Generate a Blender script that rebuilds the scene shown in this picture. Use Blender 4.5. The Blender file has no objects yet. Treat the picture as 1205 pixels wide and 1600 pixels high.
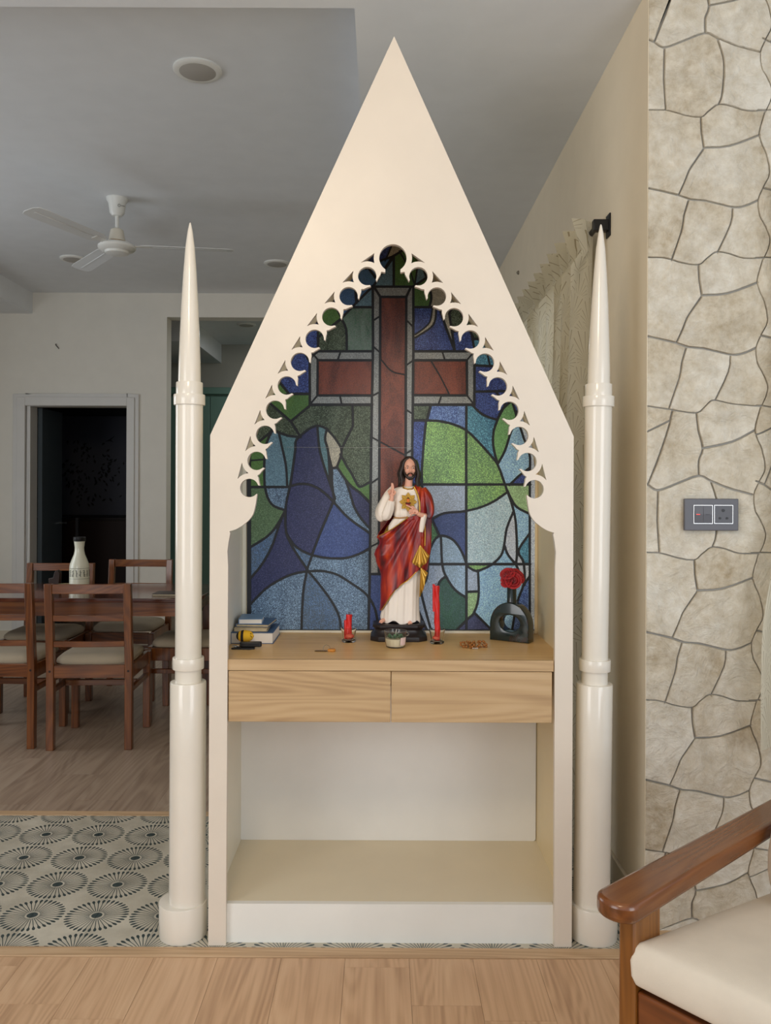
import bpy, bmesh, math, random
from mathutils import Vector, Matrix, Quaternion
import numpy as np
random.seed(7)
PI=math.pi; R=math.radians
# ------------------------------------------------------------------ camera
F=1297.0; H=1.324; ROLL=R(0.25); CR,SR=math.cos(ROLL),math.sin(ROLL)
sc=bpy.context.scene; COL=sc.collection
cd=bpy.data.cameras.new('camera'); cam=bpy.data.objects.new('camera',cd); COL.objects.link(cam)
cam.location=(0,0,H); cam.rotation_euler=(PI/2,-ROLL,0)
cd.sensor_fit='VERTICAL'; cd.sensor_height=36; cd.lens=36*F/1600
cd.shift_x=4.5/1600; cd.shift_y=-35/1600; cd.clip_start=.05; cd.clip_end=60
sc.camera=cam
def unroll(x,y):
    dx,dy=x-598,y-765
    return dx*CR+dy*SR, -dx*SR+dy*CR
def P(x,y,d):
    u,v=unroll(x,y); return Vector((u*d/F,d,H-v*d/F))
def PZ(x,y,z):
    u,v=unroll(x,y); d=(H-z)*F/v; return Vector((u*d/F,d,z))
# ------------------------------------------------------------------ world, lights, exposure
w=bpy.data.worlds.new('world'); sc.world=w; w.use_nodes=True
bg=w.node_tree.nodes['Background']; bg.inputs[0].default_value=(0.80,0.90,1.0,1); bg.inputs[1].default_value=0.75
sc.view_settings.view_transform='Standard'; sc.view_settings.look='None'; sc.view_settings.gamma=1
sc.view_settings.use_curve_mapping=False; sc.view_settings.exposure=0.04
def area(name,loc,target,sx,sy,power,col):
    l=bpy.data.lights.new(name,'AREA'); l.shape='RECTANGLE'; l.size=sx; l.size_y=sy; l.energy=power; l.color=col
    o=bpy.data.objects.new(name,l); COL.objects.link(o); o.location=loc
    o.rotation_euler=(Vector(target)-Vector(loc)).to_track_quat('-Z','Y').to_euler(); return o
area('daylight_window',(2.2,-1.2,1.5),(0.2,2.4,1.2),1.8,1.9,40,(0.93,0.96,1.0))
area('living_window_left',(-2.6,-0.6,1.5),(0.5,2.6,1.2),1.6,1.7,34,(0.97,0.97,0.97))
area('warm_ceiling_lamp',(-0.5,0.3,2.7),(0.0,2.4,2.0),0.5,0.5,19,(1.0,0.78,0.52))
area('dining_window',(-4.0,4.2,1.6),(-1.0,4.0,1.0),1.6,1.5,26,(0.86,0.93,1.0))
area('corridor_window',(1.15,3.7,1.5),(0.0,3.7,1.4),1.2,1.3,6,(1.0,0.97,0.92))
area('far_room_fill',(-0.6,8.3,2.9),(-0.6,8.6,0),1.2,1.0,14,(0.95,0.98,1.0))  # added fill lamp under the ceiling, brightens the far room
# ------------------------------------------------------------------ helpers
def lin(c):
    c=[v/255 for v in c]; return tuple(v/12.92 if v<=.04045 else ((v+.055)/1.055)**2.4 for v in c)+(1,)
MATS={}
class NT:
    def __init__(s,m): s.t=m.node_tree; s.n=s.t.nodes; s.l=s.t.links; s.b=s.n['Principled BSDF']
    def new(s,ty,**k):
        n=s.n.new(ty)
        for a,b in k.items(): setattr(n,a,b)
        return n
    def math(s,op,a,b=None,c=None,clamp=False):
        n=s.new('ShaderNodeMath',operation=op); n.use_clamp=clamp
        for i,v in enumerate((a,b,c)):
            if v is None: continue
            if isinstance(v,(int,float)): n.inputs[i].default_value=v
            else: s.l.new(v,n.inputs[i])
        return n.outputs[0]
    def coords(s,scale=(1,1,1),kind='Object',rnd=0):
        tc=s.new('ShaderNodeTexCoord'); v=tc.outputs[kind]
        if rnd:
            oi=s.new('ShaderNodeObjectInfo'); m=s.new('ShaderNodeVectorMath',operation='SCALE'); m.inputs[0].default_value=(rnd,rnd*.7,rnd*1.3)
            s.l.new(oi.outputs['Random'],m.inputs['Scale']); a=s.new('ShaderNodeVectorMath',operation='ADD')
            s.l.new(v,a.inputs[0]); s.l.new(m.outputs[0],a.inputs[1]); v=a.outputs[0]
        mp=s.new('ShaderNodeMapping'); mp.inputs['Scale'].default_value=scale; s.l.new(v,mp.inputs[0]); return mp.outputs[0]
    def noise(s,v,scale,detail=3,rough=.5,dist=0):
        n=s.new('ShaderNodeTexNoise'); n.inputs['Scale'].default_value=scale; n.inputs['Detail'].default_value=detail
        n.inputs['Roughness'].default_value=rough; n.inputs['Distortion'].default_value=dist; s.l.new(v,n.inputs['Vector']); return n.outputs[0]
    def ramp(s,f,stops):
        r=s.new('ShaderNodeValToRGB'); e=r.color_ramp.elements
        while len(e)<len(stops): e.new(.5)
        for q,(p,c) in zip(e,stops): q.position=p; q.color=c
        s.l.new(f,r.inputs[0]); return r.outputs[0]
    def mix(s,f,a,b):
        m=s.new('ShaderNodeMix',data_type='RGBA')
        for sock,v in ((m.inputs[0],f),(m.inputs[6],a),(m.inputs[7],b)):
            if isinstance(v,(int,float,tuple)): sock.default_value=v
            else: s.l.new(v,sock)
        return m.outputs[2]
    def bump(s,h,strength,dist=.002):
        b=s.new('ShaderNodeBump'); b.inputs['Strength'].default_value=strength; b.inputs['Distance'].default_value=dist
        s.l.new(h,b.inputs['Height']); s.l.new(b.outputs[0],s.b.inputs['Normal'])
def mat(name,rgb,rough=.5,metal=0,var=0,vscale=8,bump=0,bscale=60,coat=0,trans=0,ior=1.45,sheen=0,emit=None):
    if name in MATS: return MATS[name]
    m=bpy.data.materials.new(name); m.use_nodes=True; t=NT(m); b=t.b
    b.inputs['Base Color'].default_value=lin(rgb); b.inputs['Roughness'].default_value=rough; b.inputs['Metallic'].default_value=metal
    b.inputs['IOR'].default_value=ior
    if coat: b.inputs['Coat Weight'].default_value=coat; b.inputs['Coat Roughness'].default_value=.08
    if trans: b.inputs['Transmission Weight'].default_value=trans
    if sheen: b.inputs['Sheen Weight'].default_value=sheen
    if emit: b.inputs['Emission Color'].default_value=lin(emit[0]); b.inputs['Emission Strength'].default_value=emit[1]
    v=t.coords()
    if not trans:
        var=var or .02
        c=lin(rgb); n=t.noise(v,vscale,4)
        var=min(var,.5); lo=tuple(x*(1-var) for x in c[:3])+(1,); hi=tuple(min(1,x*(1+var)) for x in c[:3])+(1,)
        t.l.new(t.ramp(n,[(.3,lo),(.7,hi)]),b.inputs['Base Color'])
    if bump: t.bump(t.noise(v,bscale,3),bump)
    MATS[name]=m; return m
def wood(name,dark,mid,light,axis='y',scale=1,rough=.4,coat=0,rnd=7,fine=.25,bump=.1):
    if name in MATS: return MATS[name]
    m=bpy.data.materials.new(name); m.use_nodes=True; t=NT(m); b=t.b
    s={'x':(.55,5,5),'y':(5,.55,5),'z':(5,5,.55)}[axis]; s=tuple(q*scale for q in s)
    n1=t.noise(t.coords(s,rnd=rnd),1.0,2,.45,.5)
    s2={'x':(2.2,95,95),'y':(95,2.2,95),'z':(95,95,2.2)}[axis]; s2=tuple(q*scale for q in s2)
    n2=t.noise(t.coords(s2,rnd=rnd),1.0,3,.6)
    s3={'x':(1.3,26,26),'y':(26,1.3,26),'z':(26,26,1.3)}[axis]; s3=tuple(q*scale for q in s3)
    n3=t.noise(t.coords(s3,rnd=rnd),1.0,3,.55,.4)
    wv=t.math('SINE',t.math('MULTIPLY',n1,150.0)); wv=t.math('MULTIPLY_ADD',wv,.075,t.math('MULTIPLY_ADD',n2,fine*1.6,t.math('MULTIPLY_ADD',n3,.55,.22-fine*.8)))
    oi=t.new('ShaderNodeObjectInfo'); wv=t.math('ADD',wv,t.math('MULTIPLY_ADD',oi.outputs['Random'],.12,-.06))
    t.l.new(t.ramp(wv,[(.25,lin(dark)),(.5,lin(mid)),(.78,lin(light))]),b.inputs['Base Color'])
    b.inputs['Roughness'].default_value=rough
    if coat: b.inputs['Coat Weight'].default_value=coat; b.inputs['Coat Roughness'].default_value=.12
    if bump: t.bump(wv,bump,.001)
    MATS[name]=m; return m
def wloc(p):
    v=Vector((0,0,0))
    while p is not None: v+=p.location; p=p.parent
    return v
class MB:
    def __init__(s): s.v=[]; s.f=[]; s.mi=[]; s.cur=0
    def add(s,vs,fs):
        k=len(s.v); s.v+= [tuple(q) for q in vs]; s.f+=[tuple(i+k for i in f) for f in fs]; s.mi+=[s.cur]*len(fs); return s
    def box(s,x0,x1,y0,y1,z0,z1,M=None):
        vs=[Vector((x,y,z)) for z in (z0,z1) for y in (y0,y1) for x in (x0,x1)]
        if M is not None: vs=[M@q for q in vs]
        return s.add(vs,[(0,2,3,1),(4,5,7,6),(0,1,5,4),(2,6,7,3),(0,4,6,2),(1,3,7,5)])
    def prism(s,poly,a,b,axis='y',inset=0,M=None):
        """poly of 2D points extruded from a to b along axis; inset shrinks the a face"""
        n=len(poly); cx=sum(q[0] for q in poly)/n; cy=sum(q[1] for q in poly)/n
        def mk(x,y,t):
            q=Vector((x,t,y)) if axis=='y' else Vector((x,y,t)) if axis=='z' else Vector((t,x,y))
            return M@q if M is not None else q
        if inset:
            dd=inset; vs=[]
            for x,y in poly:
                L=math.hypot(x-cx,y-cy) or 1; k=max(0,1-dd/L); vs.append(mk(cx+(x-cx)*k,cy+(y-cy)*k,a))
            st=(b-a)*.35
            vs+=[mk(x,y,a+st) for x,y in poly]+[mk(x,y,b) for x,y in poly]
            fs=[tuple(range(n)),tuple(range(3*n-1,2*n-1,-1))]
            for r in (0,1): fs+=[(r*n+i,(r+1)*n+i,(r+1)*n+(i+1)%n,r*n+(i+1)%n) for i in range(n)]
        else:
            vs=[mk(x,y,a) for x,y in poly]+[mk(x,y,b) for x,y in poly]
            fs=[tuple(range(n)),tuple(range(2*n-1,n-1,-1))]+[(i,n+i,n+(i+1)%n,(i+1)%n) for i in range(n)]
        return s.add(vs,fs)
    def lathe(s,c,prof,n=32,M=None,sy=1,cap=True):
        """prof: (r,z) list"""
        vs=[];fs=[]
        for r,z in prof:
            for i in range(n):
                a=2*PI*i/n; q=Vector((c[0]+r*math.cos(a),c[1]+r*sy*math.sin(a),c[2]+z)); vs.append(M@q if M is not None else q)
        for j in range(len(prof)-1):
            for i in range(n): fs.append((j*n+i,j*n+(i+1)%n,(j+1)*n+(i+1)%n,(j+1)*n+i))
        if cap: fs.append(tuple(range(n-1,-1,-1))); fs.append(tuple(range((len(prof)-1)*n,len(prof)*n)))
        return s.add(vs,fs)
    def tube(s,pts,rad,n=10,closed=False,flat=1):
        pts=[Vector(p) for p in pts]; m=len(pts)
        if not hasattr(rad,'__len__'): rad=[rad]*m
        vs=[];fs=[]; up=None
        for i,p in enumerate(pts):
            if closed: t=pts[(i+1)%m]-pts[i-1]
            else: t=pts[min(i+1,m-1)]-pts[max(i-1,0)]
            t.normalize()
            if up is None: up=t.orthogonal().normalized()
            up=(up-t*up.dot(t)); up=up.normalized() if up.length>1e-6 else t.orthogonal().normalized()
            sd=t.cross(up)
            for k in range(n):
                a=2*PI*k/n; vs.append(p+up*(math.cos(a)*rad[i])+sd*(math.sin(a)*rad[i]*flat))
        for j in range(m if closed else m-1):
            for k in range(n):
                a=j*n; b=((j+1)%m)*n; fs.append((a+k,a+(k+1)%n,b+(k+1)%n,b+k))
        if not closed: fs.append(tuple(range(n-1,-1,-1))); fs.append(tuple(range((m-1)*n,m*n)))
        return s.add(vs,fs)
    def ell(s,c,r,n=12,m=8,M=None):
        vs=[];fs=[]
        for j in range(m+1):
            th=PI*j/m
            for i in range(n):
                a=2*PI*i/n; q=Vector((r[0]*math.sin(th)*math.cos(a),r[1]*math.sin(th)*math.sin(a),r[2]*math.cos(th)))
                if M is not None: q=M@q
                vs.append(Vector(c)+q)
        for j in range(m):
            for i in range(n): fs.append((j*n+i,(j+1)*n+i,(j+1)*n+(i+1)%n,j*n+(i+1)%n))
        return s.add(vs,fs)
    def build(s,name,mt,parent=None,world=True,smooth=None,bevel=0,seg=2,kind=None,weld=True,remesh=0,fixn=True):
        me=bpy.data.meshes.new(name); off=wloc(parent) if (parent is not None and world) else Vector((0,0,0))
        me.from_pydata([tuple(Vector(q)-off) for q in s.v],[],s.f)
        ms=mt if isinstance(mt,(list,tuple)) else [mt]
        for q in ms: me.materials.append(q)
        if len(ms)>1: me.polygons.foreach_set('material_index',s.mi)
        bm=bmesh.new(); bm.from_mesh(me)
        if weld: bmesh.ops.remove_doubles(bm,verts=bm.verts,dist=1e-6)
        bmesh.ops.dissolve_degenerate(bm,edges=bm.edges,dist=1e-7)
        if fixn: bmesh.ops.recalc_face_normals(bm,faces=bm.faces)
        bm.to_mesh(me); bm.free()
        o=bpy.data.objects.new(name,me); COL.objects.link(o)
        if parent is not None: o.parent=parent
        if remesh:
            r=o.modifiers.new('r','REMESH'); r.mode='VOXEL'; r.voxel_size=remesh; r.use_smooth_shade=True
            cs=o.modifiers.new('s','SMOOTH'); cs.factor=.5; cs.iterations=3
            dg=bpy.context.evaluated_depsgraph_get(); nm=bpy.data.meshes.new_from_object(o.evaluated_get(dg)); o.modifiers.clear()
            o.data=nm; nm.name=name
            if not nm.materials: nm.materials.append(ms[0])
        elif smooth is not None:
            me.polygons.foreach_set('use_smooth',[True]*len(me.polygons)); me.set_sharp_from_angle(angle=R(smooth))
        if bevel:
            b=o.modifiers.new('bevel','BEVEL'); b.width=bevel; b.segments=seg; b.limit_method='ANGLE'; b.angle_limit=R(40)
            if smooth is None: me.polygons.foreach_set('use_smooth',[True]*len(me.polygons)); b.harden_normals=False; me.set_sharp_from_angle(angle=R(50))
        if kind: o['kind']=kind
        return o
def _mesh(s,name,m):
    o=s.build(name,m); me=o.data; bpy.data.objects.remove(o); return me
MB.mesh=_mesh
def tag(o,label,cat,group=None):
    o['label']=label; o['category']=cat
    if group: o['group']=group
    return o
def thing(name,loc,label,cat,group=None,rz=0):
    o=bpy.data.objects.new(name,None); COL.objects.link(o); o.location=loc; o.rotation_euler=(0,0,rz); o.empty_display_size=.05
    return tag(o,label,cat,group)
def copy_tree(o,parent=None):
    c=o.copy(); COL.objects.link(c); c.parent=parent
    for ch in list(o.children): copy_tree(ch,c)
    return c
def struct(o): o['kind']='structure'; return o
def B(x0,x1,y0,y1,z0,z1): return MB().box(x0,x1,y0,y1,z0,z1)

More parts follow.
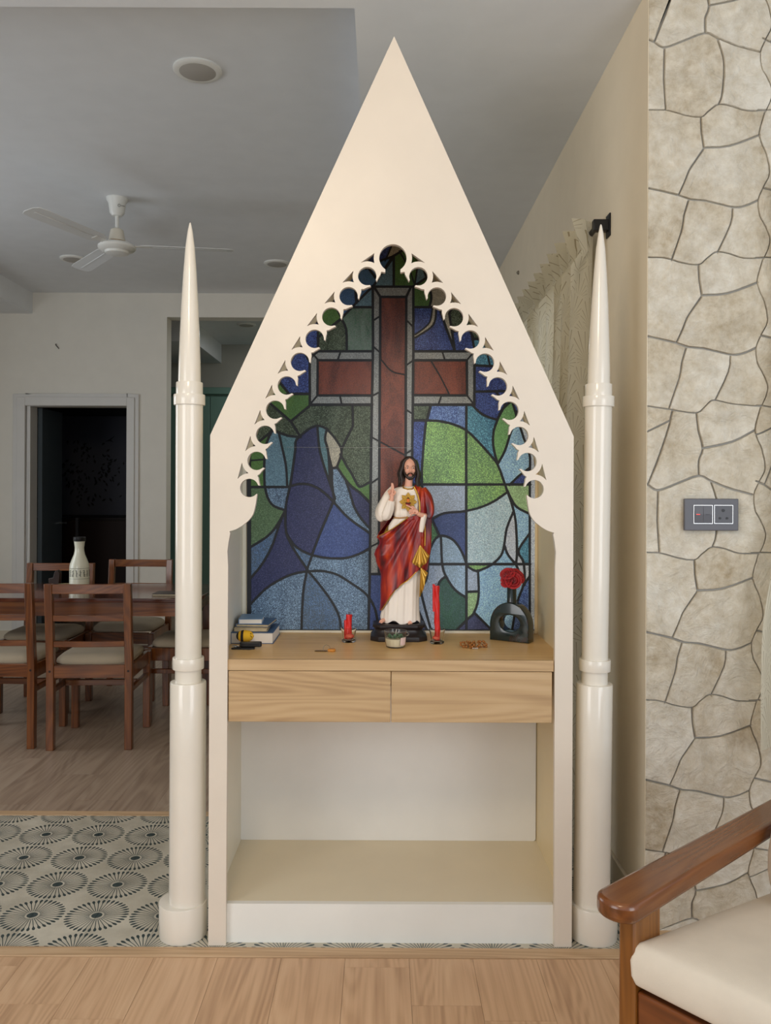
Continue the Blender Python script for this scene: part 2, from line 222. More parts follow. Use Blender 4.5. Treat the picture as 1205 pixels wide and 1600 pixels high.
# ------------------------------------------------------------------ traced outlines (tenths of a unit on each object's own plane)
GL={"panes":[["B",[133,-3990,53,-3904,-99,-3726,-136,-3689,-136,-3686,-172,-3649,-173,-3646,-270,-3539,-269,-3532,-239,-3492,-46,-3596,35,-3627,169,-3948,164,-3957]],["P",[190,-3931,67,-3637,111,-3651,147,-3669,234,-3721,231,-3734,237,-3742,247,-3744,257,-3736,327,-3783,328,-3788,299,-3821]],["G",[354,-3755,278,-3705,277,-3699,416,-3459,482,-3259,484,-3259,528,-3576,383,-3735,360,-3756]],["G",[247,-3684,177,-3641,181,-3191,446,-3192,459,-3200,473,-3202,393,-3445,256,-3684]],["K",[81,-3600,47,-3590,31,-3560,18,-3560,13,-3567,14,-3577,4,-3576,-67,-3543,-212,-3463,-212,-3456,-98,-3306,91,-3599]],["S",[138,-3574,41,-3440,27,-3430,-74,-3273,-78,-3260,-89,-3250,-127,-3189,140,-3191]],["S",[551,-3549,509,-3245,509,-3226,649,-3323,580,-3516,569,-3533]],["K",[-299,-3506,-365,-3435,-435,-3348,-434,-3300,-406,-2964,-211,-3159,-213,-3172,-207,-3183,-197,-3188,-187,-3188,-161,-3210,-121,-3271,-248,-3442,-275,-3430,-285,-3433,-291,-3439,-294,-3449,-291,-3459,-272,-3472]],["P",[742,-3343,709,-3318,708,-3313,743,-3160,766,-3033,767,-2990,763,-2950,743,-2873,867,-2873,877,-2870,884,-2864,887,-2854,884,-2844,895,-2831,1027,-2461,1071,-2351,1057,-2448,1051,-2461,1053,-2475,1009,-2754,1097,-2937,1095,-2945,906,-3177,754,-3333,754,-3337,745,-3344]],["K",[-474,-3305,-713,-3034,-713,-3030,-776,-2957,-649,-2714,-644,-2714,-446,-2922,-446,-2966]],["G",[659,-3283,509,-3179,506,-3164,496,-3156,486,-3153,487,-2872,701,-2873,704,-2876,725,-2957,727,-3039,707,-3150,676,-3280]],["W",[-114,-3150,-37,-3030,345,-3032,400,-3152]],["W",[443,-3152,377,-3010,378,-2655,378,-2650,449,-2582,447,-3152]],["W",[-147,-3127,-146,-2863,-143,-2849,-146,-2836,-145,-2666,-142,-2666,-69,-2715,-69,-3003,-70,-3008]],["S",[-190,-3123,-402,-2912,-409,-2895,-426,-2888,-443,-2868,-186,-2869,-187,-3119]],["R",[-26,-2990,-29,-2987,-29,-2043,68,-1923,103,-1887,139,-1860,175,-1842,215,-1829,337,-1808,337,-2991]],["G",[-803,-2923,-829,-2900,-875,-2846,-1006,-2662,-1003,-2646,-1002,-2416,-678,-2678,-678,-2687]],["D",[1124,-2905,1048,-2751,1089,-2491,1299,-2542,1271,-2599,1170,-2828,1172,-2848,1140,-2892]],["P2",[-482,-2828,-635,-2667,-586,-2577,-572,-2541,-562,-2501,-553,-2388,-551,-2178,-180,-2179,-180,-2239,-183,-2249,-180,-2259,-185,-2829]],["B",[488,-2832,489,-2432,642,-2541,680,-2576,707,-2610,725,-2649,737,-2693,744,-2743,751,-2833]],["D",[1255,-2736,1255,-2730,1305,-2616,1338,-2553,1362,-2555,1376,-2545,1396,-2443,1430,-2378,1503,-2376,1504,-2380,1495,-2397,1411,-2530,1391,-2553,1365,-2593]],["W",[-72,-2680,-141,-2634,-142,-2629,-140,-2240,-69,-2176,-68,-2680]],["D",[-665,-2637,-1000,-2366,-1000,-2175,-589,-2177,-591,-2387,-600,-2494,-620,-2561,-646,-2611]],["B",[-1041,-2612,-1124,-2505,-1127,-2495,-1147,-2468,-1151,-2458,-1171,-2432,-1174,-2422,-1200,-2385,-1204,-2375,-1224,-2348,-1227,-2338,-1275,-2264,-1273,-2254,-1162,-2061,-1129,-2088,-1093,-2169,-1083,-2174,-1039,-2175,-1040,-2345,-1049,-2365,-1040,-2385]],["W",[379,-2612,376,-2608,378,-1971,450,-2022,451,-2081,449,-2542]],["B",[1319,-2506,1096,-2452,1137,-2185,1407,-2186,1361,-2426]],["P",[781,-2834,778,-2830,762,-2687,750,-2640,730,-2597,697,-2556,616,-2488,506,-2411,496,-2410,489,-2414,490,-2385,682,-2506,732,-2546,766,-2583,786,-2627,798,-2674,805,-2730,808,-2834]],["B",[844,-2834,842,-2830,836,-2724,829,-2667,816,-2614,791,-2563,752,-2521,699,-2478,506,-2358,496,-2357,490,-2360,490,-2182,1091,-2185,992,-2448,860,-2817,862,-2834]],["T",[1420,-2337,1420,-2321,1450,-2166,1445,-2153,1446,-1966,1648,-1957,1648,-1970,1579,-2254,1552,-2303,1535,-2330,1526,-2337]],["B",[-1300,-2221,-1352,-2144,-1366,-2114,-1389,-2077,-1435,-1987,-1442,-1980,-1485,-1897,-1492,-1890,-1505,-1860,-1511,-1853,-1554,-1770,-1561,-1763,-1599,-1686,-1597,-1676,-1463,-1510,-1163,-1512,-1168,-1988]],["W",[-140,-2203,-143,-2033,-140,-2019,-144,-2006,-150,-1489,-70,-1530,-69,-2140]],["T",[1634,-2168,1634,-2156,1682,-1957,1685,-1955,1751,-1954,1750,-1964,1744,-1971,1734,-1994,1727,-2001,1697,-2061,1690,-2067,1680,-2091,1673,-2097,1663,-2121,1656,-2127]],["W",[-1013,-2136,-1059,-2097,-1060,-2092,-1012,-2035,-721,-2037,-686,-2137]],["W",[-656,-2137,-692,-2037,-182,-2039,-183,-2140]],["W",[491,-2142,491,-2042,945,-2044,913,-2144]],["W",[944,-2144,944,-2134,974,-2044,1306,-2046,1391,-2146]],["W",[1404,-2120,1328,-2031,1327,-2026,1333,-1472,1404,-1379,1407,-1536]],["W",[-1082,-2075,-1099,-2062,-1129,-1992,-1122,-1378,-1119,-1375,-1045,-1465,-1042,-2025]],["R",[-29,-2007,-31,-2003,-33,-753,332,-558,338,-558,336,-1785,211,-1808,165,-1822,125,-1842,89,-1870,53,-1907]],["R",[-1002,-1996,-1005,-1992,-1006,-1485,-191,-1489,-182,-1999]],["R",[491,-2002,488,-1999,487,-1496,1017,-1498,967,-1604,883,-1767,741,-2002]],["R",[768,-2004,902,-1779,1047,-1495,1294,-1496,1287,-2006]],["W",[448,-1986,378,-1938,376,-1932,377,-1255,445,-1212]],["B",[1448,-1924,1450,-1556,1963,-1567,1952,-1595,1946,-1602,1919,-1658,1913,-1665,1859,-1771,1852,-1778,1839,-1808,1832,-1815,1822,-1838,1815,-1845,1787,-1898,1775,-1913]],["G",[-1621,-1643,-1650,-1586,-1656,-1579,-1680,-1529,-1686,-1523,-1723,-1446,-1503,-1495,-1503,-1499]],["B",[1957,-1529,1800,-1525,1800,-1521,1931,-1351,1992,-1399,1975,-1462,1980,-1472,1987,-1476,1997,-1477,2007,-1472,2086,-1236,2101,-1289,2087,-1322,2087,-1329,2059,-1382,2060,-1389,1988,-1525,1983,-1529]],["B",[1570,-1520,1448,-1516,1448,-1316,1444,-1300,1519,-1230,1581,-1187,1679,-1147,1763,-1124,1778,-1124,1832,-1241,1867,-1291,1888,-1329,1887,-1342,1752,-1521]],["W",[-73,-1496,-153,-1456,-155,-1343,-147,-1323,-155,-1306,-158,-1059,-157,-824,-73,-776,-71,-1018]],["G",[-1456,-1467,-1733,-1404,-1743,-1405,-1747,-1402,-1761,-1369,-1759,-1360,-1441,-1087,-1436,-1087,-1164,-1315,-1163,-1468]],["W",[487,-1456,487,-1348,857,-1350,894,-1457]],["W",[-1023,-1446,-1109,-1342,-662,-1344,-685,-1447]],["W",[-656,-1447,-633,-1344,-193,-1346,-193,-1449]],["W",[924,-1455,921,-1454,887,-1350,1391,-1353,1312,-1456]],["GL",[2004,-1362,1944,-1312,1898,-1268,1822,-1125,1768,-981,1750,-914,1740,-813,1741,-741,1745,-688,1773,-554,1804,-458,1855,-548,1895,-632,1922,-712,1972,-885,2023,-1019,2065,-1158,2065,-1170]],["D",[-1779,-1323,-1802,-1275,-1808,-1252,-1818,-1235,-1818,-1229,-1828,-1212,-1835,-1189,-1852,-1155,-1852,-1149,-1871,-1109,-1871,-1102,-1881,-1085,-1888,-1062,-1898,-1045,-1898,-1038,-1908,-1022,-1989,-768,-1996,-758,-2010,-705,-1752,-912,-1751,-931,-1737,-941,-1727,-940,-1480,-853,-1324,-837,-1324,-842,-1449,-1040,-1774,-1322]],["D",[-1126,-1299,-1411,-1058,-1411,-1052,-1290,-861,-1247,-900,-1197,-939,-1111,-989,-1058,-1009,-1028,-1014,-994,-1013,-964,-1005,-861,-960,-731,-810,-670,-720,-647,-681,-643,-681,-484,-1000,-494,-1301]],["D",[-456,-1302,-446,-995,-626,-627,-624,-587,-630,-531,-627,-521,-556,-388,-473,-265,-380,-85,-360,-62,-348,-58,-304,-75,-204,-136,-195,-1302]],["D",[484,-1306,484,-1189,488,-1175,484,-1165,485,-1102,670,-1103,722,-1306]],["B3",[764,-1307,712,-1101,842,-1097,912,-1088,992,-1072,1065,-1054,1169,-1020,1239,-990,1279,-969,1284,-969,1284,-1309]],["T",[1324,-1309,1323,-939,1409,-866,1507,-768,1749,-501,1723,-598,1708,-681,1703,-737,1702,-824,1713,-922,1731,-991,1762,-1076,1762,-1085,1665,-1112,1563,-1153,1521,-1180,1495,-1200,1380,-1309]],["W2",[2128,-1233,2108,-1171,2108,-1159,2224,-806,2291,-650,2306,-600,2322,-493,2319,-110,2329,-90,2319,-70,2324,1137,2332,1147,2334,1156,2324,1173,2329,2173,2373,2175,2378,2180,2379,2186,2386,2188,2389,2116,2378,-310,2375,-314,2375,-344,2371,-347,2371,-374,2368,-377,2368,-404,2364,-407,2364,-437,2361,-440,2357,-500,2354,-504,2354,-534,2350,-537,2350,-564,2347,-567,2347,-594,2343,-597,2343,-627,2340,-630,2340,-657,2337,-660,2337,-670,2316,-723,2316,-733,2296,-787,2296,-797,2276,-850,2276,-860,2256,-913,2256,-923,2235,-976,2235,-986,2215,-1046,2202,-1070,2202,-1076,2188,-1100,2188,-1106,2175,-1129,2175,-1136,2158,-1166,2158,-1173,2144,-1196,2144,-1203,2129,-1226]],["W",[378,-1222,377,-591,383,-592,440,-629,445,-1174,442,-1182]],["K2",[2089,-1096,2008,-872,1959,-702,1929,-615,1889,-532,1818,-405,1818,-394,1852,-316,1926,-108,1983,-109,2117,-239,2283,-363,2284,-490,2269,-593,2239,-680,2189,-793]],["B",[482,-1062,476,-102,593,-103,589,-213,597,-389,618,-696,652,-1063]],["G4",[695,-1063,692,-1060,662,-763,639,-463,629,-278,632,-103,1286,-106,1283,-921,1253,-940,1189,-971,1092,-1006,1019,-1027,872,-1055,799,-1061]],["N",[-1048,-972,-1071,-965,-1121,-941,-1197,-892,-1267,-831,-1270,-828,-1265,-811,-1270,-801,-1280,-796,-1303,-797,-1323,-777,-1339,-754,-1347,-724,-1349,-624,-1354,-571,-1420,-74,-1320,-99,-1247,-104,-1180,-99,-1147,-92,-1084,-73,-1017,-41,-927,17,-850,80,-779,154,-791,60,-914,-293,-974,-486,-1000,-586,-1020,-706,-1041,-969,-1042,-972]],["T2",[-1001,-973,-1001,-930,-989,-772,-974,-649,-964,-599,-924,-449,-848,-216,-862,-483,-871,-583,-879,-623,-917,-749,-922,-786,-917,-853,-897,-933,-948,-958,-974,-968]],["P",[-864,-903,-874,-873,-884,-818,-880,-759,-842,-633,-828,-540,-779,-353,-763,-353,-732,-363,-679,-504,-673,-527,-680,-540,-681,-550,-676,-561,-664,-567,-663,-580,-663,-600,-671,-614,-668,-630,-686,-674,-760,-786,-819,-856]],["S",[-1717,-893,-1760,-809,-1791,-736,-1804,-689,-1813,-639,-1825,-522,-1832,-370,-1831,-160,-1823,-55,-1820,-52,-1510,-53,-1520,-247,-1531,-367,-1548,-457,-1642,-866,-1644,-870,-1707,-893]],["G4",[1323,-889,1326,-106,1883,-108,1816,-305,1777,-391,1755,-428,1711,-484,1507,-713,1383,-838]],["T2",[-1597,-853,-1597,-840,-1500,-413,-1487,-310,-1472,-64,-1472,-60,-1466,-60,-1436,-240,-1392,-574,-1387,-624,-1385,-727,-1374,-771,-1353,-801,-1487,-815]],["G",[-1797,-826,-2033,-637,-2041,-611,-2056,-541,-2055,-461,-2015,-461,-1865,-475,-1857,-585,-1842,-695,-1828,-745]],["W",[-160,-793,-164,-125,-74,-188,-72,-193,-73,-743,-74,-746,-155,-793]],["R",[-33,-727,-35,1300,336,1299,338,-529]],["W",[434,-592,376,-555,376,-192,377,48,434,85,436,81,438,-395,438,-589,437,-592]],["G",[-649,-474,-692,-362,-692,-354,-609,-224,-534,-124,-477,-62,-337,38,-211,161,-206,161,-207,-87,-287,-41,-323,-25,-353,-20,-377,-27,-395,-42,-412,-65,-437,-109,-507,-248,-575,-347,-645,-473]],["G",[-1869,-449,-2055,-433,-2054,-51,-1863,-52,-1871,-235]],["M",[-738,-320,-773,-310,-774,-145,-766,-47,-754,50,-725,140,-727,153,-738,163,-731,207,-582,373,-511,438,-408,516,-210,651,-211,623,-292,535,-342,475,-402,388,-439,325,-471,252,-528,59,-600,-147,-641,-204,-715,-317]],["B",[2275,-310,2142,-211,2036,-109,2280,-110,2280,-307,2279,-311]],["W",[-77,-153,-166,-89,-171,585,-168,621,-171,631,-168,691,-171,704,-170,871,-73,824,-73,-153]],["N",[-1287,-64,-1354,-53,-1431,-30,-1471,130,-1489,226,-1497,297,-1498,557,-1488,653,-1483,680,-1435,763,-1383,839,-1353,872,-1320,899,-1249,944,-1172,980,-1112,1002,-995,688,-792,197,-899,87,-977,29,-1037,-9,-1097,-37,-1157,-55,-1217,-65]],["G2",[476,-62,474,-59,478,1148,594,1341,616,1484,662,1414,673,1387,680,1354,689,1264,708,1007,726,920,756,847,795,780,820,747,840,726,863,710,761,487,745,485,735,476,733,463,742,450,668,319,633,234,613,131,596,-63]],["P3",[636,-63,650,124,669,220,701,301,774,430,868,381,912,362,958,347,1055,333,1215,322,1288,312,1286,-66]],["G4",[1326,-66,1328,304,1475,268,1554,241,1634,208,1711,170,1781,129,1927,22,1927,11,1899,-68]],["G5",[1940,-69,1958,-15,1967,3,1978,15,1979,28,2015,105,2067,198,2094,233,2128,262,2168,287,2248,325,2281,337,2280,-70,2000,-69,1980,-60,1970,-62,1963,-69]],["N",[-524,-52,-436,235,-407,305,-372,366,-312,451,-238,538,-214,564,-209,564,-209,218,-363,65,-480,-15]],["G3",[-2053,-11,-2050,879,-1863,764,-1820,732,-1757,675,-1708,617,-1641,520,-1548,343,-1549,340,-1622,318,-1682,294,-1712,277,-1752,242,-1782,202,-1819,128,-1838,68,-1855,-12]],["M",[-1813,-12,-1809,28,-1783,114,-1751,181,-1723,218,-1689,247,-1666,260,-1602,284,-1538,303,-1508,123,-1477,0,-1476,-14]],["L",[1944,58,1801,161,1728,204,1649,243,1568,277,1488,304,1328,343,1332,1138,1718,1136,1799,1062,1838,1012,1860,965,1873,912,1891,812,1910,665,1924,592,1957,495,2029,324,1990,185]],["W",[377,81,375,1298,436,1298,439,1295,434,121,434,117]],["B2",[-766,236,-978,748,-1059,971,-1072,1015,-949,1042,-809,1059,-649,1060,-579,1054,-495,1036,-386,997,-319,968,-212,904,-211,698,-441,539,-535,468,-609,399,-749,244]],["K2",[2048,237,2084,388,2101,498,2113,654,2124,904,2160,837,2283,665,2282,383,2145,317,2103,291,2068,261]],["B2",[1285,351,1218,360,1058,370,968,384,925,398,885,415,795,467,900,696,903,699,943,698,970,702,1020,714,1070,737,1121,772,1164,815,1207,873,1260,965,1291,1031,1289,354,1288,351]],["W2",[2045,388,1993,508,1961,601,1944,688,1924,851,1954,945,1981,1001,2020,1055,2072,1111,2077,1091,2084,1018,2080,764,2063,504]],["N",[-1541,430,-1600,574,-1679,824,-1720,924,-1771,1028,-1828,1130,-1894,1228,-2047,1414,-2046,1759,-1943,1648,-1847,1555,-1757,1487,-1667,1432,-1544,1365,-1437,1320,-1334,1288,-1194,1266,-1202,1252,-1203,1239,-1309,1090,-1416,923,-1496,767,-1526,680,-1525,667,-1536,557,-1539,437]],["M2",[-1657,617,-1730,702,-1797,762,-1896,831,-2049,924,-2047,1352,-1966,1259,-1892,1159,-1805,1011,-1756,911,-1714,811,-1657,627]],["L2",[933,736,943,1016,953,1139,1288,1138,1256,1048,1228,984,1176,895,1134,838,1097,801,1050,770,987,744]],["T",[2283,730,2193,857,2164,907,2149,947,2148,972,2154,995,2205,1072,2218,1104,2225,1134,2228,1134,2285,1133]],["L2",[880,746,847,773,827,800,791,863,763,930,746,1013,738,1103,738,1141,912,1139,895,749,893,746]],["W",[-73,854,-167,901,-168,904,-167,914,-173,927,-174,1301,-73,1300]],["M2",[-1389,889,-1364,936,-1277,1069,-1182,1202,-1178,1202,-1125,1046,-1125,1038,-1186,1016,-1269,976,-1343,929]],["K2",[1907,935,1895,978,1871,1032,1830,1085,1778,1136,2038,1135,1969,1051,1948,1022,1931,988,1911,935]],["W2",[2124,1021,2111,1134,2185,1134,2171,1091]],["M",[-213,951,-306,1004,-379,1036,-485,1072,-575,1092,-665,1099,-812,1097,-955,1080,-1085,1051,-1133,1185,-1151,1255,-1145,1262,-1025,1253,-981,1253,-905,1259,-788,1283,-708,1310,-614,1359,-351,1528,-275,1585,-219,1638,-213,1351]],["P3",[735,1183,732,1183,723,1314,709,1397,695,1434,633,1534,627,1556,627,1603,637,1654,694,1874,782,2180,846,2180,848,2176,833,1980,829,1846,834,1646,847,1523,859,1470,876,1429,903,1395,926,1373,969,1342,938,1269,920,1183]],["L2",[959,1182,974,1256,994,1306,1047,1405,1095,1479,1146,1542,1175,1568,1244,1617,1297,1648,1294,1181]],["G4",[1345,1181,1389,1211,1439,1238,1456,1244,1475,1244,1492,1235,1512,1239,1652,1179]],["K2",[1725,1179,1652,1222,1516,1280,1528,1523,1526,1663,1510,1770,1485,1853,1465,1901,1465,1913,1730,2176,2015,2175,2059,1908,2089,1758,2123,1651,2172,1531,2178,1511,2178,1497,2187,1480,2193,1450,2106,1241,2073,1178]],["W2",[2118,1177,2203,1377,2206,1279,2194,1177]],["W2",[2235,1176,2244,1284,2243,1397,2286,1335,2285,1177]],["B2",[479,1224,479,1298,489,1305,495,1318,492,1328,479,1337,479,1341,480,1645,481,1653,499,1695,504,1695,583,1560,583,1529,558,1354]],["P3",[1335,1221,1336,1571,1487,1566,1490,1564,1490,1524,1478,1287,1422,1272]],["M",[-1078,1295,-1114,1298,-967,1474,-860,1614,-771,1743,-703,1860,-672,1928,-647,2000,-632,2079,-623,2186,-229,2184,-222,1701,-237,1678,-266,1645,-300,1613,-373,1559,-611,1406,-684,1363,-721,1346,-798,1319,-908,1297,-948,1294]],["M2",[-1161,1305,-1164,1305,-1192,1442,-1218,1635,-1233,1945,-1238,2189,-664,2187,-670,2083,-683,2010,-708,1940,-757,1840,-829,1723,-924,1591,-1040,1444]],["M",[-1221,1309,-1328,1326,-1424,1355,-1527,1399,-1647,1464,-1734,1518,-1820,1582,-1867,1625,-1963,1725,-2045,1817,-2044,2192,-1279,2189,-1267,1832,-1256,1635,-1239,1492,-1204,1309]],["B2",[-174,1340,-179,1690,-132,1766,-93,1857,-78,1910,-64,1974,-32,2183,440,2182,436,1338]],["D2",[986,1379,949,1403,928,1423,909,1449,894,1483,877,1583,869,1716,868,1913,887,2179,1149,2178,1299,2027,1297,1694,1187,1625,1119,1568,1063,1500]],["B3",[2286,1403,2242,1467,2245,1480,2243,1490,2233,1498,2222,1500,2208,1544,2141,1714,2126,1767,2096,1914,2056,2158,2056,2175,2290,2173]],["G5",[1490,1603,1337,1612,1339,1988,1385,1952,1408,1928,1448,1842,1473,1760,1482,1714,1488,1660]],["P3",[590,1624,524,1738,524,1749,719,2180,740,2181,739,2172,659,1887]],["B2",[-182,1757,-191,2184,-74,2184,-74,2163,-91,2044,-115,1917,-130,1867,-147,1824]],["N2",[498,1784,478,1815,479,2181,676,2181,631,2074]],["N2",[1442,1947,1422,1970,1372,2009,1339,2041,1339,2178,1673,2177,1673,2173]],["N2",[1299,2084,1206,2175,1206,2179,1300,2178]]],"bound":[-2110,2209,-2121,-261,-2033,-641,-1904,-1022,-1746,-1402,-1558,-1763,-1349,-2144,-1121,-2505,-872,-2846,-594,-3167,-315,-3489,-96,-3730,133,-3991,384,-3732,605,-3493,906,-3174,1168,-2855,1419,-2516,1641,-2157,1852,-1778,2044,-1419,2215,-1040,2337,-660,2379,-280,2390,2190]}
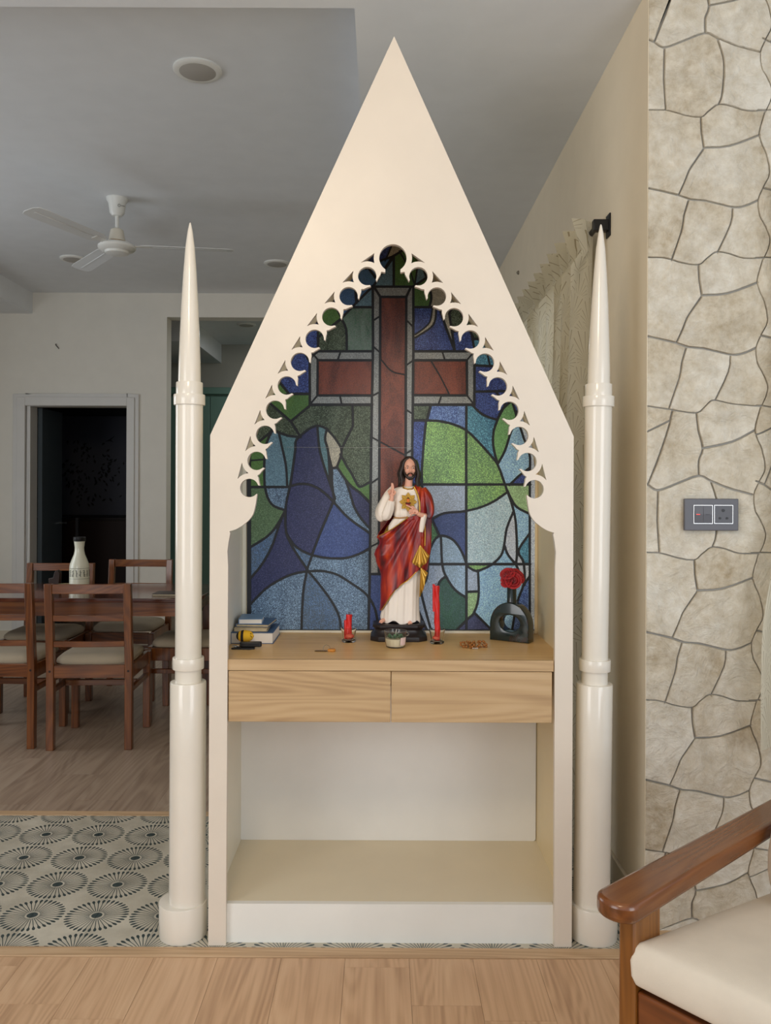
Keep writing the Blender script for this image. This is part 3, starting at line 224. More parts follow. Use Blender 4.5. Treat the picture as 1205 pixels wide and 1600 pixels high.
TRAC={"cx":14.50378842948266,"loops":[[-47,-7667,-103,-7657,-163,-7637,-217,-7611,-271,-7573,-303,-7543,-344,-7497,-376,-7447,-400,-7393,-420,-7323,-428,-7267,-428,-7217,-425,-7183,-410,-7120,-391,-7067,-353,-6999,-300,-6935,-237,-6883,-235,-6803,-237,-6799,-243,-6795,-283,-6792,-307,-6801,-360,-6807,-367,-6805,-370,-6797,-383,-6730,-449,-6620,-497,-6520,-503,-6519,-508,-6523,-532,-6560,-515,-6623,-512,-6653,-512,-6687,-520,-6737,-533,-6780,-559,-6830,-583,-6862,-616,-6893,-673,-6930,-717,-6947,-770,-6958,-830,-6958,-883,-6947,-933,-6927,-987,-6891,-1018,-6860,-1047,-6820,-1067,-6780,-1080,-6737,-1088,-6690,-1088,-6650,-1084,-6620,-1067,-6563,-1047,-6523,-1021,-6487,-985,-6450,-967,-6437,-913,-6406,-873,-6393,-837,-6385,-763,-6385,-723,-6392,-689,-6363,-685,-6357,-693,-6349,-780,-6322,-843,-6297,-907,-6268,-963,-6265,-983,-6261,-987,-6258,-988,-6203,-986,-6180,-1007,-6127,-1020,-6083,-1053,-5955,-1057,-5953,-1063,-5955,-1095,-5990,-1092,-6057,-1099,-6103,-1116,-6157,-1139,-6200,-1162,-6230,-1193,-6261,-1230,-6287,-1277,-6310,-1323,-6324,-1353,-6328,-1413,-6328,-1480,-6312,-1530,-6287,-1567,-6261,-1598,-6230,-1627,-6191,-1647,-6150,-1664,-6093,-1668,-6060,-1668,-6020,-1664,-5990,-1647,-5933,-1627,-5893,-1601,-5857,-1565,-5820,-1547,-5806,-1500,-5779,-1467,-5766,-1413,-5755,-1343,-5755,-1290,-5766,-1251,-5733,-1251,-5730,-1257,-5726,-1353,-5690,-1413,-5664,-1463,-5638,-1483,-5638,-1530,-5631,-1539,-5627,-1542,-5617,-1542,-5570,-1538,-5550,-1567,-5443,-1590,-5325,-1593,-5324,-1600,-5326,-1633,-5357,-1632,-5417,-1640,-5463,-1660,-5520,-1677,-5551,-1713,-5598,-1740,-5621,-1767,-5641,-1813,-5664,-1857,-5677,-1903,-5685,-1940,-5685,-1997,-5674,-2050,-5654,-2083,-5634,-2123,-5602,-2157,-5560,-2179,-5523,-2190,-5497,-2200,-5463,-2208,-5417,-2208,-5377,-2197,-5317,-2184,-5280,-2171,-5253,-2135,-5203,-2113,-5182,-2063,-5146,-2037,-5133,-2000,-5120,-1947,-5109,-1897,-5108,-1853,-5116,-1817,-5127,-1803,-5121,-1774,-5097,-1773,-5093,-1780,-5088,-1827,-5068,-1920,-5021,-1987,-4981,-2047,-4970,-2063,-4964,-2065,-4957,-2056,-4887,-2081,-4783,-2100,-4652,-2103,-4649,-2110,-4651,-2146,-4680,-2148,-4737,-2156,-4777,-2176,-4830,-2203,-4873,-2217,-4892,-2250,-4925,-2287,-4951,-2327,-4970,-2370,-4984,-2417,-4992,-2457,-4991,-2513,-4980,-2550,-4968,-2603,-4937,-2630,-4915,-2667,-4873,-2694,-4830,-2714,-4777,-2722,-4737,-2722,-4670,-2714,-4630,-2696,-4580,-2677,-4547,-2655,-4517,-2620,-4482,-2583,-4456,-2543,-4436,-2513,-4426,-2457,-4415,-2417,-4415,-2387,-4419,-2357,-4426,-2310,-4442,-2283,-4427,-2267,-4413,-2272,-4407,-2407,-4331,-2470,-4286,-2523,-4274,-2543,-4264,-2545,-4257,-2531,-4190,-2548,-4083,-2557,-3955,-2560,-3953,-2567,-3954,-2597,-3973,-2603,-3980,-2609,-4030,-2626,-4090,-2646,-4130,-2672,-4167,-2707,-4201,-2743,-4227,-2766,-4240,-2810,-4257,-2863,-4268,-2923,-4268,-2950,-4264,-2997,-4250,-3043,-4227,-3083,-4198,-3111,-4170,-3146,-4120,-3165,-4077,-3178,-4027,-3182,-3993,-3182,-3963,-3178,-3937,-3160,-3873,-3142,-3837,-3115,-3797,-3083,-3765,-3051,-3740,-3013,-3719,-2967,-3703,-2933,-3695,-2893,-3693,-2853,-3695,-2800,-3708,-2753,-3728,-2743,-3726,-2710,-3707,-2706,-3700,-2830,-3621,-2900,-3567,-2927,-3561,-2970,-3543,-2972,-3537,-2968,-3517,-2953,-3467,-2962,-3397,-2962,-3240,-2967,-3233,-3003,-3251,-3010,-3257,-3023,-3320,-3036,-3357,-3060,-3400,-3082,-3430,-3110,-3458,-3150,-3487,-3193,-3509,-3217,-3517,-3270,-3528,-3330,-3528,-3357,-3524,-3403,-3510,-3450,-3487,-3487,-3461,-3518,-3430,-3551,-3383,-3567,-3350,-3585,-3290,-3588,-3257,-3588,-3220,-3585,-3193,-3567,-3133,-3547,-3093,-3521,-3057,-3485,-3020,-3447,-2993,-3417,-2978,-3387,-2966,-3340,-2955,-3300,-2952,-3243,-2959,-3203,-2970,-3147,-2997,-3113,-2984,-3097,-2973,-3103,-2965,-3200,-2898,-3253,-2855,-3280,-2829,-3317,-2817,-3352,-2800,-3350,-2783,-3338,-2743,-3331,-2727,-3332,-2573,-3325,-2513,-3327,-2495,-3333,-2493,-3376,-2513,-3393,-2580,-3413,-2625,-3442,-2667,-3473,-2698,-3533,-2739,-3570,-2754,-3610,-2765,-3637,-2768,-3693,-2768,-3717,-2765,-3767,-2750,-3807,-2731,-3853,-2698,-3880,-2672,-3904,-2640,-3924,-2603,-3940,-2560,-3951,-2500,-3952,-2463,-3944,-2417,-3930,-2373,-3911,-2333,-3885,-2297,-3847,-2259,-3820,-2239,-3778,-2217,-3737,-2203,-3700,-2195,-3663,-2193,-3627,-2195,-3577,-2206,-3543,-2219,-3490,-2248,-3449,-2233,-3442,-2227,-3572,-2117,-3613,-2072,-3673,-2044,-3684,-2037,-3684,-2030,-3675,-2003,-3659,-1963,-3652,-1843,-3636,-1740,-3637,-1733,-3640,-1731,-3677,-1743,-3687,-1750,-3706,-1807,-3726,-1847,-3755,-1887,-3780,-1911,-3829,-1947,-3850,-1958,-3883,-1970,-3927,-1981,-3960,-1985,-4017,-1981,-4070,-1967,-4117,-1946,-4157,-1918,-4190,-1885,-4214,-1853,-4236,-1813,-4254,-1757,-4261,-1697,-4258,-1657,-4247,-1610,-4224,-1557,-4207,-1529,-4193,-1512,-4160,-1478,-4137,-1459,-4100,-1438,-4073,-1426,-4040,-1416,-3993,-1408,-3950,-1408,-3903,-1416,-3857,-1432,-3823,-1449,-3793,-1470,-3783,-1474,-3745,-1463,-3736,-1457,-3740,-1448,-3792,-1403,-3842,-1353,-3901,-1283,-3957,-1254,-3967,-1243,-3947,-1192,-3935,-1173,-3935,-1140,-3925,-1057,-3902,-947,-3902,-940,-3906,-937,-3940,-946,-3954,-953,-3971,-997,-3987,-1027,-4007,-1057,-4029,-1083,-4053,-1105,-4090,-1131,-4123,-1147,-4163,-1160,-4203,-1168,-4267,-1168,-4303,-1161,-4347,-1147,-4381,-1130,-4411,-1110,-4437,-1088,-4461,-1060,-4487,-1022,-4510,-967,-4522,-917,-4522,-847,-4504,-777,-4481,-730,-4448,-687,-4427,-665,-4387,-636,-4343,-614,-4310,-603,-4273,-595,-4233,-592,-4177,-599,-4130,-613,-4083,-636,-4037,-670,-4030,-670,-3993,-660,-3987,-653,-3993,-642,-4043,-592,-4085,-543,-4144,-463,-4197,-432,-4209,-420,-4204,-407,-4173,-350,-4165,-273,-4147,-187,-4129,-113,-4130,-107,-4173,-115,-4182,-120,-4204,-170,-4235,-217,-4273,-255,-4310,-281,-4350,-300,-4380,-310,-4437,-321,-4473,-322,-4523,-314,-4567,-300,-4607,-281,-4647,-251,-4678,-220,-4714,-167,-4728,-133,-4740,-90,-4745,-63,-4745,0,-4734,50,-4716,97,-4680,151,-4650,182,-4607,214,-4573,231,-4537,244,-4480,255,-4440,255,-4410,251,-4350,234,-4317,218,-4273,188,-4240,156,-4227,152,-4220,154,-4219,187,-4255,447,-4279,573,-4306,693,-4320,737,-4346,800,-4376,853,-4403,893,-4473,982,-4537,1038,-4629,1110,-4700,1161,-4757,1197,-4825,1237,-4863,1256,-4927,1282,-5075,1323,5075,1323,4927,1282,4863,1256,4825,1237,4757,1197,4700,1161,4629,1110,4537,1038,4473,982,4403,893,4376,853,4346,800,4320,737,4306,693,4279,573,4255,447,4219,187,4220,154,4227,152,4240,156,4273,188,4317,218,4350,234,4410,251,4440,255,4480,255,4537,244,4573,231,4607,214,4650,182,4680,151,4716,97,4734,50,4745,0,4745,-63,4740,-90,4728,-133,4714,-167,4678,-220,4647,-251,4607,-281,4567,-300,4523,-314,4473,-322,4437,-321,4380,-310,4350,-300,4310,-281,4273,-255,4235,-217,4204,-170,4182,-120,4173,-115,4130,-107,4129,-113,4147,-187,4165,-273,4173,-350,4204,-407,4209,-420,4197,-432,4144,-463,4085,-543,4043,-592,3993,-642,3987,-653,3993,-660,4030,-670,4037,-670,4083,-636,4130,-613,4177,-599,4233,-592,4273,-595,4310,-603,4343,-614,4387,-636,4427,-665,4448,-687,4481,-730,4504,-777,4522,-847,4522,-917,4510,-967,4487,-1022,4461,-1060,4437,-1088,4411,-1110,4381,-1130,4347,-1147,4303,-1161,4267,-1168,4203,-1168,4163,-1160,4123,-1147,4090,-1131,4053,-1105,4029,-1083,4007,-1057,3987,-1027,3971,-997,3954,-953,3940,-946,3906,-937,3902,-940,3902,-947,3925,-1057,3935,-1140,3935,-1173,3947,-1192,3967,-1243,3957,-1254,3901,-1283,3842,-1353,3792,-1403,3740,-1448,3736,-1457,3745,-1463,3783,-1474,3793,-1470,3823,-1449,3857,-1432,3903,-1416,3950,-1408,3993,-1408,4040,-1416,4073,-1426,4100,-1438,4137,-1459,4160,-1478,4193,-1512,4207,-1529,4224,-1557,4247,-1610,4258,-1657,4261,-1697,4254,-1757,4236,-1813,4214,-1853,4190,-1885,4157,-1918,4117,-1946,4070,-1967,4017,-1981,3983,-1985,3927,-1981,3883,-1970,3850,-1958,3829,-1947,3780,-1911,3755,-1887,3726,-1847,3706,-1807,3687,-1750,3677,-1743,3640,-1731,3637,-1733,3636,-1740,3652,-1843,3659,-1963,3675,-2003,3684,-2030,3684,-2037,3673,-2044,3613,-2072,3572,-2117,3442,-2227,3449,-2233,3490,-2248,3543,-2219,3577,-2206,3627,-2195,3663,-2193,3700,-2195,3737,-2203,3778,-2217,3820,-2239,3847,-2259,3885,-2297,3911,-2333,3930,-2373,3944,-2417,3952,-2463,3951,-2500,3940,-2560,3924,-2603,3904,-2640,3880,-2672,3853,-2698,3807,-2731,3767,-2750,3717,-2765,3690,-2768,3633,-2768,3610,-2765,3570,-2754,3533,-2739,3473,-2698,3442,-2667,3413,-2625,3393,-2580,3376,-2513,3333,-2493,3327,-2495,3325,-2513,3332,-2573,3331,-2727,3338,-2743,3350,-2783,3352,-2800,3317,-2817,3280,-2829,3253,-2855,3200,-2898,3103,-2965,3097,-2973,3113,-2984,3147,-2997,3203,-2970,3243,-2959,3300,-2952,3340,-2955,3387,-2966,3417,-2978,3447,-2993,3485,-3020,3521,-3057,3547,-3093,3567,-3133,3585,-3193,3588,-3223,3588,-3260,3585,-3290,3567,-3350,3551,-3383,3518,-3430,3487,-3461,3450,-3487,3403,-3510,3357,-3524,3330,-3528,3270,-3528,3217,-3517,3193,-3509,3150,-3487,3110,-3458,3082,-3430,3060,-3400,3036,-3357,3023,-3320,3010,-3257,3003,-3251,2967,-3233,2962,-3240,2962,-3397,2953,-3467,2968,-3517,2972,-3537,2970,-3543,2927,-3561,2900,-3567,2830,-3621,2706,-3700,2710,-3707,2743,-3726,2753,-3728,2800,-3708,2853,-3695,2893,-3693,2933,-3695,2967,-3703,3013,-3719,3051,-3740,3083,-3765,3115,-3797,3142,-3837,3160,-3873,3178,-3937,3182,-3967,3178,-4027,3164,-4080,3144,-4123,3111,-4170,3083,-4198,3043,-4227,2997,-4250,2950,-4264,2923,-4268,2863,-4268,2810,-4257,2766,-4240,2743,-4227,2707,-4201,2672,-4167,2646,-4130,2626,-4090,2609,-4030,2603,-3980,2597,-3973,2567,-3954,2560,-3953,2557,-3955,2548,-4083,2531,-4190,2545,-4257,2543,-4264,2523,-4274,2470,-4286,2407,-4331,2272,-4407,2267,-4413,2283,-4427,2310,-4442,2357,-4426,2387,-4419,2417,-4415,2457,-4415,2513,-4426,2543,-4436,2583,-4456,2620,-4482,2655,-4517,2677,-4547,2696,-4580,2714,-4630,2722,-4670,2722,-4737,2714,-4777,2694,-4830,2667,-4873,2630,-4915,2603,-4937,2550,-4968,2513,-4980,2457,-4991,2417,-4992,2370,-4984,2327,-4970,2287,-4951,2250,-4925,2217,-4892,2203,-4873,2176,-4830,2156,-4777,2148,-4737,2146,-4680,2110,-4651,2103,-4649,2100,-4652,2081,-4783,2056,-4887,2065,-4957,2063,-4964,2047,-4970,1987,-4981,1920,-5021,1827,-5068,1780,-5088,1773,-5093,1774,-5097,1803,-5121,1817,-5127,1853,-5116,1897,-5108,1947,-5109,2000,-5120,2037,-5133,2063,-5146,2113,-5182,2135,-5203,2171,-5253,2184,-5280,2197,-5317,2208,-5377,2208,-5417,2200,-5463,2190,-5497,2179,-5523,2157,-5560,2123,-5602,2083,-5634,2050,-5654,1997,-5674,1940,-5685,1903,-5685,1857,-5677,1813,-5664,1767,-5641,1740,-5621,1713,-5598,1677,-5551,1660,-5520,1640,-5463,1632,-5417,1633,-5357,1600,-5326,1593,-5324,1590,-5325,1567,-5443,1538,-5550,1542,-5570,1542,-5617,1539,-5627,1530,-5631,1483,-5638,1463,-5638,1413,-5664,1353,-5690,1257,-5726,1251,-5730,1251,-5733,1290,-5766,1343,-5755,1413,-5755,1467,-5766,1500,-5779,1547,-5806,1567,-5822,1603,-5859,1627,-5893,1647,-5933,1664,-5990,1668,-6023,1668,-6063,1657,-6120,1644,-6157,1614,-6210,1592,-6237,1550,-6274,1507,-6300,1463,-6317,1410,-6328,1350,-6328,1323,-6324,1273,-6309,1230,-6287,1193,-6261,1162,-6230,1139,-6200,1116,-6157,1099,-6103,1092,-6057,1095,-5990,1063,-5955,1057,-5953,1053,-5955,1020,-6083,1007,-6127,986,-6180,988,-6203,987,-6258,983,-6261,963,-6265,907,-6268,843,-6297,780,-6322,693,-6349,685,-6357,689,-6363,723,-6392,763,-6385,837,-6385,873,-6393,913,-6406,967,-6437,985,-6450,1021,-6487,1047,-6523,1067,-6563,1084,-6620,1088,-6650,1088,-6690,1080,-6737,1067,-6780,1047,-6820,1018,-6860,987,-6891,933,-6927,883,-6947,830,-6958,770,-6958,717,-6947,673,-6930,616,-6893,583,-6862,559,-6830,533,-6780,520,-6737,512,-6687,512,-6653,515,-6623,532,-6560,508,-6523,503,-6519,497,-6520,449,-6620,383,-6730,370,-6797,367,-6805,360,-6807,307,-6801,283,-6792,243,-6795,237,-6799,235,-6803,237,-6883,300,-6935,353,-6999,391,-7067,410,-7120,425,-7183,428,-7217,428,-7267,420,-7323,410,-7363,391,-7417,364,-7467,327,-7518,273,-7571,217,-7611,163,-7637,100,-7658,40,-7668],[4690,-820,4677,-760,4664,-720,4621,-633,4575,-573,4540,-539,4488,-497,4490,-493,4550,-485,4590,-474,4637,-457,4687,-432,4727,-407,4763,-378,4823,-316,4825,-327,4817,-360,4714,-753,4697,-817,4693,-822],[-4693,-822,-4700,-803,-4817,-360,-4825,-327,-4823,-316,-4763,-378,-4727,-407,-4687,-432,-4637,-457,-4590,-474,-4550,-485,-4490,-493,-4488,-497,-4540,-539,-4575,-573,-4621,-633,-4664,-720,-4677,-760,-4690,-820],[2367,-5509,2378,-5423,2378,-5370,2375,-5337,2360,-5270,2348,-5233,2309,-5150,2317,-5148,2390,-5162,2483,-5161,2557,-5147,2607,-5130,2660,-5104,2670,-5103,2670,-5107,2663,-5117,2413,-5454,2373,-5507],[-2373,-5507,-2663,-5117,-2670,-5107,-2670,-5103,-2660,-5104,-2607,-5130,-2557,-5147,-2483,-5161,-2390,-5162,-2317,-5148,-2309,-5150,-2347,-5230,-2360,-5270,-2371,-5317,-2378,-5370,-2378,-5420,-2366,-5503,-2367,-5509],[1233,-6831,1232,-6823,1255,-6733,1258,-6700,1258,-6643,1247,-6570,1235,-6527,1217,-6476,1223,-6474,1280,-6490,1320,-6498,1353,-6502,1407,-6502,1480,-6490,1569,-6463,1570,-6467,1563,-6478,1253,-6815],[4430,-1661,4414,-1573,4394,-1517,4374,-1477,4347,-1433,4325,-1403,4297,-1372,4272,-1350,4269,-1343,4273,-1339,4317,-1335,4373,-1320,4413,-1306,4463,-1281,4530,-1235,4583,-1184,4587,-1185,4587,-1190,4570,-1243,4437,-1657,4433,-1662],[2890,-4785,2887,-4780,2892,-4747,2892,-4660,2884,-4610,2860,-4533,2839,-4487,2812,-4443,2813,-4437,2823,-4435,2867,-4442,2917,-4442,2990,-4431,3030,-4421,3083,-4400,3150,-4363,3156,-4363,3154,-4373,3137,-4400,2917,-4747],[-2890,-4785,-2917,-4747,-3137,-4400,-3154,-4373,-3156,-4363,-3150,-4363,-3083,-4400,-3030,-4421,-2990,-4431,-2917,-4442,-2867,-4442,-2823,-4435,-2813,-4437,-2812,-4443,-2839,-4487,-2860,-4533,-2884,-4610,-2892,-4660,-2892,-4747,-2887,-4780],[-1237,-6830,-1563,-6478,-1570,-6467,-1569,-6463,-1480,-6490,-1407,-6502,-1353,-6502,-1320,-6498,-1280,-6490,-1223,-6474,-1217,-6476,-1235,-6527,-1247,-6570,-1258,-6643,-1258,-6700,-1255,-6733,-1232,-6823,-1232,-6830],[-4433,-1662,-4570,-1243,-4587,-1190,-4587,-1185,-4583,-1184,-4530,-1235,-4463,-1281,-4413,-1306,-4373,-1320,-4317,-1335,-4273,-1339,-4269,-1343,-4272,-1350,-4297,-1372,-4325,-1403,-4347,-1433,-4374,-1477,-4394,-1517,-4414,-1573,-4430,-1660],[587,-7387,583,-7386,582,-7380,591,-7333,598,-7273,598,-7213,591,-7150,578,-7087,580,-7079,587,-7079,633,-7100,673,-7114,720,-7125,777,-7132,827,-7132,880,-7125,927,-7114,983,-7093,1001,-7090,977,-7111],[-587,-7387,-977,-7111,-1001,-7090,-983,-7093,-927,-7114,-880,-7125,-827,-7132,-777,-7132,-720,-7125,-673,-7114,-633,-7100,-587,-7079,-580,-7079,-578,-7087,-591,-7150,-598,-7213,-598,-7273,-591,-7333,-582,-7380,-583,-7386],[4123,-2471,4110,-2383,4084,-2300,4062,-2257,4044,-2227,3991,-2160,3997,-2155,4020,-2155,4080,-2144,4153,-2119,4200,-2096,4230,-2077,4303,-2019,4305,-2023,4300,-2037,4147,-2427,4130,-2468,4127,-2472],[-4127,-2472,-4147,-2427,-4300,-2037,-4305,-2023,-4303,-2019,-4230,-2077,-4200,-2096,-4153,-2119,-4080,-2144,-4020,-2155,-3997,-2155,-3991,-2160,-4044,-2227,-4082,-2297,-4104,-2357,-4115,-2403,-4123,-2470],[3353,-4034,3350,-4033,3348,-4023,3352,-4003,3352,-3963,3348,-3923,3334,-3857,3311,-3793,3292,-3757,3260,-3703,3263,-3701,3323,-3702,3360,-3698,3427,-3684,3497,-3658,3540,-3634,3580,-3607,3587,-3607,3576,-3633],[-3353,-4034,-3576,-3633,-3587,-3607,-3580,-3607,-3540,-3634,-3497,-3658,-3427,-3684,-3360,-3698,-3323,-3702,-3263,-3701,-3260,-3703,-3292,-3757,-3311,-3793,-3334,-3857,-3348,-3923,-3352,-3963,-3352,-4003,-3348,-4023,-3350,-4033],[3763,-3264,3760,-3263,3759,-3257,3758,-3213,3751,-3160,3732,-3087,3696,-3010,3654,-2947,3660,-2942,3690,-2942,3743,-2935,3790,-2924,3820,-2914,3877,-2889,3933,-2854,3960,-2832,3969,-2830,3964,-2850,3784,-3227],[-3763,-3264,-3784,-3227,-3964,-2850,-3969,-2830,-3960,-2832,-3933,-2854,-3877,-2889,-3820,-2914,-3790,-2924,-3743,-2935,-3690,-2942,-3660,-2942,-3654,-2947,-3696,-3010,-3732,-3087,-3751,-3160,-3758,-3213,-3759,-3257,-3760,-3263],[1820,-6181,1819,-6173,1831,-6123,1838,-6073,1838,-6013,1835,-5980,1824,-5927,1795,-5843,1803,-5841,1877,-5855,1967,-5855,2040,-5840,2073,-5830,2130,-5808,2130,-5813,2121,-5827,1830,-6174],[-1823,-6180,-2121,-5827,-2130,-5813,-2130,-5808,-2073,-5830,-2040,-5840,-1967,-5855,-1877,-5855,-1803,-5841,-1795,-5843,-1824,-5927,-1835,-5980,-1838,-6013,-1838,-6070,-1835,-6103,-1818,-6177,-1820,-6181]],"yend":66.32780890569512,"scoopx":254.28817902075497}
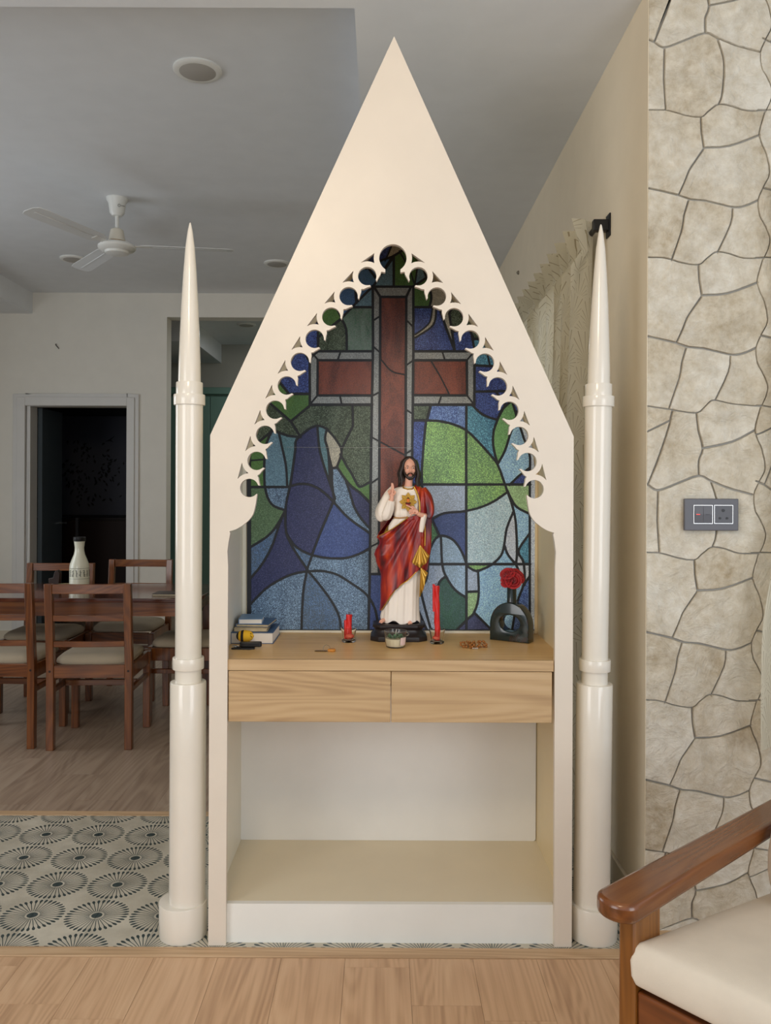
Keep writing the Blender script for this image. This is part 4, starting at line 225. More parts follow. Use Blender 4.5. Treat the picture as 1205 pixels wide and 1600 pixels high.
STONES=[[4133,-8004,4133,-7836,4484,-8003],[4540,-8003,4133,-7810,4133,-7080,4207,-7047,4215,-7047,4377,-7460,4513,-7877,4547,-7994,4547,-8003],[4580,-8003,4517,-7787,4405,-7447,4243,-7038,4243,-7027,4299,-6983,4350,-6957,4395,-6957,4467,-6975,4910,-7155,5006,-7183,5001,-7323,5005,-7403,5014,-7440,5053,-7533,5063,-7600,5049,-7680,4993,-7877,4975,-8003],[5007,-8004,5023,-7883,5078,-7690,5093,-7616,5290,-7654,5467,-7695,5543,-7718,5610,-7746,5887,-7901,5904,-8000,5903,-8004],[5923,-8004,5907,-7925,5907,-7868,5917,-7830,6017,-7867,6297,-8003],[6357,-8004,6030,-7846,5927,-7806,5948,-7743,5993,-7657,6018,-7590,6065,-7387,6070,-7287,6062,-7243,6047,-7203,5979,-7080,6040,-7053,6044,-7053,6174,-7377,6261,-7627,6377,-8003],[6410,-8004,6320,-7710,6234,-7453,6073,-7046,6073,-7035,6130,-6991,6180,-6965,6217,-6963,6297,-6983,6740,-7163,6836,-7190,6831,-7330,6835,-7413,6844,-7450,6883,-7540,6893,-7607,6879,-7690,6823,-7887,6806,-8003],[6837,-8003,6853,-7890,6908,-7697,6922,-7623,7213,-7682,7300,-7704,7413,-7743,7413,-8004],[5887,-7867,5690,-7752,5553,-7690,5387,-7644,5093,-7584,5081,-7520,5042,-7430,5035,-7400,5037,-7182,5090,-7172,5207,-7107,5443,-7007,5560,-6969,5867,-6890,5877,-6880,5895,-6937,5950,-7057,5910,-7076,5908,-7093,5923,-7101,5964,-7087,6032,-7210,6046,-7247,6054,-7290,6049,-7387,6003,-7583,5978,-7650,5933,-7737,5891,-7867],[7413,-7710,7307,-7674,7220,-7653,6923,-7591,6911,-7530,6873,-7440,6865,-7407,6866,-7190,6920,-7180,7037,-7115,7223,-7035,7327,-6996,7413,-6973],[6830,-7157,6750,-7135,6310,-6956,6226,-6933,6220,-6429,6250,-5971,6333,-5953,6527,-5896,6667,-5871,6777,-5867,6810,-5876,6830,-5889,6887,-5947,6980,-6026,7030,-6058,7055,-6067,7104,-6203,7125,-6393,7133,-6533,7134,-6663,7130,-6730,7118,-6800,7076,-6940,7022,-7087,6907,-7152],[5007,-7150,4920,-7127,4480,-6948,4397,-6925,4390,-6422,4418,-5963,4503,-5945,4697,-5888,4837,-5863,4947,-5859,4980,-5868,5000,-5881,5058,-5940,5149,-6017,5177,-6037,5226,-6060,5264,-6157,5274,-6197,5295,-6387,5303,-6525,5303,-6660,5300,-6723,5287,-6793,5246,-6933,5192,-7080,5080,-7143,5056,-7150],[7057,-7073,7123,-6880,7143,-6807,7156,-6733,7161,-6653,7157,-6477,7138,-6250,7120,-6160,7084,-6073,7167,-6065,7273,-6040,7413,-5993,7413,-6938,7263,-6987],[5227,-7064,5293,-6873,5313,-6800,5326,-6723,5331,-6647,5327,-6470,5307,-6240,5289,-6150,5253,-6063,5333,-6057,5443,-6032,5587,-5982,5667,-5963,5837,-5960,5837,-5970,5843,-5974,5980,-5978,6030,-6080,6055,-6160,6063,-6201,6063,-6277,6028,-6380,5964,-6510,5920,-6580,5898,-6633,5877,-6747,5876,-6863,5857,-6862,5487,-6960],[5967,-7050,5911,-6933,5892,-6867,5890,-6782,5898,-6710,5922,-6610,5993,-6490,6058,-6350,6079,-6280,6083,-6247,6077,-6187,6055,-6103,5999,-5980,6220,-5976,6189,-6457,6196,-6930,6140,-6948,6047,-7017],[4133,-7044,4133,-5970,4390,-5970,4359,-6450,4366,-6923,4310,-6940,4215,-7010],[7070,-6053,7040,-6045,7010,-6028,6900,-5938,6843,-5879,6800,-5855,6811,-5630,6849,-5397,7007,-5400,7160,-5413,7233,-5426,7310,-5448,7413,-5485,7413,-5974,7307,-6014,7200,-6041,7134,-6053],[5253,-6047,5210,-6037,5180,-6020,5070,-5930,5012,-5870,4970,-5847,4980,-5623,5019,-5390,5250,-5396,5403,-5418,5570,-5471,5863,-5587,5878,-5680,5953,-5948,5770,-5942,5663,-5947,5583,-5966,5440,-6016,5333,-6041],[6020,-5963,5990,-5962,5978,-5940,5969,-5937,5909,-5737,5883,-5623,5883,-5590,5891,-5577,5883,-5560,5888,-5533,5924,-5433,5969,-5347,5994,-5280,6032,-5130,6047,-5023,6046,-4977,6037,-4930,6021,-4890,5950,-4760,6417,-4653,6435,-4653,6517,-4833,6593,-5027,6632,-5093,6820,-5369,6780,-5630,6770,-5847,6663,-5855,6523,-5881,6330,-5937,6223,-5959],[4133,-5953,4133,-4746,4317,-4711,4604,-4643,4687,-4825,4762,-5017,4803,-5087,4990,-5361,4951,-5620,4940,-5840,4833,-5847,4693,-5873,4497,-5930,4393,-5951],[5860,-5553,5580,-5443,5410,-5389,5253,-5366,5020,-5357,4843,-5100,4786,-5007,4711,-4817,4630,-4635,4803,-4575,5043,-4556,5410,-4468,5492,-4457,5557,-4457,5617,-4469,5710,-4500,5853,-4568,5885,-4660,5949,-4793,6009,-4900,6022,-4937,6030,-4980,6025,-5077,5980,-5273,5954,-5340,5909,-5427,5867,-5553],[7410,-5450,7240,-5397,7163,-5383,7010,-5370,6850,-5365,6672,-5107,6615,-5013,6541,-4823,6460,-4642,6633,-4583,6873,-4564,7170,-4492,7300,-4466,7355,-4463,7413,-4469,7414,-5450],[5940,-4733,5887,-4623,5871,-4567,5874,-4553,5867,-4540,5866,-4477,5874,-4400,5899,-4300,5969,-4180,6034,-4040,6055,-3970,6059,-3937,6053,-3877,6031,-3793,5976,-3670,6200,-3665,6330,-3640,6480,-4083,6500,-4180,6518,-4330,6583,-4567,6437,-4619,5997,-4720,5967,-4722],[4133,-4717,4133,-3660,4370,-3657,4498,-3630,4600,-3917,4650,-4073,4670,-4170,4688,-4323,4753,-4559,4653,-4598,4547,-4627,4310,-4683],[6613,-4557,6580,-4460,6544,-4327,6526,-4177,6504,-4073,6356,-3630,6457,-3597,6597,-3568,6677,-3557,6753,-3557,6787,-3566,6808,-3580,6863,-3638,6980,-3733,7010,-3750,7053,-3763,7188,-4043,7251,-4197,7274,-4303,7277,-4440,6867,-4536],[4783,-4550,4714,-4320,4696,-4167,4675,-4067,4526,-3623,4627,-3589,4763,-3561,4857,-3548,4923,-3549,4957,-3559,4977,-3571,5034,-3630,5150,-3725,5180,-3742,5223,-3755,5357,-4033,5420,-4187,5444,-4297,5447,-4433,5037,-4528,4943,-4539,4833,-4542],[5847,-4533,5720,-4474,5623,-4442,5560,-4429,5473,-4429,5468,-4293,5443,-4180,5380,-4027,5253,-3762,5253,-3753,5313,-3746,5423,-3721,5563,-3671,5640,-3653,5813,-3650,5813,-3660,5820,-3663,5957,-3669,6006,-3770,6024,-3827,6040,-3895,6040,-3963,6004,-4070,5940,-4200,5896,-4270,5874,-4323,5853,-4437,5850,-4533],[7410,-4440,7302,-4437,7297,-4300,7273,-4187,7209,-4033,7083,-3763,7253,-3729,7410,-3676,7414,-3677,7414,-4440],[7073,-3744,7057,-3724,7046,-3727,7040,-3742,6989,-3720,6875,-3627,6817,-3567,6777,-3546,6787,-3320,6825,-3087,6983,-3090,7137,-3103,7210,-3116,7287,-3138,7413,-3183,7413,-3657,7247,-3714,7140,-3739],[5243,-3737,5227,-3716,5215,-3720,5210,-3734,5160,-3713,5047,-3620,4989,-3560,4947,-3538,4957,-3313,4995,-3080,5227,-3086,5380,-3108,5547,-3161,5840,-3277,5854,-3370,5930,-3638,5747,-3632,5640,-3637,5560,-3656,5417,-3706,5310,-3731],[6003,-3653,5967,-3652,5954,-3630,5945,-3627,5885,-3427,5860,-3317,5860,-3280,5867,-3267,5860,-3250,5864,-3223,5900,-3122,5945,-3037,5970,-2970,6008,-2820,6023,-2713,6022,-2667,6013,-2620,5998,-2580,5926,-2450,6408,-2340,6493,-2523,6569,-2717,6609,-2783,6797,-3059,6756,-3320,6746,-3537,6640,-3545,6537,-3563,6450,-3582,6350,-3614,6343,-3603,6332,-3600,6323,-3607,6320,-3623,6200,-3649],[4133,-3644,4133,-2433,4580,-2333,4663,-2516,4738,-2707,4779,-2777,4967,-3051,4927,-3310,4916,-3530,4813,-3536,4717,-3553,4623,-3573,4520,-3606,4513,-3595,4503,-3592,4493,-3598,4490,-3615,4370,-3641],[5837,-3243,5557,-3133,5387,-3079,5230,-3056,4995,-3047,4820,-2790,4762,-2697,4688,-2507,4607,-2324,4777,-2265,5020,-2245,5387,-2158,5466,-2147,5533,-2147,5593,-2159,5687,-2190,5830,-2258,5861,-2350,5925,-2483,5985,-2590,5999,-2627,6007,-2690,5992,-2817,5956,-2963,5930,-3030,5885,-3117,5843,-3243],[7413,-3150,7227,-3090,7140,-3073,7060,-3064,6824,-3053,6633,-2773,6591,-2703,6517,-2513,6437,-2332,6607,-2273,6850,-2253,7220,-2165,7327,-2153,7363,-2155,7413,-2166],[5917,-2423,5863,-2313,5847,-2257,5850,-2243,5843,-2233,5843,-2167,5850,-2090,5875,-1990,5945,-1870,6010,-1730,6031,-1660,6035,-1627,6030,-1567,6007,-1483,5945,-1347,6301,-1293,6298,-1307,6456,-1773,6476,-1870,6494,-2020,6560,-2257,6410,-2310,5970,-2411,5943,-2412],[4133,-2404,4133,-1335,4470,-1287,4469,-1300,4626,-1763,4646,-1860,4665,-2013,4730,-2248,4580,-2302,4287,-2373],[6587,-2247,6520,-2017,6502,-1867,6480,-1763,6401,-1520,6317,-1290,6350,-1285,6367,-1293,6382,-1280,6620,-1241,6730,-1238,6767,-1247,6797,-1263,6947,-1418,6973,-1432,7023,-1440,7164,-1733,7227,-1886,7250,-1993,7254,-2130,6843,-2226],[4757,-2240,4690,-2007,4672,-1857,4651,-1757,4489,-1283,4520,-1277,4537,-1285,4550,-1272,4790,-1233,4901,-1230,4937,-1239,4967,-1255,5117,-1410,5143,-1424,5193,-1432,5333,-1723,5396,-1877,5420,-1987,5423,-2123,5013,-2218],[5823,-2223,5697,-2164,5600,-2132,5537,-2119,5450,-2119,5444,-1983,5419,-1870,5355,-1713,5220,-1429,5417,-1382,5543,-1364,5790,-1343,5833,-1343,5843,-1353,5913,-1349,5930,-1353,5980,-1457,6000,-1517,6017,-1589,6016,-1653,5980,-1760,5917,-1889,5872,-1960,5850,-2012,5829,-2127],[7407,-2134,7363,-2127,7279,-2127,7274,-1990,7249,-1877,7185,-1723,7050,-1436,7247,-1390,7414,-1370,7414,-2133],[6993,-1420,6977,-1417,6954,-1403,6806,-1250,6750,-1225,6780,-963,6836,-767,6850,-693,7047,-731,7227,-773,7303,-797,7413,-847,7413,-1351,7243,-1374,7048,-1420,7030,-1414,7017,-1421],[5170,-1413,5147,-1409,5126,-1397,4977,-1243,4920,-1217,4951,-953,5006,-760,5020,-687,5307,-743,5470,-788,5603,-848,5817,-971,5830,-1060,5903,-1318,5473,-1356,5253,-1406,5213,-1413,5200,-1406,5188,-1413],[5937,-1330,5920,-1314,5845,-1053,5833,-967,5844,-900,5887,-911,5947,-937,6313,-1115,6321,-1137,6347,-1266,6343,-1270],[4133,-1317,4133,-937,4486,-1110,4517,-1261],[6380,-1264,6320,-1013,6219,-690,6132,-440,6000,-111,6000,-106,6059,-60,6107,-35,6148,-33,6227,-53,6670,-234,6764,-260,6759,-400,6763,-480,6771,-517,6819,-637,6820,-692,6807,-760,6751,-957,6719,-1220,6617,-1226],[4547,-1253,4490,-1007,4390,-683,4302,-433,4170,-103,4170,-98,4227,-53,4277,-27,4326,-27,4397,-45,4840,-226,4933,-250,4929,-393,4933,-473,4942,-510,4989,-630,4990,-684,4977,-750,4921,-950,4890,-1210,4787,-1218],[6303,-1083,5957,-915,5857,-876,5876,-813,5921,-727,5946,-660,5993,-457,5999,-357,5990,-313,5974,-270,5907,-150,5967,-123,5973,-126,6010,-217,6134,-533,6247,-877,6307,-1079],[4477,-1077,4133,-910,4134,-117,4143,-118,4303,-523,4417,-867],[5817,-937,5620,-823,5482,-760,5317,-714,5022,-653,5009,-590,4970,-500,4963,-470,4960,-390,4964,-253,5020,-240,5134,-177,5373,-76,5487,-39,5793,40,5807,50,5823,-7,5879,-127,5840,-144,5835,-160,5850,-171,5893,-158,5961,-280,5975,-317,5981,-357,5978,-453,5932,-653,5906,-720,5861,-807],[7410,-810,7313,-768,7233,-744,6851,-660,6840,-600,6801,-510,6793,-477,6790,-360,6795,-260,6847,-250,6963,-185,7200,-85,7317,-47,7413,-23,7414,-810],[6760,-227,6680,-205,6237,-25,6155,-3,6147,473,6180,960,6260,977,6457,1034,6600,1060,6705,1063,6737,1055,6760,1040,6817,982,6907,906,6957,873,6984,863,7032,727,7054,537,7060,437,7060,240,7046,130,7004,-10,6950,-157,6837,-221,6813,-227],[4940,-220,4850,-197,4410,-18,4325,7,4317,480,4349,953,4346,967,4430,985,4627,1042,4767,1068,4873,1072,4907,1063,4930,1048,4986,990,5077,914,5103,894,5154,870,5192,773,5203,733,5223,547,5230,446,5230,253,5216,140,5174,-3,5120,-150,5007,-214,4983,-220],[6987,-141,7052,50,7071,123,7084,197,7089,277,7085,453,7066,680,7047,773,7012,857,7093,865,7203,891,7347,941,7413,957,7413,11,7193,-56],[5153,-133,5199,-10,5241,130,5254,207,5259,283,5255,460,5236,690,5217,780,5182,867,5263,873,5373,899,5517,949,5593,968,5763,970,5770,957,5907,952,5945,880,5976,793,5993,717,5992,657,5956,550,5893,422,5848,350,5826,297,5805,183,5803,62,5787,69,5477,-11,5360,-49],[5893,-120,5838,0,5821,63,5820,171,5826,220,5851,320,5921,440,5986,580,6007,650,6011,683,6006,743,5983,826,5928,950,6150,953,6117,473,6125,0,6067,-19,5973,-87],[4133,-84,4133,957,4317,961,4287,480,4295,7,4237,-11,4163,-67],[7003,877,6967,886,6940,901,6828,993,6770,1053,6730,1074,6739,1300,6777,1533,6937,1530,7090,1517,7160,1504,7240,1482,7413,1418,7413,975,7340,956,7200,906,7090,881],[5187,883,5139,893,5110,909,4997,1002,4940,1061,4900,1082,4909,1307,4947,1540,5180,1534,5330,1512,5500,1459,5792,1343,5806,1250,5880,983,5697,988,5590,983,5510,964,5370,914,5260,889],[5970,967,5920,968,5907,990,5897,994,5837,1193,5812,1307,5810,1340,5819,1353,5811,1370,5816,1397,5853,1500,5897,1583,5922,1650,5960,1800,5975,1907,5975,1953,5965,2000,5950,2040,5879,2170,6361,2280,6445,2097,6520,1905,6560,1838,6750,1559,6709,1303,6698,1083,6593,1076,6453,1050,6257,993,6153,971],[4133,976,4133,2197,4532,2287,4614,2107,4690,1913,4730,1847,4920,1567,4879,1310,4868,1090,4763,1084,4623,1058,4427,1001,4323,979],[5790,1377,5510,1487,5337,1542,5183,1564,4947,1574,4752,1860,4713,1925,4640,2113,4560,2297,4730,2355,4970,2374,5330,2461,5414,2473,5487,2473,5547,2460,5640,2430,5780,2363,5814,2270,5877,2137,5937,2030,5951,1993,5957,1953,5954,1857,5908,1657,5882,1590,5839,1507,5795,1377],[7410,1453,7247,1511,7167,1534,7093,1547,7010,1556,6777,1566,6583,1850,6543,1917,6469,2107,6390,2289,6560,2347,6800,2366,7100,2439,7230,2464,7317,2465,7413,2441,7414,1453],[5867,2197,5815,2307,5799,2363,5802,2377,5796,2390,5796,2467,5802,2530,5827,2630,5897,2750,5962,2890,5977,2933,5987,2993,5982,3053,5959,3137,5904,3260,6130,3265,6257,3293,6408,2850,6428,2750,6447,2600,6510,2377,6510,2363,6363,2310,5923,2210,5893,2208],[4133,2226,4133,3267,4300,3273,4427,3300,4578,2857,4598,2760,4617,2607,4683,2373,4533,2318,4320,2266],[6540,2373,6472,2603,6454,2757,6433,2857,6283,3300,6383,3333,6523,3362,6602,3373,6681,3373,6713,3365,6737,3350,6793,3291,6907,3198,6937,3181,6980,3170,7114,2890,7178,2737,7202,2627,7204,2490,6797,2394],[4710,2380,4642,2613,4624,2763,4603,2863,4453,3308,4553,3341,4693,3370,4783,3383,4850,3382,4883,3373,4907,3358,4962,3300,5077,3206,5107,3189,5151,3177,5285,2897,5348,2743,5372,2633,5374,2500,4967,2402,4873,2392,4763,2388],[7403,2473,7317,2494,7231,2493,7226,2630,7201,2743,7138,2897,7010,3169,7070,3176,7180,3201,7357,3261,7414,3270,7414,2473],[5777,2396,5650,2456,5553,2488,5487,2502,5400,2503,5396,2637,5372,2750,5307,2907,5180,3177,5240,3184,5350,3209,5493,3259,5570,3278,5740,3280,5747,3267,5886,3260,5934,3160,5959,3080,5970,3023,5968,2967,5932,2860,5870,2733,5824,2660,5803,2610,5781,2493],[7000,3186,6987,3206,6974,3203,6967,3188,6917,3211,6804,3303,6747,3363,6707,3384,6715,3610,6753,3843,6987,3836,7137,3814,7297,3764,7413,3719,7413,3288,7320,3267,7173,3216,7067,3191],[5170,3193,5157,3214,5143,3211,5140,3195,5087,3219,4973,3312,4917,3370,4877,3392,4885,3617,4923,3850,5157,3844,5307,3822,5473,3770,5768,3653,5782,3560,5857,3293,5673,3298,5567,3294,5487,3274,5347,3225,5237,3199],[5953,3277,5897,3278,5883,3300,5873,3303,5813,3503,5788,3617,5786,3650,5795,3663,5787,3680,5792,3707,5829,3810,5873,3893,5898,3960,5936,4110,5951,4217,5951,4263,5942,4310,5926,4350,5855,4480,6338,4590,6421,4407,6497,4214,6537,4147,6727,3868,6685,3613,6674,3393,6570,3386,6473,3369,6380,3349,6277,3317,6270,3328,6260,3330,6251,3323,6250,3308,6130,3282],[4133,3286,4133,4510,4509,4597,4591,4417,4666,4223,4706,4157,4897,3877,4855,3620,4844,3400,4780,3398,4647,3377,4550,3357,4450,3325,4440,3336,4430,3338,4420,3330,4420,3316,4300,3290],[5767,3687,5483,3798,5313,3852,5160,3874,4923,3883,4728,4170,4690,4234,4615,4427,4537,4598,4537,4607,4707,4666,4947,4685,5247,4757,5388,4783,5463,4783,5523,4770,5616,4740,5757,4673,5790,4580,5853,4447,5913,4340,5927,4303,5934,4263,5930,4167,5884,3967,5858,3900,5813,3814,5771,3687],[7410,3753,7227,3820,7143,3844,6990,3866,6753,3876,6573,4140,6520,4227,6445,4417,6367,4590,6367,4599,6537,4658,6777,4677,7073,4749,7207,4775,7293,4775,7413,4743,7414,3753],[5843,4506,5790,4620,5775,4673,5778,4687,5771,4700,5770,4763,5778,4840,5803,4940,5873,5060,5938,5200,5954,5247,5963,5303,5958,5363,5935,5447,5873,5583,6229,5637,6226,5623,6384,5160,6404,5060,6423,4910,6487,4673,6340,4621,5897,4519,5870,4518],[4133,4540,4133,5606,4397,5644,4397,5630,4554,5167,4574,5070,4593,4917,4657,4683,4590,4654,4510,4629],[6517,4683,6449,4913,6430,5067,6409,5167,6327,5417,6250,5633,6243,5640,6277,5645,6297,5638,6310,5650,6547,5689,6657,5693,6693,5684,6725,5667,6877,5511,6900,5498,6952,5490,7091,5200,7154,5047,7178,4937,7180,4800,6773,4705],[4687,4690,4618,4923,4600,5073,4579,5173,4528,5333,4417,5647,4447,5653,4467,5646,4480,5658,4717,5697,4831,5700,4863,5692,4893,5676,5047,5519,5070,5506,5121,5500,5261,5207,5325,5053,5348,4943,5351,4810,4943,4713,4850,4702,4740,4698],[7413,4773,7293,4804,7206,4803,7202,4940,7177,5053,7114,5207,6980,5495,7233,5551,7414,5567],[5753,4706,5623,4767,5530,4798,5463,4812,5377,4812,5372,4947,5348,5060,5283,5216,5150,5503,5343,5548,5473,5566,5758,5590,5765,5590,5766,5580,5773,5577,5840,5581,5850,5577,5857,5580,5909,5473,5929,5413,5946,5333,5944,5277,5908,5170,5846,5043,5800,4970,5779,4920,5757,4803],[6923,5510,6883,5526,6733,5681,6679,5707,6709,5967,6764,6163,6780,6237,6977,6199,7157,6157,7297,6107,7413,6045,7413,5585,7230,5566,7010,5517,6970,5510,6957,5517,6947,5510],[5100,5517,5077,5521,5054,5533,4925,5670,4900,5691,4850,5713,4863,5867,4879,5977,4934,6170,4948,6243,5237,6187,5400,6142,5533,6081,5746,5957,5758,5870,5830,5612,5403,5575,5180,5525,5140,5517,5127,5525,5117,5517],[5863,5603,5849,5613,5773,5877,5763,5963,5763,5994,5773,6030,5817,6019,5876,5993,6243,5814,6258,5750,6273,5661],[4133,5623,4133,5957,4413,5822,4443,5669],[6307,5666,6248,5917,6148,6240,6060,6490,5927,6823,6007,6884,6037,6896,6078,6897,6153,6877,6597,6697,6692,6670,6687,6530,6691,6450,6700,6413,6739,6320,6750,6254,6735,6170,6679,5973,6648,5710,6547,5705],[4477,5676,4434,5867,4346,6160,4260,6417,4133,6741,4133,6859,4179,6893,4205,6903,4256,6903,4323,6885,4767,6705,4861,6680,4857,6537,4861,6457,4870,6420,4909,6330,4920,6262,4906,6180,4849,5980,4818,5720,4717,5713],[6233,5846,5887,6015,5783,6055,5805,6120,5849,6203,5874,6270,5922,6473,5927,6573,5919,6617,5902,6660,5836,6780,5895,6807,5901,6807,6063,6397,6175,6057],[4400,5856,4133,5986,4133,6660,4204,6483,4289,6240,4389,5917,4403,5866,4404,5857],[5743,5993,5547,6108,5410,6171,5243,6217,4950,6277,4937,6340,4899,6430,4891,6463,4893,6679,4947,6689,5030,6738,5197,6812,5300,6854,5413,6891,5573,6933,5748,6933,5807,6803,5768,6787,5763,6770,5770,6762,5780,6760,5821,6773,5888,6653,5902,6617,5910,6577,5910,6530,5896,6423,5860,6277,5834,6210,5790,6125],[7413,6080,7307,6135,7163,6186,6780,6269,6768,6330,6729,6420,6721,6453,6722,6670,6777,6681,6893,6746,7130,6846,7243,6883,7413,6927],[6690,6703,6607,6726,6167,6905,6083,6926,6083,6933,6937,6933,6877,6771,6763,6708,6740,6703],[4870,6710,4778,6733,4337,6913,4260,6933,5103,6934,5047,6780,4937,6718,4909,6710],[6913,6790,6965,6933,7313,6933,7120,6874],[5083,6796,5132,6933,5453,6933,5290,6882],[5823,6810,5767,6934,6050,6933,6050,6927,6030,6925,5993,6911,5900,6842]]

# ------------------------------------------------------------------ materials of the shell
WALL=mat('wall_paint',(226,222,212),.65); CEIL=mat('ceiling_paint',(230,233,236),.8); WARM=mat('wall_paint_cream',(230,217,193),.65)
CREAM=mat('cream_laminate',(224,212,196),.36,bump=.02,bscale=300); IVORY=mat('ivory_board',(230,224,206),.4)
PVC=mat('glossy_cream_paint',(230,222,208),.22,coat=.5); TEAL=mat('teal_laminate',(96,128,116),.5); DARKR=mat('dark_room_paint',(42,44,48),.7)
FLOORW=wood('oak_floor',(176,138,104),(206,167,130),(220,185,148),'y',1.0,.42,bump=.15)
FLOORD=wood('oak_floor_dining',(138,116,98),(164,142,122),(180,160,140),'y',.8,.4,bump=.1)
EDGE=wood('oak_edging',(168,134,98),(196,162,124),(214,182,146),'x',1,.5)
COUNT=wood('light_oak_laminate',(206,162,102),(222,182,120),(232,194,136),'x',.9,.35,fine=.2)
DRAW=wood('brown_oak_laminate',(164,132,94),(190,158,116),(204,174,134),'x',.8,.45,fine=.3)
ROSE=wood('rosewood',(72,36,14),(114,62,24),(146,86,36),'z',.9,.3,coat=.4); ROSEX=wood('rosewood_rail',(76,38,14),(120,66,26),(152,92,38),'x',.9,.3,coat=.4)
BLACK=mat('black_plastic',(22,22,24),.4); GREY=mat('joint_grey',(120,116,108),.8); METAL=mat('steel',(190,190,188),.25,metal=1)
WHITE=mat('white_enamel',(235,235,230),.3)
# ------------------------------------------------------------------ shell
XR=.793; ZC=2.836; ZT=3.018; YB=7.19
struct(B(-4.3,3.2,-1.6,10.0,-.10,-.013).build('floor',mat('screed',(120,110,98),.8)))
c=MB().box(-4.3,3.2,-1.6,2.608,ZC,3.1).box(-.095,XR+.15,2.608,YB,ZC,3.1).box(-4.3,-3.04,2.608,YB,ZC,3.1).box(-3.04,-.095,2.608,YB,ZT,3.1)
struct(c.build('ceiling',CEIL))
w_=MB(); wy0,wy1,wz0,wz1=3.25,4.55,.95,2.15
w_.box(XR,XR+.15,2.651,wy0,0,ZC).box(XR,XR+.15,wy1,9.8,0,3.1).box(XR,XR+.15,wy0,wy1,0,wz0).box(XR,XR+.15,wy0,wy1,wz1,ZC)
struct(w_.build('wall_right',WARM))
struct(B(-4.3,-4.2,-1.6,9.8,-.012,3.1).build('wall_left',WALL))
b=MB(); T=.15
b.box(-4.2,-3.09,YB,YB+T,-.012,3.018).box(-3.09,-2.211,YB,YB+T,2.036,3.018).box(-2.211,-1.875,YB,YB+T,-.012,3.018).box(-1.875,XR,YB,YB+T,2.81,3.018)
struct(b.build('wall_back',WALL))
# far rooms behind the back wall
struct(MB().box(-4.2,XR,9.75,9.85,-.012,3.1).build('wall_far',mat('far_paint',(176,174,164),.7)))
struct(B(-4.2,XR,YB,9.85,3.018,3.1).build('ceiling_far',CEIL))
struct(B(-4.2,-1.90,8.3,9.75,2.80,3.018).build('trim_1',CEIL))
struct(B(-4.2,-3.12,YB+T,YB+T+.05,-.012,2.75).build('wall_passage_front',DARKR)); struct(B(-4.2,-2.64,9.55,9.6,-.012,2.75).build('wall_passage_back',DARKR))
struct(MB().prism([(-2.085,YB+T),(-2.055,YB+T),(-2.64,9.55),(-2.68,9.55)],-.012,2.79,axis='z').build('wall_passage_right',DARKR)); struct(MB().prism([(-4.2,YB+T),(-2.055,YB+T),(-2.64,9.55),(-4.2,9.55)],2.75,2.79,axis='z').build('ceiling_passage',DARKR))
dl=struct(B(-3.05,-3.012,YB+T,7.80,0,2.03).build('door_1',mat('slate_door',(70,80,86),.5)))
MB().lathe((0,0,0),[(.008,0),(.008,.05),(.011,.055),(.011,.07)],12,M=Matrix.Translation((-3.012,7.74,1.0))@Matrix.Rotation(PI/2,4,'Y')).build('door_handle',METAL,dl,smooth=40)
# door frame
f=MB()
f.box(-3.20,-3.09,YB-.02,YB,0,2.139).box(-2.211,-2.11,YB-.02,YB,0,2.139).box(-3.09,-2.211,YB-.02,YB,2.036,2.139)
f.box(-3.16,-3.09,YB-.032,YB-.02,0,2.11).box(-2.211,-2.145,YB-.032,YB-.02,0,2.11).box(-3.09,-2.211,YB-.032,YB-.02,2.036,2.11).box(-3.09,-3.055,YB,YB+T,0,2.036)
struct(f.build('trim_2',mat('door_frame_paint',(214,212,208),.5),bevel=.004))
t=thing('leaf_print_panel',(-3.3,9.5,1.0),'dark panel with leaf and bird silhouettes in the unlit room behind the doorway','panel')
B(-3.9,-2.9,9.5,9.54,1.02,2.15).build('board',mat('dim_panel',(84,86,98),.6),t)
lf=MB(); rr=random.Random(4)
for cxx,czz,sp,n in ((-3.45,1.75,.13,22),(-3.2,1.5,.16,30),(-3.5,1.4,.15,26),(-3.1,1.62,.1,12),(-3.3,1.2,.2,26),(-3.62,1.5,.12,16)):
    for i in range(n):
        x=cxx+rr.gauss(0,sp*.6); z=czz+rr.gauss(0,sp*.6); a=rr.uniform(.3,2.4); L=rr.uniform(.02,.03)
        if not(-3.88<x<-2.93 and 1.05<z<2.1): continue
        ca,sa=math.cos(a),math.sin(a); lf.prism([(x-ca*L,z-sa*L),(x+sa*L*.45,z-ca*L*.45),(x+ca*L,z+sa*L),(x-sa*L*.45,z+ca*L*.45)],9.497,9.4995)
for bx,bz in ((-3.72,1.93),(-3.12,1.88)):
    lf.prism([(bx-.06,bz-.02),(bx-.02,bz),(bx+.06,bz+.05),(bx+.01,bz+.0),(bx+.04,bz-.03),(bx,bz-.015)],9.497,9.4995)
lf.build('leaf_print',BLACK,t,kind='stuff')
t=thing('dark_cupboard',(-3.3,9.4,0),'dark cupboard below the leaf print panel in the unlit room','cupboard')
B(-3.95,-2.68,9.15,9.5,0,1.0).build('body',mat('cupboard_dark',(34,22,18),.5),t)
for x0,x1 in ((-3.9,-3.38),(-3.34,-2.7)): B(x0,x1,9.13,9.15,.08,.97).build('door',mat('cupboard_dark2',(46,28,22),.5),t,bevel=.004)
B(-3.375,-3.345,9.12,9.15,.05,1.0).build('middle_strip',mat('strip_grey',(96,98,106),.5),t)
t=thing('teal_wardrobe',(-.7,9.1,0),'tall teal wardrobe with flat doors in the room beyond the wide opening','wardrobe')
B(-2.40,.6,9.15,9.7,0,2.36).build('body',TEAL,t)
for i in range(6): B(-2.40+i*.5,-2.40+(i+1)*.5-.006,9.13,9.15,.06,2.34).build('door',TEAL,t,bevel=.003)
B(-2.41,.62,9.11,9.72,2.36,2.44).build('cornice',TEAL,t,bevel=.01)
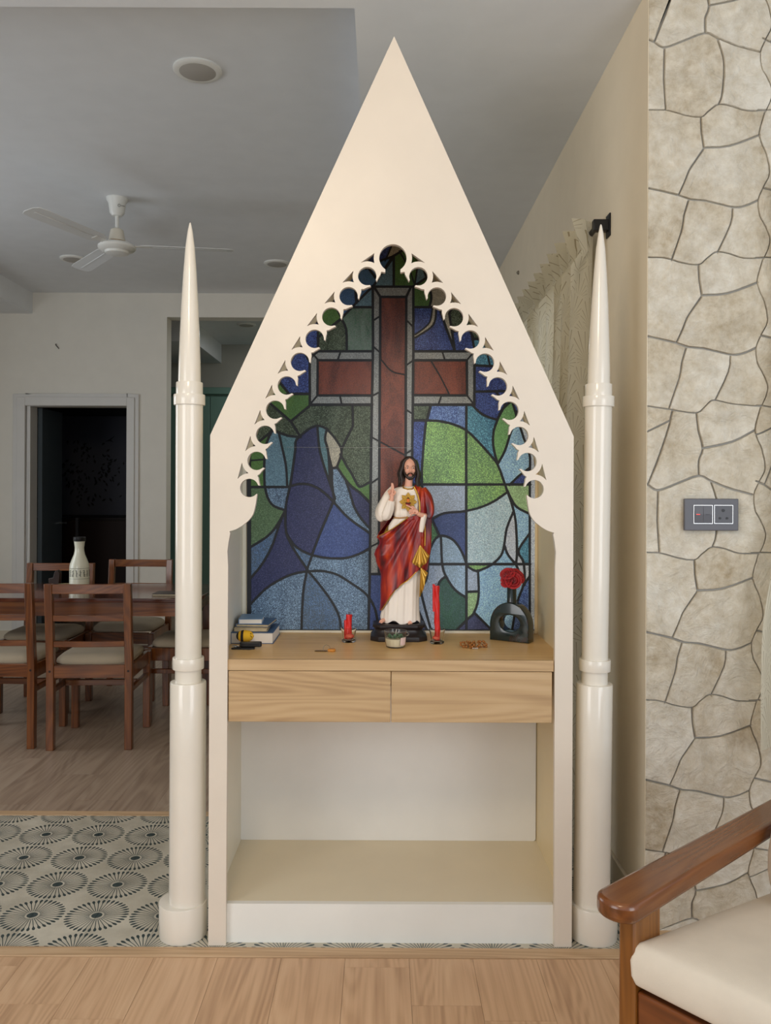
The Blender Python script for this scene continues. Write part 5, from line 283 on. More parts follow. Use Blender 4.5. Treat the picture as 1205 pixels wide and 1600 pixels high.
# baseboards
struct(B(XR-.012,XR,2.51,7.18,0,.09).build('baseboard_right',mat('baseboard',(214,202,180),.4),bevel=.003))
struct(MB().box(-4.2,-3.2,YB-.012,YB,0,.09).box(-2.11,-1.875,YB-.012,YB,0,.09).build('baseboard_back',mat('baseboard',(214,202,180),.4)))
# window in the right wall behind the curtain
wn=struct(MB().box(XR+.02,XR+.08,wy0,wy0+.05,wz0,wz1).box(XR+.02,XR+.08,wy1-.05,wy1,wz0,wz1).box(XR+.02,XR+.08,wy0+.05,wy1-.05,wz0,wz0+.05).box(XR+.02,XR+.08,wy0+.05,wy1-.05,wz1-.05,wz1).box(XR+.02,XR+.08,3.88,3.92,wz0+.05,wz1-.05).build('window_1',WHITE))
for y0,y1 in ((wy0+.05,3.88),(3.92,wy1-.05)): B(XR+.045,XR+.051,y0,y1,wz0+.05,wz1-.05).build('pane',mat('window_glass',(255,255,255),.02,trans=1),wn)
# ------------------------------------------------------------------ floors laid piece by piece
flr=bpy.data.objects['floor']
def plank_field(name,x0,x1,y0,y1,wd,ln,m,seed,offs=None):
    rr=random.Random(seed); cache={}; x=x0; k=0
    while x<x1-.01:
        xe=min(x+wd,x1); y=y0-(offs[k%len(offs)] if offs else rr.uniform(0,ln))
        while y<y1-.01:
            a,b=max(y,y0),min(y+ln,y1)
            if b-a>.02:
                key=(round(xe-x,3),round(b-a,3))
                if key not in cache:
                    g=.0004; q=MB().box(-key[0]/2+g,key[0]/2-g,-key[1]/2+g,key[1]/2-g,-.012,0); cache[key]=q.mesh(name,m)
                o=bpy.data.objects.new(name,cache[key]); COL.objects.link(o); o.location=((x+xe)/2,(a+b)/2,0); o.parent=flr
            y+=ln
        x=xe; k+=1
plank_field('plank',-2.08,2.4,.6,2.344,.18,1.2,FLOORW,3,[.87,.93,.25,.55,.1,.7])
plank_field('plank',-3.1,XR-.002,3.402,9.0,.18,1.25,FLOORD,5)
struct(B(XR,3.0,2.394,2.503,-.012,.0035).build('trim_5',EDGE)); tr1=struct(B(-2.6,3.0,2.346,2.394,-.012,.0035).build('trim_3',EDGE,bevel=.002)); struct(B(-2.6,XR,3.354,3.400,-.012,.003).build('trim_4',EDGE,bevel=.002))
# patterned tiles: dandelion medallions centred on the tile corners
m=bpy.data.materials.new('medallion_tile'); m.use_nodes=True; t=NT(m)
tc=t.new('ShaderNodeTexCoord'); sp=t.new('ShaderNodeSeparateXYZ'); t.l.new(tc.outputs['Object'],sp.inputs[0])
qx=t.math('SUBTRACT',.1,t.math('ABSOLUTE',sp.outputs[0])); qy=t.math('SUBTRACT',.1,t.math('ABSOLUTE',sp.outputs[1]))
rr_=t.math('SQRT',t.math('ADD',t.math('MULTIPLY',qx,qx),t.math('MULTIPLY',qy,qy)))
an=t.math('ARCTAN2',qy,qx); N=36
fr=t.math('SUBTRACT',t.math('FRACT',t.math('MULTIPLY',an,N/(2*PI))),.5)
dist=t.math('MULTIPLY',t.math('MULTIPLY',t.math('ABSOLUTE',fr),2*PI/N),rr_)
bl=t.math('MULTIPLY',t.math('SUBTRACT',rr_,.0875),1/.009); wid=t.math('MULTIPLY_ADD',t.math('POWER',2.718,t.math('MULTIPLY',t.math('MULTIPLY',bl,bl),-1)),.0034,.0012)
spoke=t.math('LESS_THAN',dist,wid); ringm=t.math('MULTIPLY',t.math('GREATER_THAN',rr_,.022),t.math('LESS_THAN',rr_,.0965))
msk=t.math('MULTIPLY',spoke,ringm); blob=t.math('LESS_THAN',rr_,.0165); msk=t.math('MAXIMUM',msk,blob)
nz=t.noise(t.coords((1,1,1),rnd=5),9,4); base=t.ramp(nz,[(.3,lin((176,168,150))),(.7,lin((204,196,178)))])
t.l.new(t.mix(msk,base,lin((52,66,66))),t.b.inputs['Base Color']); t.b.inputs['Roughness'].default_value=.42
TILE=m; cache={}
ys=[2.395]+[2.572+.2*k for k in range(4)]+[3.354]; xs=[-2.08+.2*k for k in range(15)]
for j in range(5):
    y0,y1=ys[j],ys[j+1]; cyy=2.472+.2*j
    for x0 in xs:
        x1=min(x0+.2,XR); 
        if x1-x0<.01: continue
        key=(j if j in(0,4) else 1,round(x1-x0,3))
        if key not in cache:
            g=.0005; cache[key]=MB().box(-.1+g,-.1+(x1-x0)-g,y0-cyy+g,y1-cyy-g,-.012,.001).mesh('floor_tile',TILE)
        o=bpy.data.objects.new('floor_tile',cache[key]); COL.objects.link(o); o.location=(x0+.1,cyy,0); o.parent=flr
# ------------------------------------------------------------------ stone clad wall
YS=2.49
sw=struct(MB().box(XR+.001,3.2,YS+.012,YS+.16,0,ZC).build('wall_stone',mat('mortar',(166,162,154),.9)))
m=bpy.data.materials.new('cast_stone'); m.use_nodes=True; t=NT(m)
v=t.coords((1,1,1),rnd=9); n1=t.noise(v,5,6,.62); n2=t.noise(v,42,5,.65); f_=t.math('MULTIPLY_ADD',n2,.45,t.math('MULTIPLY',n1,.65))
oi=t.new('ShaderNodeObjectInfo'); f_=t.math('ADD',f_,t.math('MULTIPLY_ADD',oi.outputs['Random'],.10,-.05))
t.l.new(t.ramp(f_,[(.32,lin((174,156,126))),(.50,lin((208,197,176))),(.70,lin((230,224,210)))]),t.b.inputs['Base Color']); t.b.inputs['Roughness'].default_value=.75
n3=t.noise(v,13,8,.68,1.4); t.bump(t.math('MULTIPLY_ADD',n3,1.0,t.math('MULTIPLY',n2,.3)),1.0,.014)
struct(B(XR-.0005,XR+.001,2.494,2.651,0,ZC).build('wall_right_end',WARM)); STONE=m; rs=random.Random(8)
for k,pl in enumerate(STONES):
    poly=[(pl[i]*.1*YS/F,H-pl[i+1]*.1*YS/F) for i in range(0,len(pl),2)]
    xs_=[q[0] for q in poly]; 
    poly=[(max(q[0],XR-.004),min(max(q[1],0.002),ZC-.001)) for q in poly]
    pr=rs.uniform(0,.0025)
    MB().prism(poly,YS+.004-pr,YS+.012,inset=.0014).build('stone',STONE,sw,fixn=True)
# ------------------------------------------------------------------ wall switch plate
t=thing('switch_plate',P(1110,804,YS-.004),'grey switch and socket plate on the stone wall','switch')
c0=P(1068,779,YS-.004); c1=P(1152,829,YS-.004); SW=mat('switch_grey',(92,92,98),.4); SW2=mat('switch_insert',(74,74,80),.35)
B(c0.x,c1.x,YS-.014,YS-.003,c1.z,c0.z).build('plate',SW,t,bevel=.002)
def px(x,y): return P(x,y,YS)
for nm,x0,x1 in (('switch_module',1081,1110.5),('socket_module',1113,1142)):
    a=px(x0,789); b_=px(x1,818)
    fr=MB(); e=.0012
    fr.box(a.x,b_.x,YS-.0165,YS-.013,a.z-e,a.z).box(a.x,b_.x,YS-.0165,YS-.013,b_.z,b_.z+e).box(a.x,a.x+e,YS-.0165,YS-.013,b_.z+e,a.z-e).box(b_.x-e,b_.x,YS-.0165,YS-.013,b_.z+e,a.z-e)
    mo=B(a.x+e,b_.x-e,YS-.0155,YS-.013,b_.z+e,a.z-e).build(nm,SW2,t)
    fr.build('chrome_trim',METAL,mo)
    if 'switch' in nm:
        mx=(a.x+b_.x)/2; mz=(a.z+b_.z)/2
        for xa,xb,na in ((a.x+.003,mx-.0004,'rocker'),(mx+.0004,b_.x-.003,'rocker')):
            MB().prism([(YS-.0158,b_.z+.003),(YS-.0190,mz),(YS-.0158,a.z-.003),(YS-.0150,a.z-.003),(YS-.0150,b_.z+.003)],xa,xb,axis='x').build('rocker',SW,mo)
        B(a.x+.007,a.x+.018,YS-.0196,YS-.0185,mz-.001,mz+.001).build('indicator',mat('red_lamp',(230,70,60),.4,emit=((230,60,50),.8)),mo)
        B(mx+.006,mx+.018,YS-.0196,YS-.0185,mz-.0006,mz+.0006).build('mark',BLACK,mo)
    else:
        for hx,hy,r in ((1127,797.5,2.4),(1122,809.5,1.8),(1133,809.5,1.8)):
            q=px(hx,hy); MB().lathe((0,0,0),[(r*YS/F,0),(r*YS/F,.002)],14,M=Matrix.Translation((q.x,YS-.0151,q.z))@Matrix.Rotation(PI/2,4,'X')).build('socket_hole',BLACK,mo)
# ------------------------------------------------------------------ ceiling discs and fan
SPK=mat('grille_grey',(176,172,166),.6)
def disc_light(x,y,label,z=ZT):
    t=thing('ceiling_light',(x,y,z),label,'ceiling light','round ceiling lights' if 0 else None)
    MB().lathe((x,y,z),[(.098,0),(.098,-.006),(.090,-.012),(.074,-.012)],40).build('rim',WHITE,t,smooth=40)
    MB().lathe((x,y,z),[(.073,-.0121),(.070,-.0135),(.0,-.0137)],40,cap=False).build('diffuser',SPK,t,smooth=40)
disc_light(-.755,3.354,'large round flush ceiling light nearest the camera, above the fan')
p=P(115,407,6.12); disc_light(p.x,6.12,'round flush ceiling light just below and left of the fan hub')
p=P(433,412,6.22); disc_light(p.x,6.22,'round flush ceiling light partly hidden by the arch slope')
p=P(385,508,8.55); disc_light(p.x,8.55,'small dark round ceiling light in the far room beyond the opening')
FX,FY=-1.559,4.85
t=thing('ceiling_fan',(FX,FY,ZT),'white three blade ceiling fan over the dining table','fan',rz=R(8))
FAN=mat('fan_white',(225,226,222),.3)
MB().lathe((0,0,0),[(.062,0),(.060,-.012),(.050,-.03),(.042,-.085),(.028,-.103),(.014,-.105)],32).build('canopy',FAN,t,world=False,smooth=40)
cl=MB(); 
for i in range(10): a=2*PI*i/10; b2=2*PI*(i+1)/10; cl.box(-.001,.001,-.0012,.0012,-.0016,.0016,M=Matrix.Translation((.02+.007*math.cos(a),-.0475,-.055+.007*math.sin(a))))
for i in range(3): cl.box(.032+i*.006,.0355+i*.006,-.0445+i*.0035,-.0425+i*.0035,-.057,-.053)
cl.build('maker_mark',BLACK,t,world=False)
MB().lathe((0,0,0),[(.011,-.10),(.011,-.19)],16).build('down_rod',FAN,t,world=False,smooth=40)
MB().lathe((0,0,0),[(.026,-.178),(.036,-.185),(.044,-.225),(.050,-.252)],28).build('coupling_cover',mat('fan_cover',(216,210,196),.4),t,world=False,smooth=40)
MB().lathe((0,0,0),[(.054,-.252),(.054,-.262)],28).build('brass_ring',mat('brass',(150,120,70),.4,metal=.8),t,world=False,smooth=40)
MB().lathe((0,0,0),[(.06,-.262),(.095,-.268),(.107,-.28),(.107,-.292),(.098,-.302),(.070,-.310),(.066,-.322),(.05,-.328),(0.001,-.330)],40,cap=False).build('motor',FAN,t,world=False,smooth=35)
BL=mat('fan_blade',(222,224,224),.4)
for k in range(3):
    M=Matrix.Rotation(2*PI*k/3,4,'Z')@Matrix.Translation((0,0,-.275))@Matrix.Rotation(R(9),4,'X')
    q=MB()
    pts=[(.13,-.035),(.17,-.055),(.6,-.062),(.655,-.055),(.672,-.03),(.672,.03),(.655,.055),(.6,.062),(.17,.055),(.13,.035)]
    n=len(pts); q.prism(pts,-.0018,.0018,axis='z',M=M); q.box(.2,.63,-.004,.004,-.004,.004,M=M); bl=q.build('blade',BL,t,world=False,bevel=.001,seg=1)
    MB().box(.09,.19,-.02,.02,-.004,-.0005,M=M).build('blade_bracket',FAN,bl,world=False,bevel=.001,seg=1)
for (x,y,d,lb,nm) in ((90,541,YB,'small wire stub poking from the back wall above the door','wire_stub'),):
    a=P(x,y,d); o=MB().tube([(a.x-.012,d,a.z+.02),(a.x-.012,d-.012,a.z+.014),(a.x-.004,d-.018,a.z+.002),(a.x+.008,d-.012,a.z-.012),(a.x+.012,d-.001,a.z-.022)],.004,8).build(nm,mat('wire_black',(60,58,56),.5),smooth=60); tag(o,lb,'wire')
a=P(811,426,1.0); d=XR/a.x; a=P(811,426,d); o=MB().lathe((0,0,0),[(.012,0),(.012,.006),(.004,.014)],12,M=Matrix.Translation((XR,d,a.z))@Matrix.Rotation(-PI/2,4,'Y')).build('wall_hook',mat('hook_grey',(120,112,100),.5),smooth=40); tag(o,'tiny grey hook on the plain wall above the curtain','hook')

# ------------------------------------------------------------------ altar cabinet
D0=2.405; K=D0/F
def U(u,v,d=D0): return (u*d/F,H-v*d/F)
cxu=TRAC['cx']
al=thing('prayer_altar',((14.5)*K,2.62,0),'tall cream prayer altar with pointed gothic front, tracery arch and stained glass back','altar')
ap=(14.9,-708.6); s1=(-269.9,-84); s2=(298.3,-84.6); zb=714
def ring(l): return [(l[i]/20+cxu,l[i+1]/20) for i in range(0,len(l),2)]
L0=ring(TRAC['loops'][0]); ye=TRAC['yend']
n=len(L0); 
# cut the big opening at its flat bottom
bi=[i for i,q in enumerate(L0) if q[1]>ye-.9]
if True:
    arr=[i for i in range(n) if L0[i][1]>ye-.9]; rt=max(arr,key=lambda i:L0[i][0]); lt=min(arr,key=lambda i:L0[i][0])
    def walk(a,b,s):
        o=[]; i=a
        while True:
            o.append(L0[i]); 
            if i==b: break
            i=(i+s)%n
        return o
    w1=walk(rt,lt,1); w2=walk(rt,lt,-1); path=w1 if min(q[1] for q in w1)<min(q[1] for q in w2) else w2
jin=[(cxu+256.6,zb),(cxu+255.6,120),(cxu+256.8,97),(cxu+254.6,80),(cxu+252.5,ye+3)]
mir=lambda q:(2*cxu-q[0],q[1])
outl=[(-269.6,zb),s1,ap,s2,(298.6,zb)]+jin+path+[mir(q) for q in reversed(jin)]
def curve_panel(loops,y0,y1,name,mt,parent):
    cu=bpy.data.curves.new(name,'CURVE'); cu.dimensions='2D'; cu.fill_mode='BOTH'; cu.extrude=(y1-y0)/2
    for lp in loops:
        sp=cu.splines.new('POLY'); sp.points.add(len(lp)-1); sp.use_cyclic_u=True
        for p_,q in zip(sp.points,lp): p_.co=(q[0],q[1],0,1)
    tmp=bpy.data.objects.new('tmp',cu); COL.objects.link(tmp)
    me=bpy.data.meshes.new_from_object(tmp.evaluated_get(bpy.context.evaluated_depsgraph_get())); bpy.data.objects.remove(tmp)
    off=wloc(parent); ym=(y0+y1)/2
    for v_ in me.vertices:
        x,y,z=v_.co; v_.co=(x-off.x,ym+z-off.y,y-off.z)
    bm=bmesh.new(); bm.from_mesh(me); bmesh.ops.remove_doubles(bm,verts=bm.verts,dist=1e-6); bmesh.ops.recalc_face_normals(bm,faces=bm.faces); bm.to_mesh(me); bm.free()
    me.materials.clear(); me.materials.append(mt); o=bpy.data.objects.new(name,me); COL.objects.link(o); o.parent=parent
    me.polygons.foreach_set('use_smooth',[True]*len(me.polygons)); me.set_sharp_from_angle(angle=R(35)); return o
loops=[[U(*q) for q in outl]]
for l in TRAC['loops'][1:]: loops.append([U(*q) for q in ring(l)])
curve_panel(loops,D0,D0+.018,'front_panel',CREAM,al)
YF=D0+.018; YK=2.870
xl=s1[0]*K+.003; xr=s2[0]*K-.003; zs=H+84*K; th=.014
B(xl,xl+th,YF,YK,0,zs+.004).build('side_panel',IVORY,al); B(xr-th,xr,YF,YK,0,zs+.004).build('side_panel',mat('ivory_board_lit',(226,206,164),.4),al)  # right panel: same ivory board, light from the left put into its colour
apx,apz=U(*ap)
for xo,sg in ((xl,1),(xr,-1)):
    dx=(apx-xo); dz=apz-.004-zs; L=math.hypot(dx,dz); nx,nz=(dz/L*sg,-abs(dx)/L)
    q=[(xo,zs),(apx,apz-.006),(apx,apz-.006-th*L/abs(dx)),(xo+sg*th,zs-.004)]
    MB().prism(q,YF,YK).build('roof_panel',mat('ivory_board_lit',(226,206,164),.4),al)  # roof boards take the lit ivory colour too
MB().prism([(xl,0),(xl,zs),(apx,apz-.004),(xr,zs),(xr,0)],YK,YK+.016).build('back_panel',mat('cream_back',(236,222,190),.45),al)
# stained glass picture: lead backing with panes on it
YG=YK-.004
bd=[(GL['bound'][i]*.1,GL['bound'][i+1]*.1) for i in range(0,len(GL['bound']),2)]
LEAD=mat('lead_line',(44,46,50),.42,bump=.3,bscale=500)
sgp=MB().prism([U(q[0],q[1],YG) for q in bd],YG,YK-.0005).build('stained_glass',LEAD,al)
PC=dict(R=(156,84,64),W=(159,165,165),B=(48,62,124),P=(188,185,168),G=(96,138,69),D=(49,64,44),D2=(53,103,80),S=(109,147,168),K=(87,132,174),N=(44,50,98),N2=(64,72,114),
 L=(176,208,224),L2=(160,192,222),T=(64,120,156),T2=(94,136,147),T3=(85,156,199),M=(84,108,136),M2=(88,108,128),P2=(134,154,143),P3=(176,196,222),B2=(62,84,146),B3=(80,107,179),BT=(62,94,143),  # right-hand panes lightened: window light on the film put into their colours
 G2=(67,125,78),G3=(94,125,87),G4=(118,162,112),G5=(166,204,150),GL=(125,183,116),K2=(150,196,238),W2=(210,224,244))
MIXC=dict(R=(78,40,34),D=(94,109,89),K=(60,94,145),K2=(168,219,250),L=(190,228,239),P2=(56,96,73),G=(67,107,56),B=(73,98,168),T=(103,168,190),G4=(152,197,116),M2=(78,112,156),M=(123,152,179),G2=(103,152,94),D2=(44,78,78),B3=(123,156,212))
def glassmat(k):
    nm='glass_'+k
    if nm in MATS: return MATS[nm]
    m=bpy.data.materials.new(nm); m.use_nodes=True; t=NT(m)
    a=lin(PC[k]); b_=lin(MIXC.get(k,tuple(int(q*.86+10) for q in PC[k])))
    v=t.coords((9,9,3.2),rnd=3); n1=t.noise(v,1.6,5,.6,1.1); v2=t.coords(); n2=t.noise(v2,300,2,.6)
    n1=t.math('MULTIPLY_ADD',n2,.9,t.math('SUBTRACT',n1,.45)); n4=t.noise(v2,420,1,.5)
    lo=tuple(q*.62 for q in a[:3])+(1,); hi=tuple(min(1,q*1.7+.03) for q in b_[:3])+(1,)  # dark and bright speckle tones, painting the sparkle of the glittery film
    t.l.new(t.mix(t.ramp(n4,[(.36,(1,1,1,1)),(.46,(0,0,0,1))]),t.mix(t.ramp(n4,[(.56,(0,0,0,1)),(.68,(1,1,1,1))]),t.ramp(n1,[(.38,a),(.68,b_)]),hi),lo),t.b.inputs['Base Color'])
    t.b.inputs['Roughness'].default_value=.42; t.b.inputs['Specular IOR Level'].default_value=.6
    t.bump(n2,.5,.0012); MATS[nm]=m; return m
for k,pl in GL['panes']:
    MB().prism([U(pl[i]*.1,pl[i+1]*.1,YG) for i in range(0,len(pl),2)],YG-.0022,YG,inset=.0007).build('glass_pane',glassmat(k),sgp)
ps=U(-150,-65.4,YG); pe=U(46,-65.4,YG); B(ps[0],pe[0],YG-.0026,YG-.0021,ps[1]-.0005,ps[1]+.0005).build('film_seam',mat('seam_pale',(150,150,146),.5),sgp)
# light mouldings round the picture
xa=U(-222.5,0,YG)[0]; xb=U(-212.5,0,YG)[0]; zc=.8288
q=MB(); q.box(xl+th,xb-.001,YG-.006,YK,zc,1.62); q.build('glass_border',IVORY,al,bevel=.002)
xb2=U(237.5,0,YG)[0]; MB().box(xb2+.001,xr-th,YG-.006,YK,zc,1.62).build('glass_border',mat('ivory_board_lit',(226,206,164),.4),al,bevel=.002)  # right border in the lit ivory colour, left one plain
MB().box(xb-.001,xb2+.001,YG-.006,YK,zc,U(0,220.2,YG)[1]).build('glass_border',IVORY,al,bevel=.002)
# counter, drawers, shelf, plinth, lower back
xi0=-.4478; xi1=.4998
B(xi0,xi1,D0+.006,YF,.797,.8288).build('counter_edge',DRAW,al,bevel=.001)
B(xl+th,xr-th,YF,YK,.797,.8288).build('counter',COUNT,al)
z0,z1=.648,.7955; xm=U(14.4,0,2.412)[0]
for a,b_ in ((xi0+.002,xm-.0012),(xm+.0012,xi1-.005)): 
    d_=B(a,b_,D0+.006,D0+.024,z0,z1).build('drawer',DRAW,al,bevel=.0015)
    MB().box(a+.004,b_-.004,D0+.024,YK-.05,z0+.01,z1-.01).build('drawer_box',COUNT,d_)
B(xl+th,xr-th,D0+.0345,YK,.1,.1143).build('shelf',mat('ivory_shelf',(226,214,186),.4),al)
B(xi0-.004,xi1+.003,D0+.017,D0+.034,.001,.1143).build('plinth',mat('white_board',(236,234,226),.4),al)
def rrect(x0,x1,z0,z1,r,n=5):
    o=[]
    for cx_,cz_,a0 in ((x1-r,z1-r,0),(x0+r,z1-r,90),(x0+r,z0+r,180),(x1-r,z0+r,270)):
        for i in range(n+1): a=R(a0+90*i/n); o.append((cx_+r*math.cos(a),cz_+r*math.sin(a)))
    return o
MB().prism(rrect(-.487,.5325,.1146,.6475,.008),YK-.008,YK).build('lower_back_panel',mat('white_gloss_board',(236,233,226),.2),al)
# ------------------------------------------------------------------ spires beside the altar
def spire(x,y,label,tilt=0,bo=-.012):
    t=thing('spire_column',(x,y,0),label,'column')
    Mt=Matrix.Rotation(tilt,4,'Y'); s=.001903
    Zp=lambda py:(H-(py-765-2)*s)
    def lt(nm,prof,off=0,n=48): return MB().lathe((off,0,0),prof,n,M=Mt).build(nm,PVC,t,world=False,smooth=35)
    lt('base_drum',[(.066,0),(.0690,.002),(.0702,.006),(.0704,.0995),(.0695,.1015),(.0545,.102)],bo)
    lt('lower_shaft',[(.0535,.098),(.0532,.5),(.0528,.748),(.0515,.7515),(.038,.7525)])
    lt('middle_shaft',[(.0385,.745),(.0385,.9),(.0392,1.2),(.0398,1.45),(.0398,1.58)])
    lt('lower_collar',[(.0395,Zp(1048)),(.0455,Zp(1047.6)),(.0462,Zp(1046.5)),(.0462,Zp(1031)),(.0455,Zp(1030)),(.0385,Zp(1029.6))])
    lt('upper_collar',[(.0395,Zp(637)),(.0455,Zp(636.5)),(.0462,Zp(635)),(.0462,Zp(621.5)),(.0455,Zp(620.3)),(.0393,Zp(620)),(.0393,Zp(602.3)),(.0385,Zp(601.2)),(.033,Zp(601))])
    lt('cone',[(.0332,Zp(604)),(.0320,Zp(570)),(.0292,Zp(530)),(.0250,Zp(480)),(.0196,Zp(430)),(.0138,Zp(390)),(.0075,Zp(365)),(.0028,Zp(353)),(.0008,Zp(351))])
    return t
spire(-.5757,2.468,'cream spire column standing left of the altar',0)
spire(.6255,2.468,'cream spire column standing right of the altar, behind the armchair arm',R(.55),.006)

# ------------------------------------------------------------------ dining table and chairs
SEAT=mat('seat_fabric',(178,164,142),.85,bump=.15,bscale=900,var=.06)
tb=thing('dining_table',(-2.2,4.83,0),'dark rosewood dining table behind the row of chairs, glossy top','table')
TTOP=wood('rosewood_top',(50,24,16),(84,42,26),(112,60,36),'x',.8,.14,coat=.6)
tx0,tx1,ty0,ty1,tz=-3.3,-1.0,4.48,5.18,.73
B(tx0,tx1,ty0,ty1,tz-.022,tz).build('tabletop',TTOP,tb,bevel=.003)
MB().box(tx0+.05,tx1-.05,ty0+.03,ty0+.05,.63,tz-.022).box(tx0+.05,tx1-.05,ty1-.05,ty1-.03,.63,tz-.022).box(tx0+.05,tx0+.07,ty0+.05,ty1-.05,.63,tz-.022).box(tx1-.07,tx1-.05,ty0+.05,ty1-.05,.63,tz-.022).build('apron',ROSEX,tb)
for x in (tx0+.06,tx1-.10):
    for y in (ty0+.035,ty1-.095): B(x,x+.06,y,y+.06,0,.63).build('leg',ROSE,tb,bevel=.003)
# one chair: local frame faces +y, rear posts at y=0
def chair():
    t=bpy.data.objects.new('dining_chair',None); COL.objects.link(t); t.empty_display_size=.1
    W=.195; z1=.845
    for s in (-1,1):
        # rear post, slightly raked
        q=MB(); x0,x1=(s*W-.019,s*W+.019); yb=lambda z:0 if z<.42 else -(z-.42)*.09
        pr=[(yb(0),0),(yb(.42),.42),(yb(z1),z1),(yb(z1)+.036,z1),(yb(.42)+.040,.42),(.036,0)]
        q.prism(pr,x0,x1,axis='x'); o=q.build('leg',ROSE,t,world=False,bevel=.003)
        MB().lathe((0,0,0),[(.006,0),(.006,.002)],12,M=Matrix.Translation((s*W,.0005,.40))@Matrix.Rotation(PI/2,4,'X')).build('peg',mat('peg_dark',(40,22,16),.5),o,world=False)
        q=MB(); q.prism([(.40,0),(.436,0),(.442,.42),(.396,.42)],s*W-.019,s*W+.019,axis='x'); q.build('leg',ROSE,t,world=False,bevel=.003)
        B(s*W-.012,s*W+.012,.04,.40,.355,.425).build('side_rail',ROSE,t,world=False,bevel=.002)
        B(s*W-.010,s*W+.010,.04,.40,.282,.308).build('side_stretcher',ROSE,t,world=False,bevel=.002)
    B(-W+.019,W-.019,.004,.028,.365,.430).build('seat_rail',ROSEX,t,world=False,bevel=.002)
    B(-W+.019,W-.019,.406,.430,.355,.425).build('seat_rail',ROSEX,t,world=False,bevel=.002)
    B(-W+.01,W-.01,.21,.235,.28,.31).build('stretcher',ROSEX,t,world=False,bevel=.002)
    for z0,z1_ in ((.795,.843),(.655,.685),(.524,.552)):
        y=-((z0+z1_)/2-.42)*.09+.006; q=MB(); n=10; vs=[];fs=[]
        for i in range(n+1):
            u=i/n; x=(-W+.019)+u*(2*W-.038); b=.010*math.sin(PI*u)*-1
            vs+=[(x,y+b,z0),(x,y+b,z1_),(x,y+b+.018,z1_),(x,y+b+.018,z0)]
        for i in range(n):
            a=i*4
            for k in range(4): fs.append((a+k,a+(k+1)%4,a+4+(k+1)%4,a+4+k))
        fs+=[(0,1,2,3),(n*4+3,n*4+2,n*4+1,n*4)]; q.add(vs,fs); q.build('back_rail',ROSEX,t,world=False,bevel=.002)
    # padded seat: superellipse dome
    vs=[];fs=[]; n=28; L=[(1.0,.428),(1.02,.438),(1.0,.452),(.92,.466),(.75,.474),(.45,.478),(.0,.479)]
    for sc_,z in L:
        for i in range(n):
            a=2*PI*i/n; c_,s_=math.cos(a),math.sin(a); r=(abs(c_)**6+abs(s_)**6)**(-1/6)
            vs.append((.192*sc_*r*c_, .225+.188*sc_*r*s_, z))
    for j in range(len(L)-1):
        for i in range(n): fs.append((j*n+i,j*n+(i+1)%n,(j+1)*n+(i+1)%n,(j+1)*n+i))
    fs.append(tuple(range(n-1,-1,-1)))
    MB().add(vs,fs).build('seat',SEAT,t,world=False,smooth=60)
    return t
c0=chair(); GRP='dining chairs round the table'
def place(o,x,y,rz,label):
    o.location=(x,y,0); o.rotation_euler=(0,0,R(rz)); tag(o,label,'chair',GRP)
cs=[c0]+[copy_tree(c0) for _ in range(5)]
ctr=[((72+208)/2,4.20,-2,'rosewood dining chair seen from behind, its whole slatted back in view right of centre'),
     (-10,4.22,2,'rosewood dining chair seen from behind, cut by the left edge of the photo'),]
p=P(141,1000,4.205); place(cs[0],p.x,4.19,3,'rosewood dining chair nearest the spire, its full ladder back towards us')
p=P(-9,1000,4.23); place(cs[1],p.x,4.21,-1,'rosewood dining chair cut by the left edge of the picture, back towards us')
p=P(96,900,5.30); place(cs[2],p.x-.01,5.30,180,'rosewood dining chair across the table, behind the white carafe')
p=P(216,900,5.62); place(cs[3],p.x+.02,5.60,180,'rosewood dining chair across the table, beside the doorway right edge')
place(cs[4],-.90,4.88,90,'rosewood dining chair at the table end, partly hidden by the left spire')
bpy.data.objects.remove(cs[5]) if not cs[5].children else [bpy.data.objects.remove(q) for q in [*cs[5].children_recursive,cs[5]]]
# carafe with black lid
cx_=P(124,900,5.02).x; cy_=5.02
t=thing('carafe',(cx_,cy_,tz),'white ceramic carafe with black lid and dark painted band on the dining table','carafe')
PORC=mat('porcelain',(226,224,204),.18,coat=.4)
MB().lathe((0,0,0),[(.052,0),(.057,.004),(.058,.02),(.058,.115),(.055,.135),(.044,.165),(.032,.195),(.028,.215),(.027,.235),(.031,.268),(.033,.277)],36).build('body',PORC,t,world=False,smooth=50)
MB().lathe((0,0,0),[(.034,.274),(.036,.278),(.036,.298),(.034,.300),(.002,.301)],24).build('lid',BLACK,t,world=False,smooth=30)
INK=mat('ink',(40,44,40),.4); q=MB()
for z,hh in ((.112,.0016),(.050,.0014)): q.lathe((0,0,0),[(.0583,z),(.0586,z+hh/2),(.0583,z+hh)],36,cap=False)
q.build('band_line',INK,t,world=False)
q=MB(); rr=random.Random(2)
for a in range(-150,150,22):
    th=R(a-90)
    for s_ in range(7):
        zz=.065+s_*.006; w_=rr.uniform(.002,.006); off=rr.uniform(-.004,.004)
        M=Matrix.Rotation(th,4,'Z')@Matrix.Translation((.0583,off,zz)); q.box(-.0004,.0006,-w_,w_,-.0011,.0011,M=M)
    M=Matrix.Rotation(th,4,'Z')@Matrix.Translation((.0583,0,.082)); q.box(-.0004,.0006,-.001,.001,-.018,.018,M=M)
q.build('painted_figures',INK,t,world=False,kind='stuff')
